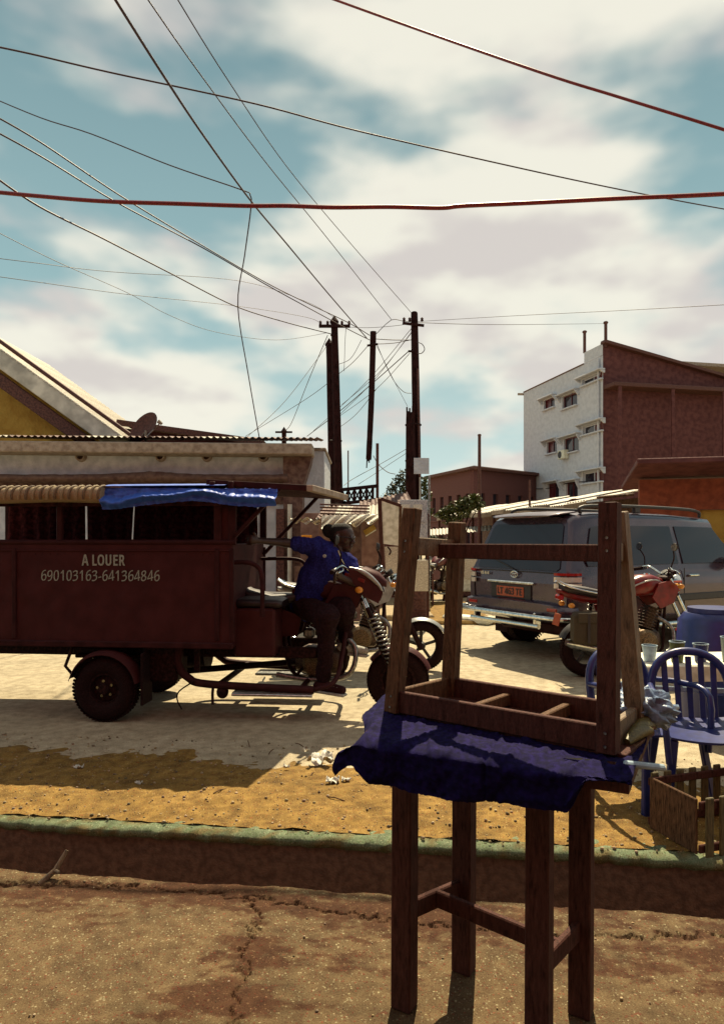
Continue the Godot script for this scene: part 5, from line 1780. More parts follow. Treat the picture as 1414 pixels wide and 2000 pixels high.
func motorcycles() -> void:
	# behind the three-wheeler, its alloy front wheel showing
	var d := 7.6
	var fx := pt(822, 0, d).x
	var a := thing("motorcycle", "silver motorcycle standing behind the three-wheeler, its spoked front wheel showing past the table leg", "motorcycle", Vector3(fx - 0.66, 0, -d), 0.0, "motorcycles in the street")
	motorcycle_parts(a, 0.66, 0.285, 0.06, M.silver_paint, true, false, "spoke", M.black_trim)
	# at the right, before the off-roader
	d = 7.35
	var rx := pt(1140, 0, d).x
	var b := thing("motorcycle", "red motorcycle with a cloth pannier standing before the grey off-roader", "motorcycle", Vector3(rx + 0.64, 0, -d), 0.10, "motorcycles in the street")
	motorcycle_parts(b, 0.64, 0.29, 0.06, M.red_paint, true, false, "spoke", M.black_trim)
	var pn := G.new()
	loft(pn, [oval(-0.90, 0.56, 0.24, 0.05, 0.13, 4.0), oval(-0.87, 0.56, 0.24, 0.08, 0.17, 4.0), oval(-0.62, 0.55, 0.24, 0.085, 0.18, 4.0), oval(-0.42, 0.56, 0.24, 0.08, 0.17, 4.0), oval(-0.39, 0.56, 0.24, 0.05, 0.13, 4.0)])
	var po := obj("pannier", pn, M.pannier, b, "brown woven pannier")
	obj("flap", bx(X3(Vector3(-0.64, 0.67, 0.33)), Vector3(0.46, 0.10, 0.012), 0.004), M.pannier, po)
	for k in 2:
		obj("strap", bx(X3(Vector3(-0.76 + 0.24 * k, 0.56, 0.335)), Vector3(0.03, 0.30, 0.008), 0.003), M.seat_vinyl, po)
	# parked further up the street
	d = 15.2
	var c := copy(a, "dark small motorcycle parked far up the street beyond the table legs", pt(858, 0, d) * Vector3(1, 0, 1), 0.9, "motorcycles in the street")
	for n in c.get_children():
		if n is MeshInstance3D and n.material_override == M.silver_paint:
			n.material_override = M.dark_red_paint


func trike() -> void:
	var t := thing("cargo_tricycle", "dark maroon three-wheeled cargo motorcycle lettered A LOUER with a blue tarpaulin on its roof", "tricycle", Vector3(-2.04, 0, -6.05), deg_to_rad(-5.0))
	var zn := 0.53
	motorcycle_parts(t, 2.36, 0.27, 0.14, M.maroon_paint, false, true, "disc", M.black_iron)
	for s: float in [-1.0, 1.0]:
		wheel(t, Vector3(0, 0.27, 0.53 * s), 0.27, 0.15, "disc", M.black_iron)
		obj("mudguard", fender(Vector3(0, 0.27, 0.53 * s), 0.315, 0.2, 0.2, 2.9), M.maroon_paint, t)
		obj("leaf_spring", bx(X3(Vector3(0, 0.50, 0.36 * s)), Vector3(0.7, 0.03, 0.06), 0.008), M.black_iron, t)
		obj("mudguard_stay", tb([Vector3(-0.30, 0.62, 0.5 * s), Vector3(-0.36, 0.44, 0.52 * s), Vector3(-0.28, 0.36, 0.53 * s)], 0.014), M.black_iron, t)
	obj("battery_box", bx(X3(Vector3(0.42, 0.46, 0.34)), Vector3(0.30, 0.30, 0.26), 0.02), M.black_iron, t)
	obj("fuel_tank", tb([Vector3(0.20, 0.44, -0.2), Vector3(0.62, 0.44, -0.2)], 0.15, 16), M.black_iron, t)
	obj("spare_wheel_carrier", bx(X3(Vector3(0.06, 0.54, 0.0)), Vector3(0.9, 0.06, 0.7), 0.01), M.black_iron, t)
	obj("mud_flap", bx(X3(Vector3(0.33, 0.36, 0.52)), Vector3(0.02, 0.42, 0.2), 0.005), M.rubber, t)
	obj("axle", tb([Vector3(0, 0.27, -0.5), Vector3(0, 0.27, 0.5)], 0.04), M.black_iron, t)
	obj("axle_housing", ball(G.new(), X3(Vector3(0.02, 0.27, 0.05)), Vector3(0.13, 0.13, 0.14)), M.black_iron, t)
	# the box: near panel with pressed ribs, far panel, ends, floor
	var xr := -1.55
	var xf := 1.05
	var yb := 0.63
	var yt := 1.45
	var L := xf - xr
	for s: float in [-1.0, 1.0]:
		var rows := []
		for j in 26:
			var r := PackedVector3Array()
			for i in 110:
				var u := xr + L * i / 109.0
				var y := lerpf(yb, yt, j / 25.0)
				var ed := sin(PI * j / 25.0)
				r.append(Vector3(u, y, (zn + 0.010 + ed * (0.011 * rough.get_noise_2d(u * 1.6, y * 1.8 + 7.0) + 0.006 * rough.get_noise_2d(u * 6.0, y * 6.0))) * s))
			rows.append(r)
		var sp := obj("side_panel", sheet(G.new(), rows, 1.0, false, 0.01), M.maroon_paint, t)
		obj("top_rail", tb([Vector3(xr, yt + 0.012, (zn + 0.012) * s), Vector3(xf + 0.03, yt + 0.012, (zn + 0.012) * s)], 0.022), M.maroon_black, sp)
		obj("bottom_rail", bx(X3(Vector3((xr + xf) / 2, yb, (zn + 0.016) * s)), Vector3(L + 0.02, 0.05, 0.05), 0.008), M.maroon_black, sp)
		obj("moulding", bx(X3(Vector3((xr + xf) / 2, yt - 0.055, (zn + 0.02) * s)), Vector3(L, 0.014, 0.02), 0.004), M.maroon_paint, sp)
		var rv := G.new()
		for k in 40:
			for y in [yb + 0.045, yt - 0.085]:
				ball(rv, X3(Vector3(xr + 0.05 + (L - 0.1) * k / 39.0, y, (zn + 0.017) * s)), Vector3(0.007, 0.007, 0.005), 6, 4)
		var rvo := obj("rivets", rv, M.maroon_black, sp)
		rvo.set_meta("kind", "stuff")
		for u in [xr + 0.02, -0.78, 0.93, xf]:
			obj("panel_post", bx(X3(Vector3(u, (yb + yt) / 2, (zn + 0.02) * s)), Vector3(0.035, yt - yb - 0.08, 0.03), 0.006), M.maroon_black, sp)
	obj("front_panel", bx(X3(Vector3(xf - 0.01, (yb + yt) / 2, 0)), Vector3(0.02, yt - yb, 2 * zn)), M.maroon_paint, t)
	obj("tail_gate", bx(X3(Vector3(xr, (yb + yt) / 2, 0)), Vector3(0.02, yt - yb, 2 * zn)), M.maroon_paint, t)
	obj("floor", bx(X3(Vector3((xr + xf) / 2, yb, 0)), Vector3(L, 0.04, 2 * zn - 0.06)), M.maroon_black, t)
	for s: float in [-1.0, 1.0]:
		obj("chassis_rail", bx(X3(Vector3(0.1, yb - 0.09, 0.28 * s)), Vector3(L + 0.6, 0.09, 0.05)), M.black_iron, t)
	# roof posts
	for s: float in [-1.0, 1.0]:
		for u in [xr + 0.02, -0.40, 0.93, xf]:
			obj("roof_post", bx(X3(Vector3(u, (yt + 1.86) / 2, (zn - 0.0) * s)), Vector3(0.06 if u > 0.9 else 0.045, 1.86 - yt, 0.04), 0.006), M.maroon_black, t)
	obj("quarter_panel", bx(X3(Vector3(0.98, 1.66, zn - 0.01)), Vector3(0.15, 0.40, 0.02)), M.maroon_paint, t)
	var rf := []
	for j in 9:
		var r := PackedVector3Array()
		for i in 60:
			var u := i / 59.0
			var v := -1.0 + j / 4.0
			r.append(Vector3(xr - 0.05 + (0.99 - xr + 0.05) * u, 1.93 - 0.05 * v * v + 0.012 * rough.get_noise_2d(u * 12.0, v * 3.0), v * 0.60))
		rf.append(r)
	obj("roof_canvas", sheet(G.new(), rf, 1.0, false, 0.012), M.dark_canvas, t)
	obj("roof_skirt", bx(X3(Vector3(-0.28, 1.80, 0.565)), Vector3(2.5, 0.09, 0.014)), M.dark_canvas, t)
	# curtains on the far side of the load space, with slits between them
	var cu := [[-1.5, -0.72], [-0.70, -0.22], [-0.21, 0.20], [0.20, 0.60], [0.68, 1.0]]
	for q in cu:
		var rows := []
		for j in 5:
			var r := PackedVector3Array()
			for i in 26:
				var u: float = lerpf(q[0], q[1], i / 25.0)
				r.append(Vector3(u + 0.015 * j * sin(u * 9.0) * 0.4, 1.86 - 0.11 * j, -0.50 + 0.02 * sin(u * 46.0) * (0.4 + j * 0.2)))
			rows.append(r)
		obj("curtain", sheet(G.new(), rows), M.curtain, t)
	# blue tarpaulin folded along the near roof edge
	var tr := []
	for j in 20:
		var r := PackedVector3Array()
		for i in 150:
			var u := i / 149.0
			var k := j / 19.0
			var droop := 0.125 + 0.05 * (1.0 - smoothstep(0.0, 0.25, u)) + 0.02 * sin(u * 9.0)
			var kc := 0.50 + 0.16 * sin(u * 7.0 + 0.6) + 0.08 * sin(u * 19.0)
			var fold := 0.075 * smoothstep(kc - 0.32, kc, k) - 0.06 * smoothstep(kc, kc + 0.3, k) + 0.016 * rough.get_noise_2d(u * 14.0, k * 3.0) + 0.003 * rough.get_noise_2d(u * 50.0, k * 12.0)
			r.append(Vector3(0.01 + 1.42 * u, 1.905 - 0.02 * u - droop * k + 0.006 * rough.get_noise_2d(u * 30.0, 3.0), 0.605 + fold + 0.02 * k))
		tr.append(r)
	var tp := obj("tarpaulin", sheet(G.new(), tr, 1.0, false, 0.005), M.blue_tarp, t, "crumpled blue tarpaulin")
	var tr2 := []
	for j in 6:
		var r := PackedVector3Array()
		for i in 60:
			var u := i / 59.0
			r.append(Vector3(0.01 + 1.0 * u, 1.912 + 0.03 * sin(j * 0.6), 0.62 - 0.10 * j + 0.01 * rough.get_noise_2d(u * 20.0, j * 2.0)))
		tr2.append(r)
	obj("folded_top", sheet(G.new(), tr2, 1.0, false, 0.005), M.blue_tarp, tp)
	# reed mat rolled on the rear part of the roof edge, bound with cord
	var rm := obj("rolled_mat", tb(curve([Vector3(xr - 0.05, 1.85, 0.62), Vector3(-0.9, 1.84, 0.63), Vector3(-0.4, 1.85, 0.625), Vector3(0.02, 1.84, 0.63)], 8), 0.065, 14), M.reed_mat, t, "rolled straw coloured mat")
	for k in 26:
		var u := -1.5 + 1.5 * k / 25.0
		var q := []
		for i in 9:
			var a := -0.6 + 3.6 * i / 8.0
			q.append(Vector3(u + 0.035 * i / 8.0, 1.847 + 0.07 * sin(a), 0.627 + 0.07 * cos(a)))
		obj("cord", tb(q, 0.010, 6), M.wood_pale if k % 2 else M.reed_mat, rm)
	# canopy over the driver with its posts and braces
	var cn := poly([0.86, -0.5, 1.67, -0.5, 1.82, 0.5, 0.86, 0.5])
	obj("canopy", prism(G.new(), cn, 0.035, Transform3D(Basis(Vector3(1, -0.06, 0).normalized(), Vector3(0, 0, -1), Vector3(0.06, 1, 0).normalized()), Vector3(0, 1.99, 0))), M.dark_canvas, t)
	obj("canopy_beam", bar(G.new(), Vector3(0.84, 1.945, 0.53), Vector3(1.68, 1.893, 0.53), 0.05, 0.05, Vector3(0, 0, 1)), M.maroon_black, t)
	obj("canopy_beam", bar(G.new(), Vector3(0.84, 1.945, -0.53), Vector3(1.84, 1.883, -0.53), 0.05, 0.05, Vector3(0, 0, 1)), M.maroon_black, t)
	obj("canopy_front", bar(G.new(), Vector3(1.68, 1.893, 0.56), Vector3(1.84, 1.883, -0.56), 0.055, 0.05, Vector3(1, 0, 0)), M.fascia, t)
	for u in [0.90, 1.05]:
		obj("canopy_post", bx(X3(Vector3(u, 1.87, 0.58)), Vector3(0.04, 0.16, 0.04)), M.maroon_black, t)
	obj("brace", bar(G.new(), Vector3(1.06, 1.50, 0.53), Vector3(1.44, 1.895, 0.53), 0.04, 0.03, Vector3(0, 0, 1)), M.maroon_black, t)
	obj("brace", bar(G.new(), Vector3(1.06, 1.34, -0.5), Vector3(1.58, 1.885, -0.5), 0.04, 0.03, Vector3(0, 0, 1)), M.maroon_black, t)
	# grab hoops
	obj("grab_hoop", tb(curve([Vector3(0.95, 1.29, 0.5), Vector3(1.16, 1.30, 0.5), Vector3(1.26, 1.25, 0.5), Vector3(1.285, 1.14, 0.5), Vector3(1.285, 0.86, 0.5)], 5), 0.019, 10), M.maroon_black, t)
	obj("grab_hoop", tb(curve([Vector3(1.06, 1.30, -0.4), Vector3(1.36, 1.30, -0.4), Vector3(1.47, 1.26, -0.4), Vector3(1.50, 1.15, -0.4), Vector3(1.50, 0.9, -0.4)], 5), 0.017, 10), M.maroon_black, t)
	# bench box behind the saddle
	obj("bench_box", bx(X3(Vector3(1.20, 0.72, 0.0)), Vector3(0.34, 0.40, 0.86), 0.02), M.maroon_paint, t)
	obj("bench_pad", loft(G.new(), [oval(1.03, 0.955, 0, 0.40, 0.03, 5.0), oval(1.06, 0.96, 0, 0.44, 0.04, 5.0), oval(1.38, 0.955, 0, 0.43, 0.04, 5.0), oval(1.42, 0.95, 0, 0.38, 0.03, 5.0)]), M.seat_vinyl, t)
	# chassis from box to front: sill tubes, running boards, hanging chain
	for s: float in [-1.0, 1.0]:
		obj("sill_tube", tb(curve([Vector3(0.58, 0.60, 0.46 * s), Vector3(0.58, 0.45, 0.46 * s), Vector3(0.66, 0.35, 0.46 * s), Vector3(0.84, 0.30, 0.46 * s), Vector3(1.70, 0.27, 0.46 * s)], 6), 0.032, 10), M.maroon_black, t)
		obj("running_board", bx(X3(Vector3(1.36, 0.235, 0.38 * s)), Vector3(0.66, 0.022, 0.2), 0.006), M.steel, t)
		obj("running_board_lip", tb([Vector3(1.03, 0.225, 0.485 * s), Vector3(1.69, 0.225, 0.485 * s)], 0.012), M.chrome, t)
		obj("hanger", bx(X3(Vector3(0.72, 0.50, 0.42 * s)), Vector3(0.05, 0.22, 0.03)), M.black_iron, t)
		obj("step_brace", tb(curve([Vector3(1.70, 0.27, 0.46 * s), Vector3(1.86, 0.33, 0.40 * s), Vector3(1.90, 0.50, 0.24 * s), Vector3(1.92, 0.72, 0.1 * s)], 5), 0.02), M.maroon_black, t)
	obj("cross_tube", tb([Vector3(0.92, 0.30, -0.46), Vector3(0.92, 0.30, 0.46)], 0.025), M.black_iron, t)
	obj("cross_tube", tb([Vector3(1.60, 0.28, -0.46), Vector3(1.60, 0.28, 0.46)], 0.025), M.black_iron, t)
	obj("propeller_shaft", tb([Vector3(0.05, 0.28, 0.05), Vector3(1.5, 0.42, 0.05)], 0.028), M.black_iron, t)
	obj("brake_chamber", ball(G.new(), X3(Vector3(0.94, 0.235, 0.44)), Vector3(0.05, 0.055, 0.05)), M.black_iron, t)
	obj("hanging_chain", tb([Vector3(0.87, 0.28, 0.47), Vector3(0.865, 0.22, 0.47), Vector3(0.87, 0.14, 0.48)], 0.012), M.black_iron, t)
	obj("cable", tb(curve([Vector3(0.72, 0.33, 0.5), Vector3(0.60, 0.25, 0.5), Vector3(0.58, 0.18, 0.5), Vector3(0.62, 0.10, 0.5)], 4), 0.006), M.black_iron, t)
	# white-edged cowl round the lamp
	for s: float in [-1.0, 1.0]:
		obj("cowl", prism(G.new(), poly([-0.14, 0.14, 0.0, 0.10, 0.16, -0.06, 0.12, -0.16, 0.0, -0.10, -0.10, 0.02]), 0.02, X3(Vector3(2.08, 1.10, 0.15 * s), Vector3(0, 0.2 * s, 0))), M.maroon_paint, t)
		obj("cowl_trim", tb(curve([Vector3(1.95, 1.245, 0.14 * s), Vector3(2.08, 1.205, 0.165 * s), Vector3(2.2, 1.10, 0.14 * s), Vector3(2.24, 1.02, 0.11 * s)], 5), [0.006, 0.010, 0.013, 0.016, 0.018, 0.02, 0.02, 0.02, 0.018, 0.016, 0.014, 0.012, 0.010, 0.008, 0.006, 0.005], 8), M.silver_paint, t)
	obj("cowl_top", loft(G.new(), [oval(1.96, 1.20, 0, 0.14, 0.02), oval(2.08, 1.20, 0, 0.15, 0.05), oval(2.2, 1.14, 0, 0.11, 0.06), oval(2.26, 1.10, 0, 0.05, 0.03)]), M.maroon_paint, t)
	obj("red_panel", bx(X3(Vector3(2.0, 1.16, 0.165), Vector3(0, 0, -0.35)), Vector3(0.18, 0.03, 0.012), 0.004), M.red_paint, t)
	# lettering
	var w1 := obj("lettering", words("A LOUER", 0.088, true), M.lettering, t)
	w1.position = Vector3((210.0 - 707.0) * 0.00414 + 2.04, 1.5 - (1095.0 - 1050.0) * 0.00414 + 0.0, zn + 0.027)
	w1.scale = Vector3(0.72, 1, 1)
	var w2 := obj("lettering", words("690103163-641364846", 0.084, false, 0.22), M.lettering, t)
	w2.position = Vector3((203.0 - 707.0) * 0.00414 + 2.04, 1.5 - (1127.0 - 1050.0) * 0.00414, zn + 0.027)
	w2.scale = Vector3(0.84, 1, 1)


# ------------------------------------------------------------------ the off-roader
func suv_ring(x: float, yb: float, hw: float, belt: float, top: float, tw: float, rake: Callable) -> PackedVector3Array:
	var half := [[0.0, yb], [hw * 0.55, yb], [hw * 0.90, yb + 0.02], [hw * 0.985, yb + 0.12], [hw, yb + 0.34], [hw * 0.995, belt - 0.18], [hw * 0.975, belt - 0.05], [hw * 0.945, belt], [lerpf(hw * 0.945, tw, 0.5), lerpf(belt, top, 0.46)], [tw, lerpf(belt, top, 0.86)], [tw * 0.93, lerpf(belt, top, 0.95)], [tw * 0.72, lerpf(belt, top, 0.99)], [0.0, top]]
	var r := PackedVector3Array()
	for q in half:
		r.append(Vector3(x + rake.call(q[1]), q[1], q[0]))
	for i in range(half.size() - 2, 0, -1):
		r.append(Vector3(x + rake.call(half[i][1]), half[i][1], -half[i][0]))
	return r


func off_roader() -> void:
	var t := thing("off_roader", "grey off-road estate car seen from behind with an orange plate and chrome tube bumper", "car", Vector3(1.93, 0, -8.62), deg_to_rad(30))
	var none := func(_y: float) -> float: return 0.0
	var rear := func(y: float) -> float: return maxf(0.0, y - 1.02) * 0.36 + maxf(0.0, 0.62 - y) * 0.25
	var r2 := func(y: float) -> float: return maxf(0.0, y - 1.02) * 0.30
	var ws := func(y: float) -> float: return -maxf(0.0, y - 1.10) * 1.05
	var rings := [suv_ring(0.02, 0.50, 0.88, 1.12, 1.76, 0.68, rear), suv_ring(0.09, 0.47, 0.925, 1.13, 1.80, 0.70, rear), suv_ring(0.45, 0.42, 0.94, 1.13, 1.83, 0.71, r2),
		suv_ring(1.2, 0.40, 0.945, 1.12, 1.84, 0.715, none), suv_ring(2.2, 0.40, 0.945, 1.11, 1.83, 0.715, none), suv_ring(3.05, 0.40, 0.945, 1.10, 1.79, 0.70, none), suv_ring(3.62, 0.40, 0.945, 1.09, 1.62, 0.69, ws),
		suv_ring(3.66, 0.40, 0.945, 1.04, 1.13, 0.80, none), suv_ring(4.3, 0.42, 0.94, 0.98, 1.07, 0.80, none), suv_ring(4.62, 0.45, 0.90, 0.90, 0.98, 0.76, none), suv_ring(4.74, 0.50, 0.80, 0.78, 0.84, 0.66, none)]
	var g := loft(G.new(), rings, false)
	# close the tail and the nose with strips from side to side
	for e: int in [0, rings.size() - 1]:
		var r: PackedVector3Array = rings[e]
		var m := r.size()
		var out := Vector3(-1 if e == 0 else 1, 0, 0)
		for i in range(0, 12):
			var a := r[i]
			var b := r[i + 1]
			var c := r[(m - i - 1) % m]
			var d := r[(m - i) % m]
			var nn := (b - a).cross(Vector3(0, 0, 1)).normalized()
			if nn.x * out.x < 0:
				nn = -nn
			g.quad(a, b, c, d, nn)
	obj("body", g, M.suv_paint, t)
	# glass: rear window
	var rw := func(p: Vector2) -> Vector3: return Vector3(0.02 + maxf(0.0, p.y - 1.02) * 0.36 - 0.012, p.y, p.x)
	var back := Vector3(-1, 0.36, 0).normalized()
	obj("rear_window", patch(G.new(), poly([-0.74, 1.13, -0.70, 1.10, 0.70, 1.10, 0.74, 1.13, 0.63, 1.64, 0.58, 1.68, -0.58, 1.68, -0.63, 1.64]), rw, back), M.dark_glass, t)
	# windows on both sides
	for s: float in [-1.0, 1.0]:
		var sw := func(p: Vector2) -> Vector3:
			var k := (p.y - 1.12) / 0.60
			return Vector3(p.x, p.y, s * (lerpf(0.893, 0.715, k) + 0.012 + 0.012 * sin(k * PI)))
		var so := Vector3(0, 0.29, s).normalized()
		obj("quarter_window", patch(G.new(), poly([0.36, 1.16, 0.98, 1.16, 0.98, 1.64, 0.62, 1.64, 0.55, 1.62, 0.34, 1.22]), sw, so), M.dark_glass, t)
		obj("side_window", patch(G.new(), poly([1.08, 1.16, 2.06, 1.16, 2.06, 1.65, 1.08, 1.65]), sw, so), M.dark_glass, t)
		obj("side_window", patch(G.new(), poly([2.16, 1.16, 3.40, 1.16, 3.30, 1.24, 2.98, 1.64, 2.16, 1.65]), sw, so), M.dark_glass, t)
		# wheels and black arches
		for u: float in [0.98, 3.75]:
			wheel(t, Vector3(u, 0.385, s * 0.80), 0.385, 0.25, "spoke", M.silver_paint)
			var ar := []
			for k in 2:
				var r := PackedVector3Array()
				for i in 21:
					var a := PI * i / 20.0
					r.append(Vector3(u + cos(a) * (0.42 + 0.09 * k), 0.385 + sin(a) * (0.42 + 0.09 * k), s * (0.965 - 0.012 * k)))
				ar.append(r)
			obj("arch_trim", sheet(G.new(), ar, s, false, 0.03), M.black_trim, t)
			obj("wheel_well_shade", lathe(G.new(), X3(Vector3(u, 0.385, s * 0.952), TOZ), [Vector2(0, 0), Vector2(0.43, 0)], 30), M.maroon_black, t)  # flat dark disc on the body, painted as the shade inside the arch
		obj("sill_step", tb([Vector3(1.5, 0.40, s * 0.99), Vector3(3.2, 0.40, s * 0.99)], 0.035), M.chrome, t)
		obj("side_moulding", bx(X3(Vector3(2.35, 0.72, s * 0.95)), Vector3(1.7, 0.09, 0.03), 0.01), M.black_trim, t)
		for u in [1.35, 2.3]:
			obj("door_handle", bx(X3(Vector3(u, 1.0, s * 0.95)), Vector3(0.2, 0.035, 0.04), 0.012), M.chrome, t)
		for u in [1.03, 2.11, 3.2]:
			obj("door_gap", bx(X3(Vector3(u, 0.80, s * 0.9432)), Vector3(0.012, 0.60, 0.008), 0.001), M.black_trim, t)
		obj("door_mirror", loft(G.new(), [oval(3.12, 1.2, s * 1.02, 0.10, 0.07), oval(3.16, 1.2, s * 1.03, 0.12, 0.09), oval(3.25, 1.2, s * 1.03, 0.10, 0.07), oval(3.28, 1.2, s * 1.02, 0.05, 0.04)]), M.suv_paint, t)
		# roof rails
		var rr := obj("roof_rail", tb(curve([Vector3(0.55, 1.80, s * 0.60), Vector3(0.75, 1.90, s * 0.60), Vector3(2.7, 1.89, s * 0.60), Vector3(2.95, 1.79, s * 0.60)], 6), 0.022), M.black_trim, t)
		obj("rail_foot", bx(X3(Vector3(1.6, 1.86, s * 0.60)), Vector3(0.12, 0.08, 0.05), 0.01), M.black_trim, rr)
		# tail lamps round the corner, clear and red bars
		var tl := Node3D.new()
		tl.name = numbered("tail_light", t)
		t.add_child(tl, true)
		for k in 3:
			var m: Material = [M.lamp_clear, M.lamp_clear, M.lamp_red][k]
			var rows := []
			for j in 2:
				var r := PackedVector3Array()
				for i in 8:
					var a := i / 7.0 * PI / 2
					r.append(Vector3(0.19 - 0.20 * cos(PI / 2 - a), 0.90 + 0.075 * k + (0.058 if k < 2 else 0.03) * j, s * (0.72 + 0.212 * cos(a))))
				rows.append(r)
			obj("lamp_bar", sheet(G.new(), rows, -s, false, 0.02), m, tl)
	obj("windscreen", patch(G.new(), poly([-0.72, 0.0, 0.72, 0.0, 0.62, 1.0, -0.62, 1.0]), func(p: Vector2) -> Vector3: return Vector3(3.66 - 0.55 * p.y, 1.15 + 0.53 * p.y, p.x), Vector3(0.7, 0.72, 0)), M.dark_glass, t)
	# roof spoiler with brake lamp
	obj("spoiler", loft(G.new(), [oval(0.14, 1.765, 0, 0.50, 0.012), oval(0.20, 1.785, 0, 0.62, 0.03), oval(0.45, 1.815, 0, 0.64, 0.025)]), M.suv_paint, t)
	obj("brake_lamp", bx(X3(Vector3(0.155, 1.765, 0)), Vector3(0.03, 0.025, 0.34), 0.006), M.lamp_red, t)
	# tailgate details
	obj("tailgate_gap", tb([Vector3(0.012, 0.60, -0.76), Vector3(0.012, 1.06, -0.80), Vector3(0.02, 1.075, -0.78), Vector3(0.02, 1.075, 0.78), Vector3(0.012, 1.06, 0.80), Vector3(0.012, 0.60, 0.76), Vector3(0.012, 0.60, -0.76)], 0.008), M.black_trim, t)
	obj("garnish", bx(X3(Vector3(0.005, 0.925, -0.06)), Vector3(0.05, 0.04, 0.86), 0.015), M.chrome, t)
	var em := G.new()
	for q in [[0.062, 0.042], [0.022, 0.040], [0.045, 0.016]]:
		var e := []
		for i in 25:
			var a := TAU * i / 24.0
			e.append(Vector3(-0.004, 1.035 + (0.02 if q[1] < 0.02 else 0.0) + sin(a) * q[1], cos(a) * q[0] + 0.02))
		tube(em, e, 0.006, 6, false)
	obj("emblem", em, M.chrome, t)
	var bd := obj("badge", words("V8 4x4", 0.04, true), M.chrome, t)
	bd.position = Vector3(0.0, 1.03, -0.55)
	bd.rotation.y = -PI / 2
	var np := obj("number_plate", bx(X3(Vector3(0.002, 0.81, -0.06)), Vector3(0.02, 0.13, 0.50), 0.004), M.plate_orange, t, "orange number plate")
	obj("plate_recess", bx(X3(Vector3(0.012, 0.81, -0.06)), Vector3(0.02, 0.19, 0.74), 0.01), M.black_trim, t)
	var nt := obj("plate_lettering", words("LT 463 TE", 0.085, true), M.black_trim, np)
	nt.position = Vector3(-0.012, 0.81, -0.06)
	nt.rotation.y = -PI / 2
	nt.scale = Vector3(0.9, 1, 1)
	obj("wiper", tb([Vector3(0.0, 1.10, 0.0), Vector3(0.03, 1.16, -0.2), Vector3(0.06, 1.22, -0.42)], 0.010), M.black_trim, t)
	# bumper and tube guard
	obj("bumper", loft(G.new(), [oval(-0.06, 0.60, 0, 0.84, 0.10, 4.0), oval(-0.02, 0.60, 0, 0.93, 0.13, 4.0), oval(0.16, 0.60, 0, 0.955, 0.13, 4.0)]), M.suv_paint, t)
	var gd := obj("bumper_guard", tb(curve([Vector3(0.10, 0.55, -1.00), Vector3(-0.13, 0.55, -0.92), Vector3(-0.18, 0.55, -0.4), Vector3(-0.18, 0.55, 0.4), Vector3(-0.13, 0.55, 0.92), Vector3(0.10, 0.55, 1.00)], 6), 0.032, 10), M.chrome, t)
	for z in [-0.55, 0.55]:
		obj("guard_bracket", bx(X3(Vector3(-0.13, 0.52, z)), Vector3(0.10, 0.16, 0.04), 0.01), M.chrome, gd)
	obj("guard_step", tb([Vector3(-0.17, 0.44, -0.62), Vector3(-0.17, 0.44, 0.62)], 0.03, 10), M.chrome, gd)
	for z in [-0.72, 0.72]:
		obj("reflector", bx(X3(Vector3(-0.06, 0.64, z)), Vector3(0.02, 0.04, 0.16), 0.006), M.lamp_red, t)
	obj("underbody", bx(X3(Vector3(2.3, 0.36, 0)), Vector3(4.0, 0.16, 1.2), 0.04), M.maroon_black, t)
	obj("rear_axle", tb([Vector3(0.98, 0.36, -0.8), Vector3(0.98, 0.36, 0.8)], 0.06), M.black_iron, t)
	obj("tow_bar", bx(X3(Vector3(-0.06, 0.42, 0)), Vector3(0.24, 0.06, 0.06), 0.01), M.black_iron, t)
	obj("mud_flap", bx(X3(Vector3(0.52, 0.32, -0.8)), Vector3(0.015, 0.3, 0.26), 0.004), M.rubber, t)
	obj("mud_flap", bx(X3(Vector3(0.52, 0.32, 0.8)), Vector3(0.015, 0.3, 0.26), 0.004), M.rubber, t)


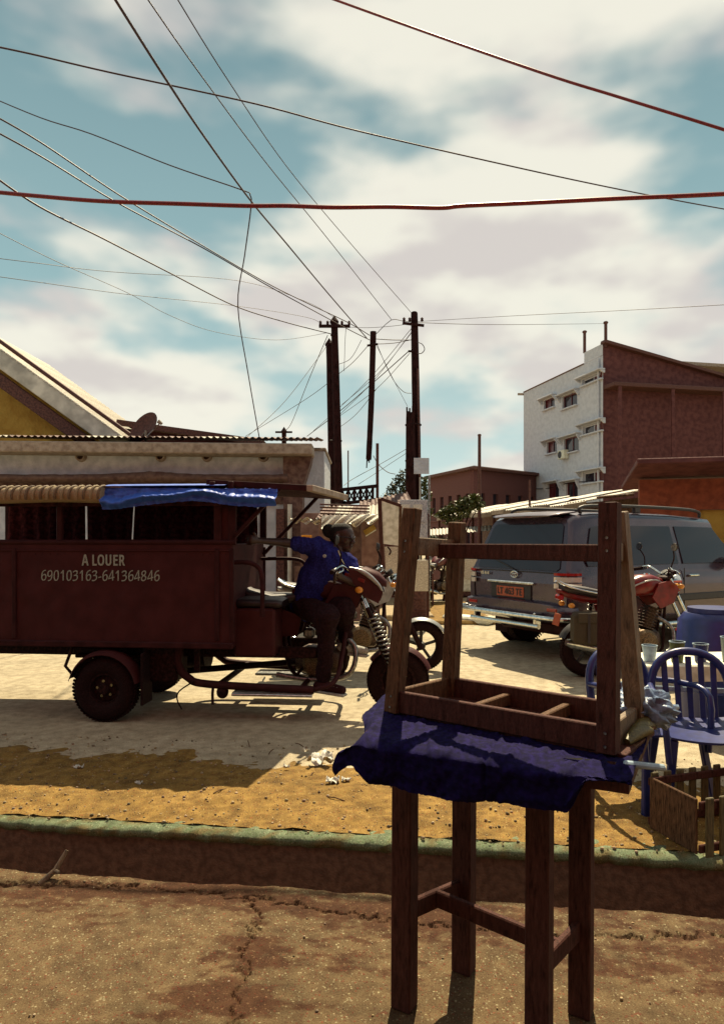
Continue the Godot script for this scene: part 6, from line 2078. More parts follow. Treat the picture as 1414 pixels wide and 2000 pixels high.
# ------------------------------------------------------------------ tables in front
func tables() -> void:
	var top := 0.896
	# lower table
	var o := Vector3(0.44, 0, -2.1)
	var t := thing("wooden_table", "dark wooden table with heavy square legs standing on the pavement under the blue cloth", "table", o)
	var legs := [Vector3(0.135, 0, -2.16), Vector3(0.352, 0, -2.34), Vector3(0.505, 0, -1.93), Vector3(0.690, 0, -2.13)]
	var e := Vector3(0.866, 0, 0.5)
	for l in legs:
		var p: Vector3 = l - o
		obj("leg", bar(G.new(), p, p + Vector3(0.004, top - 0.035, 0.0), 0.068, 0.062, e, 0.004), M.wood_dark, t)
	var m1: Vector3 = (legs[0] + legs[1]) / 2 - o + Vector3(0, 0.30, 0)
	var m2: Vector3 = (legs[2] + legs[3]) / 2 - o + Vector3(0, 0.26, 0)
	obj("stretcher", bar(G.new(), legs[0] - o + Vector3(0, 0.30, 0), legs[1] - o + Vector3(0, 0.29, 0), 0.022, 0.06, e), M.wood_dark, t)
	obj("stretcher", bar(G.new(), legs[2] - o + Vector3(0, 0.26, 0), legs[3] - o + Vector3(0, 0.27, 0), 0.022, 0.06, e), M.wood_dark, t)
	obj("stretcher", bar(G.new(), m1, m2, 0.022, 0.055, Vector3(-0.5, 0, 0.866)), M.wood_dark, t)
	var c := [Vector3(-0.02, 0, -1.99), Vector3(0.66, 0, -1.67), Vector3(0.94, 0, -2.19), Vector3(0.11, 0, -2.53)]
	# boards of the table top
	for k in 4:
		var a0: Vector3 = c[0].lerp(c[3], k / 4.0 + 0.004) - o
		var a1: Vector3 = c[1].lerp(c[2], k / 4.0 + 0.004) - o
		var b0: Vector3 = c[0].lerp(c[3], (k + 1) / 4.0 - 0.004) - o
		var b1: Vector3 = c[1].lerp(c[2], (k + 1) / 4.0 - 0.004) - o
		var pl := PackedVector2Array([Vector2(a0.x, -a0.z), Vector2(a1.x, -a1.z), Vector2(b1.x, -b1.z), Vector2(b0.x, -b0.z)])
		obj("board", prism(G.new(), pl, 0.028, Transform3D(Basis(Vector3.RIGHT, Vector3(0, 0, -1), Vector3.UP), Vector3(0, top - 0.019, 0))), M.wood_mid if k % 2 else M.wood_dark, t)
	for k in 2:
		obj("apron", bar(G.new(), legs[k * 2] - o + Vector3(0, top - 0.07, 0), legs[k * 2 + 1] - o + Vector3(0, top - 0.07, 0), 0.022, 0.07, e), M.wood_dark, t)
	# the blue cloth: flat on the boards, hanging over the near edge and the left end
	var rows := []
	var fine := noise(1.6, 4, 91)
	for i in 190:
		var u := -0.05 + 1.06 * i / 189.0
		var r := PackedVector3Array()
		for j in 46:
			var v := j / 32.0            # 0 far edge .. 1 near edge .. hanging beyond
			var vv := minf(v, 1.0)
			var p: Vector3 = (c[3].lerp(c[2], u)).lerp(c[0].lerp(c[1], u), vv)
			var y := top + 0.004
			var nearv := Vector3(-0.42, 0, 0.907)
			var hang := 0.115 + 0.010 * sin(u * 5.0) - 0.10 * smoothstep(0.80, 0.88, u) - 0.05 * smoothstep(0.08, 0.0, u)
			if v > 1.0:
				var k := (v - 1.0) / 0.4375
				p += nearv * (0.014 + 0.010 * sin(u * 17.0 + 0.8) * k + 0.007 * sin(u * 31.0) * k)
				y -= hang * k
			else:
				y += 0.006 * maxf(0.0, fine.get_noise_2d(u * 5.0, vv * 2.6)) + 0.003 * absf(fine.get_noise_2d(u * 16.0, vv * 8.0)) + 0.004
				y -= 0.008 * smoothstep(0.94, 1.0, v)
			if u < 0.03:
				var k := clampf((0.03 - u) / 0.08, 0.0, 1.0)
				y -= 0.055 * k * k * (0.4 + 0.6 * sin(v * 5.0 + 0.6) * sin(v * 5.0 + 0.6))
				p += (c[0] - c[1]).normalized() * 0.03 * k * sin(v * 6.0)
			y += 0.030 * exp(-pow((u - 0.02) / 0.05, 2.0)) * exp(-pow((v - 0.12) / 0.22, 2.0))
			var cr := 0.009 * (0.25 - minf(0.25, absf(fine.get_noise_2d(u * 2.6 + 3.0, v * 1.4)))) / 0.25 - 0.006 * exp(-pow((u - 0.52) / 0.006, 2.0)) + 0.004 * exp(-pow((v - 0.55) / 0.012, 2.0))
			if v > 1.0:
				p += nearv * cr * 1.4
			else:
				y += maxf(cr, -0.003)
			p.y = y + 0.0025 * fine.get_noise_2d(u * 40.0, v * 16.0)
			r.append(p)
		rows.append(r)
	one("tablecloth", "dark blue cloth spread over the wooden table, hanging down over its near edge", "tablecloth", sheet(G.new(), rows, -1.0, false, 0.0025), M.cloth_blue)
	# upturned table
	var uo := Vector3(0.48, top + 0.012, -2.17)
	var s := thing("upturned_table", "narrow wooden table upside down on the blue cloth, four legs in the air", "table", uo)
	var base := [Vector3(0.106, 0, -2.28), Vector3(0.325, 0, -2.50), Vector3(0.672, 0, -1.845), Vector3(0.845, 0, -2.075)]
	var tip := [Vector3(0.172, 1.600, -2.30), Vector3(0.347, 1.556, -2.46), Vector3(0.694, 1.598, -1.89), Vector3(0.776, 1.578, -2.05)]
	var f := (Vector3(0.672, 0, -1.845) - Vector3(0.136, 0, -2.28)).normalized()
	for k in 4:
		var a: Vector3 = base[k]
		a.y = top + 0.014
		obj("leg", bar(G.new(), a - uo, tip[k] - uo, 0.052, 0.046, f, 0.003), [M.wood_mid, M.wood_mid, M.wood_dark, M.wood_pale][k], s)
	var up := func(k: int, y: float) -> Vector3:
		var a: Vector3 = base[k]
		a.y = top + 0.014
		return a.lerp(tip[k], (y - a.y) / (tip[k].y - a.y)) - uo
	# apron boards at the bottom
	var out_n := Vector3(f.z, 0, -f.x)
	for q in [[0, 2, M.wood_dark], [1, 3, M.wood_dark], [0, 1, M.wood_mid], [2, 3, M.wood_pale]]:
		obj("apron", bar(G.new(), up.call(q[0], top + 0.052), up.call(q[1], top + 0.052), 0.022, 0.072, out_n if q[0] + q[1] in [2, 4] else f, 0.003), q[2], s)
	# inner battens
	for k: float in [0.36, 0.68]:
		var a: Vector3 = (up.call(0, top + 0.045) as Vector3).lerp(up.call(2, top + 0.045), k)
		var b: Vector3 = (up.call(1, top + 0.045) as Vector3).lerp(up.call(3, top + 0.045), k)
		obj("batten", bar(G.new(), a, b, 0.024, 0.04, f, 0.003), M.wood_mid, s)
	# the underside of its top, resting on the cloth, in three planks
	for k in 3:
		var a: Vector3 = (up.call(0, top + 0.012) as Vector3).lerp(up.call(1, top + 0.012), (k + 0.5) / 3.0)
		var b: Vector3 = (up.call(2, top + 0.012) as Vector3).lerp(up.call(3, top + 0.012), (k + 0.5) / 3.0)
		obj("plank", bar(G.new(), a - f * 0.05, b + f * 0.05, 0.098, 0.014, out_n, 0.002), M.wood_mid if k == 1 else M.wood_dark, s)
	# side rails and the long rail between their middles
	var la: Vector3 = up.call(0, 1.472)
	var lb: Vector3 = up.call(1, 1.46)
	obj("stretcher", bar(G.new(), la, lb, 0.02, 0.062, f, 0.003), M.wood_pale, s)
	var ra: Vector3 = up.call(2, 1.48)
	var rb: Vector3 = up.call(3, 1.45)
	obj("stretcher", bar(G.new(), ra, rb, 0.02, 0.055, f, 0.003), M.wood_pale, s)
	obj("stretcher", bar(G.new(), la.lerp(lb, 0.6) + Vector3(0, -0.012, 0), ra.lerp(rb, 0.45) + Vector3(0, -0.012, 0), 0.02, 0.052, out_n, 0.003), M.wood_dark, s)
	for q in [[0, 1.472], [1, 1.462], [2, 1.482], [3, 1.452], [0, top + 0.055], [2, top + 0.055], [1, top + 0.055], [3, top + 0.055]]:
		for k in 2:
			var c0: Vector3 = up.call(q[0], q[1] + 0.018 * (k * 2 - 1))
			obj("nail", lathe(G.new(), Transform3D(Basis(Quaternion(Vector3.UP, Vector3(-f.z, 0, f.x).normalized() * -1.0)), c0 - Vector3(f.z, 0, -f.x) * -0.0 + Vector3(f.z, 0, -f.x).normalized() * -0.0265), [Vector2(0, 0.003), Vector2(0.004, 0.002), Vector2(0.0045, 0)], 8), M.steel, s)
	var sp := pt(1200, 981, 1.89)
	one("thin_lath", "thin pale lath lying across the tip of the nearest upturned leg", "lath", bar(G.new(), pt(1166, 980, 1.90) + Vector3(0, 0.012, 0), pt(1236, 974, 1.90) + Vector3(0, 0.012, 0), 0.02, 0.008, Vector3(0, 0, 1)), M.wood_pale)


# ------------------------------------------------------------------ driver
func hand_bones(b: Array, wrist: Vector3, dir: Vector3, across: Vector3, curl: Vector3) -> void:
	var palm := wrist + dir * 0.075
	b.append([wrist, palm, 0.026, 0.030, 0.02])
	b.append([wrist + dir * 0.05 + across * 0.016, palm + across * 0.022, 0.018, 0.018, 0.015])
	b.append([wrist + dir * 0.05 - across * 0.016, palm - across * 0.022, 0.018, 0.018, 0.015])
	for k in 4:
		var s := -0.033 + 0.022 * k
		var len: float = [0.024, 0.030, 0.032, 0.028][k]
		var p0 := palm + across * s
		var p1 := p0 + (dir * 0.8 + curl * 0.6).normalized() * len * 1.2
		var p2 := p1 + (dir * 0.1 + curl).normalized() * len
		var p3 := p2 + (curl * 0.6 - dir * 0.8).normalized() * len * 0.8
		b.append([p0, p1, 0.0105, 0.010, 0.006])
		b.append([p1, p2, 0.010, 0.009, 0.004])
		b.append([p2, p3, 0.009, 0.008, 0.004])
	var q := wrist + dir * 0.03 + across * 0.03
	b.append([q, q + across * 0.03 + dir * 0.03 + curl * 0.01, 0.014, 0.012, 0.012])
	b.append([q + across * 0.03 + dir * 0.03 + curl * 0.01, q + across * 0.03 + dir * 0.045 + curl * 0.035, 0.011, 0.009, 0.005])


func people() -> void:
	var o := pt(600, 1180, 5.95) * Vector3(1, 0, 1)
	var t := thing("person", "driver in blue shirt and sunglasses on the three-wheeler, one arm stretched back", "person", o)
	var P := func(px: float, py: float, d: float) -> Vector3: return pt(px, py, d) - o
	var pel: Vector3 = P.call(604, 1176, 5.93)
	var hipA: Vector3 = P.call(598, 1186, 5.84)
	var hipB: Vector3 = P.call(622, 1184, 5.98)
	var wst: Vector3 = P.call(618, 1135, 5.90)
	var cst: Vector3 = P.call(640, 1095, 5.88)
	var shA: Vector3 = P.call(618, 1068, 5.84)
	var shB: Vector3 = P.call(680, 1100, 5.92)
	var nk: Vector3 = P.call(656, 1078, 5.88)
	var hd: Vector3 = P.call(668, 1050, 5.87)
	var elA: Vector3 = P.call(557, 1060, 5.74)
	var wrA: Vector3 = P.call(507, 1056, 5.60)
	var elB: Vector3 = P.call(696, 1142, 5.80)
	var wrB: Vector3 = P.call(668, 1128, 5.62)
	var knA: Vector3 = P.call(640, 1206, 5.52)
	var anA: Vector3 = P.call(632, 1328, 5.60)
	var knB: Vector3 = P.call(672, 1190, 5.72)
	var anB: Vector3 = P.call(676, 1254, 5.86)
	var skin := [
		[pel, wst, 0.125, 0.115, 0.06], [wst, cst, 0.115, 0.135, 0.06], [shA, shB, 0.055, 0.055, 0.07], [cst, nk, 0.11, 0.062, 0.06], [nk, hd + Vector3(-0.01, -0.03, 0), 0.056, 0.052, 0.03],
		[hipA, knA, 0.088, 0.062, 0.05], [hipB, knB, 0.088, 0.062, 0.05], [knA, anA, 0.054, 0.036, 0.03], [knB, anB, 0.054, 0.036, 0.03],
		[shA, elA, 0.052, 0.038, 0.04], [elA, wrA, 0.038, 0.026, 0.02], [shB, elB, 0.052, 0.038, 0.04], [elB, wrB, 0.038, 0.026, 0.02]]
	for q in [[anA, Vector3(0.92, -0.12, 0.38)], [anB, Vector3(0.95, -0.1, 0.3)]]:
		var f: Vector3 = q[1].normalized()
		skin.append([q[0] + Vector3(-0.03, -0.045, 0) , q[0] + f * 0.15 + Vector3(0, -0.055, 0), 0.036, 0.026, 0.03])
	var g := G.new()
	blob(g, skin, 0.014)
	# head: cranium, jaw, brow, nose, lips, ears, on a finer grid
	var fw := Vector3(0.94, -0.10, 0.33).normalized()
	var sd := Vector3(-0.33, 0, 0.94).normalized()
	var up := sd.cross(fw).normalized()
	if up.y < 0:
		up = -up
	var hb := [
		[hd - fw * 0.02 + up * 0.03, hd + fw * 0.02 + up * 0.035, 0.082, 0.080, 0.03], [hd + fw * 0.03 - up * 0.03, hd + fw * 0.055 - up * 0.075, 0.060, 0.036, 0.04],
		[hd + fw * 0.062 - up * 0.098, hd + fw * 0.066 - up * 0.098, 0.022, 0.020, 0.03], [hd - fw * 0.01 - up * 0.03, hd - fw * 0.02 - up * 0.09, 0.055, 0.050, 0.03],
		[hd + fw * 0.088 + up * 0.018 + sd * 0.03, hd + fw * 0.088 + up * 0.018 - sd * 0.03, 0.013, 0.013, 0.02],
		[hd + fw * 0.096 + up * 0.004, hd + fw * 0.112 - up * 0.030, 0.009, 0.014, 0.012], [hd + fw * 0.100 - up * 0.034 + sd * 0.012, hd + fw * 0.100 - up * 0.034 - sd * 0.012, 0.011, 0.011, 0.01],
		[hd + fw * 0.094 - up * 0.056 + sd * 0.016, hd + fw * 0.094 - up * 0.056 - sd * 0.016, 0.010, 0.010, 0.006], [hd + fw * 0.090 - up * 0.072 + sd * 0.014, hd + fw * 0.090 - up * 0.072 - sd * 0.014, 0.011, 0.011, 0.006],
		[hd + fw * 0.06 - up * 0.02 + sd * 0.045, hd + fw * 0.05 - up * 0.03 + sd * 0.05, 0.022, 0.02, 0.02], [hd + fw * 0.06 - up * 0.02 - sd * 0.045, hd + fw * 0.05 - up * 0.03 - sd * 0.05, 0.022, 0.02, 0.02]]
	for s: float in [-1.0, 1.0]:
		hb.append([hd - fw * 0.012 + sd * 0.080 * s + up * 0.015, hd - fw * 0.006 + sd * 0.078 * s - up * 0.028, 0.018, 0.012, 0.008])
	blob(g, hb, 0.005)
	var ha := []
	hand_bones(ha, wrA, (wrA - elA).normalized(), Vector3(0.1, 0.95, 0.2).normalized(), Vector3(0.3, -0.1, -0.95).normalized())
	blob(g, ha, 0.004)
	var hbn := []
	hand_bones(hbn, wrB, (wrB - elB).normalized(), Vector3(0.2, 0.6, 0.7).normalized(), Vector3(0.0, -0.9, -0.2).normalized())
	blob(g, hbn, 0.004)
	obj("body", g, M.skin, t)
	# hair: close crop and a round bun at the back
	var hr := G.new()
	blob(hr, [[hd - fw * 0.035 + up * 0.042, hd + fw * 0.012 + up * 0.052, 0.081, 0.076, 0.03], [hd - fw * 0.055 - up * 0.01, hd - fw * 0.05 - up * 0.05, 0.055, 0.04, 0.03], [hd - fw * 0.125 + up * 0.045, hd - fw * 0.13 + up * 0.05, 0.060, 0.058, 0.02]], 0.006)
	obj("hair", hr, M.hair, t)
	# sunglasses
	var sg := G.new()
	for s: float in [-1.0, 1.0]:
		ball(sg, Transform3D(Basis(sd * s, up, fw), hd + fw * 0.100 + up * 0.006 + sd * 0.033 * s), Vector3(0.027, 0.019, 0.008))
		tube(sg, [hd + fw * 0.098 + up * 0.010 + sd * 0.055 * s, hd + fw * 0.06 + up * 0.010 + sd * 0.086 * s, hd - fw * 0.005 + up * 0.008 + sd * 0.088 * s], 0.004, 6)
	tube(sg, [hd + fw * 0.107 + up * 0.010 + sd * 0.012, hd + fw * 0.107 + up * 0.010 - sd * 0.012], 0.004, 6)
	obj("sunglasses", sg, M.dark_glass, t)
	# shirt with sleeves to the elbow, hanging to the hips
	var sh := G.new()
	var sA: Vector3 = shA.lerp(elA, 0.62)
	var sB: Vector3 = shB.lerp(elB, 0.66)
	blob(sh, [[pel + Vector3(0, 0.0, 0), wst, 0.168, 0.152, 0.06], [wst, cst, 0.152, 0.158, 0.06], [shA, shB, 0.072, 0.072, 0.06], [cst, cst.lerp(nk, 0.45), 0.13, 0.095, 0.05], [shA, sA, 0.074, 0.070, 0.04], [shB, sB, 0.074, 0.070, 0.04]], 0.013)
	wrinkle(sh, 0.022, 9.0, Vector3(1.0, 0.45, 1.0))
	obj("shirt", sh, M.shirt_blue, t, "blue short sleeved shirt")
	# white vest tail below the shirt
	var vt := []
	for j in 4:
		var r := PackedVector3Array()
		for i in 24:
			var a := -0.9 + 2.9 * i / 23.0
			r.append(pel + Vector3(0.0, 0.005 - 0.03 * j + 0.012 * sin(a * 5.0), 0) + Vector3(cos(a - 0.3) * (0.178 + 0.010 * j), 0, sin(a - 0.3) * (0.182 + 0.010 * j)))
		vt.append(r)
	obj("vest_hem", sheet(G.new(), vt, 1.0, false, 0.004), M.pale_cloth, t)
	# trousers
	var so := G.new()
	blob(so, [[pel + Vector3(0, -0.02, 0), pel + Vector3(0, 0.05, 0), 0.145, 0.14, 0.05], [hipA, hipA.lerp(knA, 0.93), 0.108, 0.092, 0.05], [hipB, hipB.lerp(knB, 0.93), 0.110, 0.100, 0.05], [hipA.lerp(knA, 0.9), knA, 0.095, 0.080, 0.05], [hipB.lerp(knB, 0.9), knB, 0.095, 0.080, 0.05], [knA, anA + Vector3(0, 0.03, 0), 0.076, 0.058, 0.05], [knB, anB + Vector3(0, 0.03, 0), 0.076, 0.058, 0.05]], 0.013)
	wrinkle(so, 0.020, 10.0, Vector3(0.6, 1.0, 1.0))
	obj("trousers", so, M.shorts_dark, t)
	# shoes
	for q in [[anA, Vector3(0.92, -0.06, 0.38), M.maroon_black], [anB, Vector3(0.95, -0.06, 0.3), M.pale_cloth]]:
		var f: Vector3 = q[1].normalized()
		var a: Vector3 = q[0]
		var s := G.new()
		blob(s, [[a + Vector3(0, -0.03, 0), a + f * -0.05 + Vector3(0, -0.055, 0), 0.045, 0.042, 0.03], [a + Vector3(0, -0.05, 0), a + f * 0.17 + Vector3(0, -0.06, 0), 0.044, 0.034, 0.03]], 0.008)
		var so2 := obj("shoe", s, q[2], t)
		var sol := G.new()
		bar(sol, a + f * -0.09 + Vector3(0, -0.098, 0), a + f * 0.20 + Vector3(0, -0.098, 0), 0.085, 0.022, f.cross(Vector3.UP), 0.008)
		obj("sole", sol, M.pale_cloth, so2)
		for k in 4:
			var b: Vector3 = a + f * (0.05 + 0.028 * k) + Vector3(0, -0.014 - 0.004 * k, 0)
			var w := f.cross(Vector3.UP).normalized() * 0.03
			obj("lace", tb([b - w + Vector3(0, -0.014, 0), b, b + w + Vector3(0, -0.014, 0)], 0.004, 5), M.pale_cloth, so2)
	# chain round the neck, button badge
	var ch := []
	for i in 17:
		var a := PI * i / 16.0
		ch.append(nk + sd * cos(a) * 0.075 + fw * (0.05 + 0.055 * sin(a)) - up * (0.125 * sin(a) - 0.02) + Vector3(0.0, 0.0, 0.02))
	obj("necklace", tb(ch, 0.005, 6), M.gold_chain, t)
	obj("badge", lathe(G.new(), X3(P.call(634, 1086, 5.70), Vector3(1.3, 0, 0)), [Vector2(0, 0.006), Vector2(0.014, 0.005), Vector2(0.016, 0)], 12), M.pale_cloth, t)


# ------------------------------------------------------------------ things on and beside the table's right end
func plastic_chair(label: String, where: Vector3, turn: float) -> Node3D:
	var t := thing("plastic_chair", label, "chair", where, turn, "blue plastic chairs at the right edge")
	var m: Material = M.blue_plastic
	# back: arched frame with upright slats
	var fr := []
	for i in 21:
		var a := PI * i / 20.0
		fr.append(Vector3(-0.22 * cos(a) * (1.0 if absf(cos(a)) > 0.2 else 1.0), 0.42 + 0.40 * pow(sin(a), 0.45), -0.20 - 0.09 * pow(sin(a), 0.45)))
	obj("back_frame", tube(G.new(), fr, 0.024, 8), m, t)
	for k in 5:
		var x := -0.13 + 0.065 * k
		obj("slat", bar(G.new(), Vector3(x, 0.44, -0.21), Vector3(x * 1.05, 0.79 - 0.6 * x * x, -0.285), 0.034, 0.010, Vector3.RIGHT, 0.004), m, t)
	obj("back_rail", bar(G.new(), Vector3(-0.2, 0.60, -0.25), Vector3(0.2, 0.60, -0.25), 0.03, 0.012, Vector3(0, 1, 0), 0.004), M.light_plastic, t)
	var rows := []
	for j in 9:
		var r := PackedVector3Array()
		for i in 13:
			var u := -1.0 + i / 6.0
			var v := -1.0 + j / 4.0
			r.append(Vector3(u * 0.21, 0.42 + 0.018 * u * u - 0.012 * v, v * 0.21))
		rows.append(r)
	obj("seat", sheet(G.new(), rows, -1.0, false, 0.012), m, t)
	for s in [[-1, -1], [1, -1], [-1, 1], [1, 1]]:
		obj("leg", bar(G.new(), Vector3(0.24 * s[0], 0.0, 0.24 * s[1]), Vector3(0.19 * s[0], 0.42, 0.19 * s[1]), 0.045, 0.03, Vector3.RIGHT, 0.006), m, t)
	for s: float in [-1.0, 1.0]:
		obj("arm", tb(curve([Vector3(0.22 * s, 0.62, -0.24), Vector3(0.26 * s, 0.64, 0.0), Vector3(0.25 * s, 0.60, 0.2), Vector3(0.22 * s, 0.3, 0.22)], 4), 0.018), m, t)
	return t


func right_edge() -> void:
	var a := plastic_chair("blue plastic chair with a slatted back at the right edge, nearest the table", pt(1265, 0, 3.9) * Vector3(1, 0, 1), 0.35)
	var b := plastic_chair("blue plastic chair with a slatted back half cut off by the right edge", pt(1370, 0, 3.75) * Vector3(1, 0, 1), -0.2)
	# cream topped stall board behind the chairs
	var d := 4.6
	var o := pt(1290, 0, d) * Vector3(1, 0, 1)
	var t := thing("stall_table", "cream covered stall table with stacked cups behind the blue chairs", "table", o, 0.05)
	obj("tabletop", bx(X3(Vector3(0.25, 0.66, 0)), Vector3(1.1, 0.03, 0.5)), M.sign_white, t)
	obj("cover", bx(X3(Vector3(0.25, 0.62, 0.256)), Vector3(1.12, 0.10, 0.008), 0.003), M.sign_white, t)
	for s in [[-0.25, -0.2], [0.75, -0.2], [-0.25, 0.2], [0.75, 0.2]]:
		obj("leg", bx(X3(Vector3(s[0], 0.325, s[1])), Vector3(0.04, 0.64, 0.04)), M.wood_dark, t)
	for k in 4:
		var p := o + Vector3(-0.12 + 0.17 * k, 0.677, 0.10 + 0.03 * (k % 2))
		var c := thing("cup", ["pale plastic cup, leftmost on the cream stall table", "green plastic cup second from left on the cream stall table", "blue plastic cup third from left on the cream stall table", "pale green bottle-like cup rightmost on the cream stall table"][k], "cup", p, 0.0, "cups on the stall table")
		var h: float = [0.10, 0.13, 0.11, 0.16][k]
		obj("body", lathe(G.new(), X3(Vector3.ZERO), [Vector2(0, 0), Vector2(0.035, 0), Vector2(0.048, h), Vector2(0.044, h), Vector2(0.032, 0.006), Vector2(0, 0.006)], 18), [M.light_plastic, M.leaf_green, M.blue_plastic, M.lettering][k], c)
		obj("rim", lathe(G.new(), X3(Vector3(0, h, 0)), [Vector2(0.044, 0), Vector2(0.051, 0), Vector2(0.051, 0.006), Vector2(0.044, 0.006)], 18), M.light_plastic, c)
	# blue barrel at the very edge
	var br := thing("blue_barrel", "tall dark blue plastic barrel at the right edge beyond the chairs", "barrel", pt(1395, 0, 5.4) * Vector3(1, 0, 1))
	obj("body", lathe(G.new(), X3(Vector3.ZERO), [Vector2(0, 0), Vector2(0.25, 0), Vector2(0.28, 0.06), Vector2(0.285, 0.28), Vector2(0.30, 0.30), Vector2(0.285, 0.32), Vector2(0.285, 0.56), Vector2(0.30, 0.58), Vector2(0.285, 0.60), Vector2(0.27, 0.84), Vector2(0.22, 0.9), Vector2(0, 0.9)], 28), M.blue_plastic, br)
	obj("lid", lathe(G.new(), X3(Vector3(0, 0.9, 0)), [Vector2(0.20, 0.0), Vector2(0.20, 0.04), Vector2(0, 0.045)], 24), M.blue_plastic, br)
	# crumpled bag on the table's right end
	var top := 0.905
	var bp := Vector3(0.875, top, -2.13)
	var g := G.new()
	var rows := []
	var nn := noise(2.2, 4, 66)
	for j in 22:
		var r := PackedVector3Array()
		var la := -PI / 2 + PI * j / 21.0
		for i in 34:
			var lo := TAU * i / 34.0
			var q := Vector3(cos(la) * cos(lo), sin(la), cos(la) * sin(lo))
			var k := 1.0 + 0.55 * nn.get_noise_3d(q.x * 1.1, q.y * 1.1, q.z * 1.1) + 0.22 * absf(nn.get_noise_3d(q.x * 3.5, q.y * 3.5, q.z * 3.5 + 4.0))
			var p := q * k * Vector3(0.10, 0.062, 0.085)
			p.y = maxf(p.y + 0.05, 0.003 + 0.002 * sin(lo * 5.0))
			r.append(p)
		rows.append(r)
	sheet(g, rows, 1.0, true)
	var bag := thing("plastic_bag", "crumpled pale blue plastic bag lying on the right end of the cloth", "bag", bp)
	obj("bag_body", g, M.plastic_bag, bag)
	var kn := G.new()
	tube(kn, curve([Vector3(-0.05, 0.09, 0.01), Vector3(-0.02, 0.115, 0.02), Vector3(0.03, 0.10, 0.0)], 4), [0.012, 0.014, 0.016, 0.018, 0.016, 0.012, 0.014, 0.016, 0.02], 8)
	obj("bag_knot", kn, M.plastic_bag, bag)
	# cobs and knife lying beside it
	for k in 3:
		var p0 := Vector3(0.745 + 0.028 * k, top + 0.019, -1.90 - 0.05 * k)
		var p1 := p0 + Vector3(0.11, 0.004, -0.10)
		var q := []
		var rad := []
		for i in 9:
			var u := i / 8.0
			q.append(p0.lerp(p1, u))
			rad.append(0.004 + 0.015 * pow(sin(PI * clampf(u * 0.85 + 0.08, 0, 1)), 0.6))
		var cb := thing("plantain", ["olive yellow plantain nearest the upturned table's right leg", "middle one of three olive yellow plantains beside the plastic bag", "plantain touching the pale blue plastic bag"][k], "fruit", p0, 0.0, "plantains on the cloth")
		for i in q.size():
			q[i] = q[i] - p0 + Vector3(0, 0.012 * sin(PI * i / 8.0), 0)
		obj("peel", tb(q, rad, 8), M.plantain_skin, cb)
		obj("stalk", tb([q[8], q[8] + Vector3(0.018, 0.004, -0.014)], 0.005, 6), M.wood_mid, cb)
	var kn2 := thing("knife", "long knife with a pale blade lying at the near right edge of the cloth", "knife", Vector3(0.66, top + 0.004, -1.76))
	obj("blade", prism(G.new(), poly([-0.13, 0.0, 0.02, -0.012, 0.02, 0.014, -0.09, 0.014]), 0.003, X3(Vector3.ZERO, Vector3(-PI / 2, -0.35, 0))), M.chrome, kn2)
	obj("handle", bar(G.new(), Basis(Vector3.UP, -0.35) * Vector3(0.02, 0.004, 0), Basis(Vector3.UP, -0.35) * Vector3(0.12, 0.004, 0), 0.022, 0.014, Vector3(0, 0, 1), 0.005), M.light_plastic, kn2)
	# slatted crate under the table's right end
	var cp := pt(1405, 0, 3.38) * Vector3(1, 0, 1)
	var cr := thing("slatted_crate", "low olive slatted crate standing on the kerb at the right edge", "crate", cp, 0.3)
	for k in 7:
		obj("slat", bx(X3(Vector3(-0.24 + 0.08 * k, 0.15, 0.18)), Vector3(0.045, 0.28, 0.014)), M.olive_wood, cr)
		obj("slat", bx(X3(Vector3(-0.24 + 0.08 * k, 0.15, -0.18)), Vector3(0.045, 0.28, 0.014)), M.olive_wood, cr)
	for s: float in [-1.0, 1.0]:
		for y in [0.05, 0.25]:
			obj("rail", bx(X3(Vector3(0, y, 0.166 * s)), Vector3(0.58, 0.04, 0.014)), M.wood_dark, cr)
		obj("end_board", bx(X3(Vector3(0.288 * s, 0.15, 0)), Vector3(0.014, 0.26, 0.31)), M.wood_mid, cr)


# ------------------------------------------------------------------ litter and stones
func scrap(called: String, label: String, at: Vector3, s: float, sd: int, m: Material) -> void:
	var n := noise(0.8, 2, sd)
	var rows := []
	for j in 8:
		var r := PackedVector3Array()
		for i in 10:
			var u := (i / 9.0 - 0.5) * 2.0
			var v := (j / 7.0 - 0.5) * 2.0
			r.append(Vector3(u * s + s * 0.3 * n.get_noise_2d(u * 2.0, v * 2.0), maxf(0.002, s * (0.35 + 0.9 * n.get_noise_2d(u * 1.3 + 4.0, v * 1.3) + 0.25 * absf(u))), v * s * 0.7 + s * 0.3 * n.get_noise_2d(u * 2.0, v * 2.0 + 9.0)))
		rows.append(r)
	var o := one(called, label, "litter", sheet(G.new(), rows, -1.0, false, 0.002), m, "litter on the shoulder")
	o.position = at


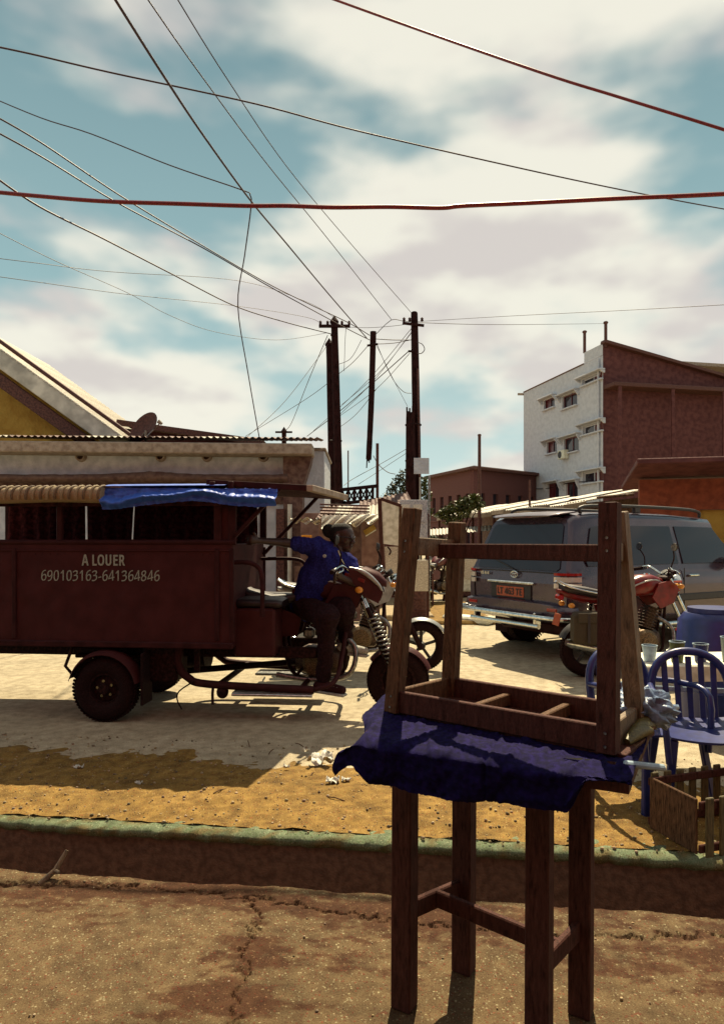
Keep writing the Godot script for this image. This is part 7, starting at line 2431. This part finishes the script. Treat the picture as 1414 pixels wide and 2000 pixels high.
func litter() -> void:
	var gp := func(px: float, py: float) -> Vector3:
		var d := F * (EYE - 0.02) / (py - 1050.0)
		return pt(px, py, d)
	scrap("paper_scrap", "crumpled white paper on the dirt, the largest piece of litter left of the cloth", gp.call(627, 1492), 0.075, 4, M.paper)
	scrap("paper_scrap", "flat white scrap on the dirt just below the largest crumpled paper", gp.call(650, 1530), 0.038, 9, M.paper)
	scrap("paper_scrap", "thin white scrap on the dirt nearest to the blue cloth's left tip", gp.call(676, 1526), 0.026, 14, M.paper)
	scrap("paper_scrap", "pale scrap on the dirt above the largest crumpled paper", gp.call(598, 1468), 0.024, 17, M.plastic_sheet)
	scrap("paper_scrap", "small pale scrap on the dirt left of the largest crumpled paper", gp.call(560, 1500), 0.020, 23, M.paper)
	scrap("paper_scrap", "lone pale scrap on the dirt below the cargo box's shadow", gp.call(272, 1532), 0.020, 31, M.paper)
	scrap("paper_scrap", "pale wad at the shadow edge near the left side", gp.call(155, 1502), 0.028, 37, M.paper)
	# a twig leaning out of the drain
	var a := st(-1.36, -0.03, 0.0)
	var tw := thing("twig", "short pale twig leaning out of the drain at the left", "twig", a)
	obj("stem", tb([Vector3(-0.05, -0.01, 0.04), Vector3(0.0, 0.03, 0.0), Vector3(0.035, 0.10, -0.04)], [0.014, 0.012, 0.009]), M.wood_pale, tw)
	obj("stub", tb([Vector3(0.0, 0.03, 0.0), Vector3(0.03, 0.035, 0.03)], [0.009, 0.006]), M.wood_pale, tw)
	# gravel on the shoulder and along the drain
	var mm := MultiMesh.new()
	mm.transform_format = MultiMesh.TRANSFORM_3D
	mm.use_colors = true
	var g := G.new()
	ball(g, X3(Vector3.ZERO), Vector3(1, 0.6, 0.8), 6, 4)
	mm.mesh = g.mesh()
	mm.instance_count = 3600
	for i in 3600:
		var u := rng.randf_range(-3.2, 3.2)
		var w := 0.5 + 1.5 * pow(rng.randf(), 1.2)
		if i > 3300:
			w = rng.randf_range(-1.1, -0.02)
		var s := 0.003 + 0.010 * pow(rng.randf(), 4.0)
		var y := 0.012 if w > 0.7 else 0.010
		if w < 0.0:
			y = 0.0
			s *= 0.6
		if w > 0.0:
			var lim := 1.72 + 0.25 * rough.get_noise_2d(u * 0.7, 3.0) + 0.16 * rough.get_noise_2d(u * 3.5, 8.0) - 0.04 * u
			y = maxf(0.0, 0.020 - 0.065 * smoothstep(-0.55, 0.5, w - lim) + 0.016 * rough.get_noise_2d(u * 2.2, w * 2.2) + 0.010 * rough.get_noise_2d(u * 9.0, w * 9.0))
		var b := Basis.from_euler(Vector3(rng.randf() * 0.8, rng.randf() * TAU, rng.randf() * 0.8)).scaled(Vector3.ONE * s)
		mm.set_instance_transform(i, Transform3D(b, st(u, w, y + s * 0.2)))
		var k := rng.randf_range(0.35, 1.5)
		mm.set_instance_color(i, Color(k, k * rng.randf_range(0.85, 1.0), k * rng.randf_range(0.7, 1.0)))
	var mi := MultiMeshInstance3D.new()
	mi.name = "gravel"
	mi.multimesh = mm
	mi.material_override = M.stone
	add_child(mi)
	mi.set_meta("kind", "stuff")
	mi.set_meta("label", "small stones and grit strewn over the dirt shoulder")
	# twigs and peel on the dirt
	for k in 7:
		var p: Vector3 = gp.call([486, 530, 585, 610, 655, 705, 430][k], [1452, 1468, 1455, 1512, 1560, 1545, 1545][k])
		var q := rng.randf() * TAU
		var d := Vector3(cos(q), 0, sin(q)) * rng.randf_range(0.03, 0.07)
		one("straw", ["short straw on the dirt in the sun beyond the shadow's tip", "straw below the motorcycle's shadow", "straw above the crumpled paper", "straw right under the crumpled paper", "straw near the blue cloth's lower corner", "straw beside the table's left leg", "straw at the middle of the dirt"][k], "straw", tb([p - d, p + Vector3(0, 0.008, 0.004), p + d], 0.0035, 5), M.wood_mid, "straws on the dirt")
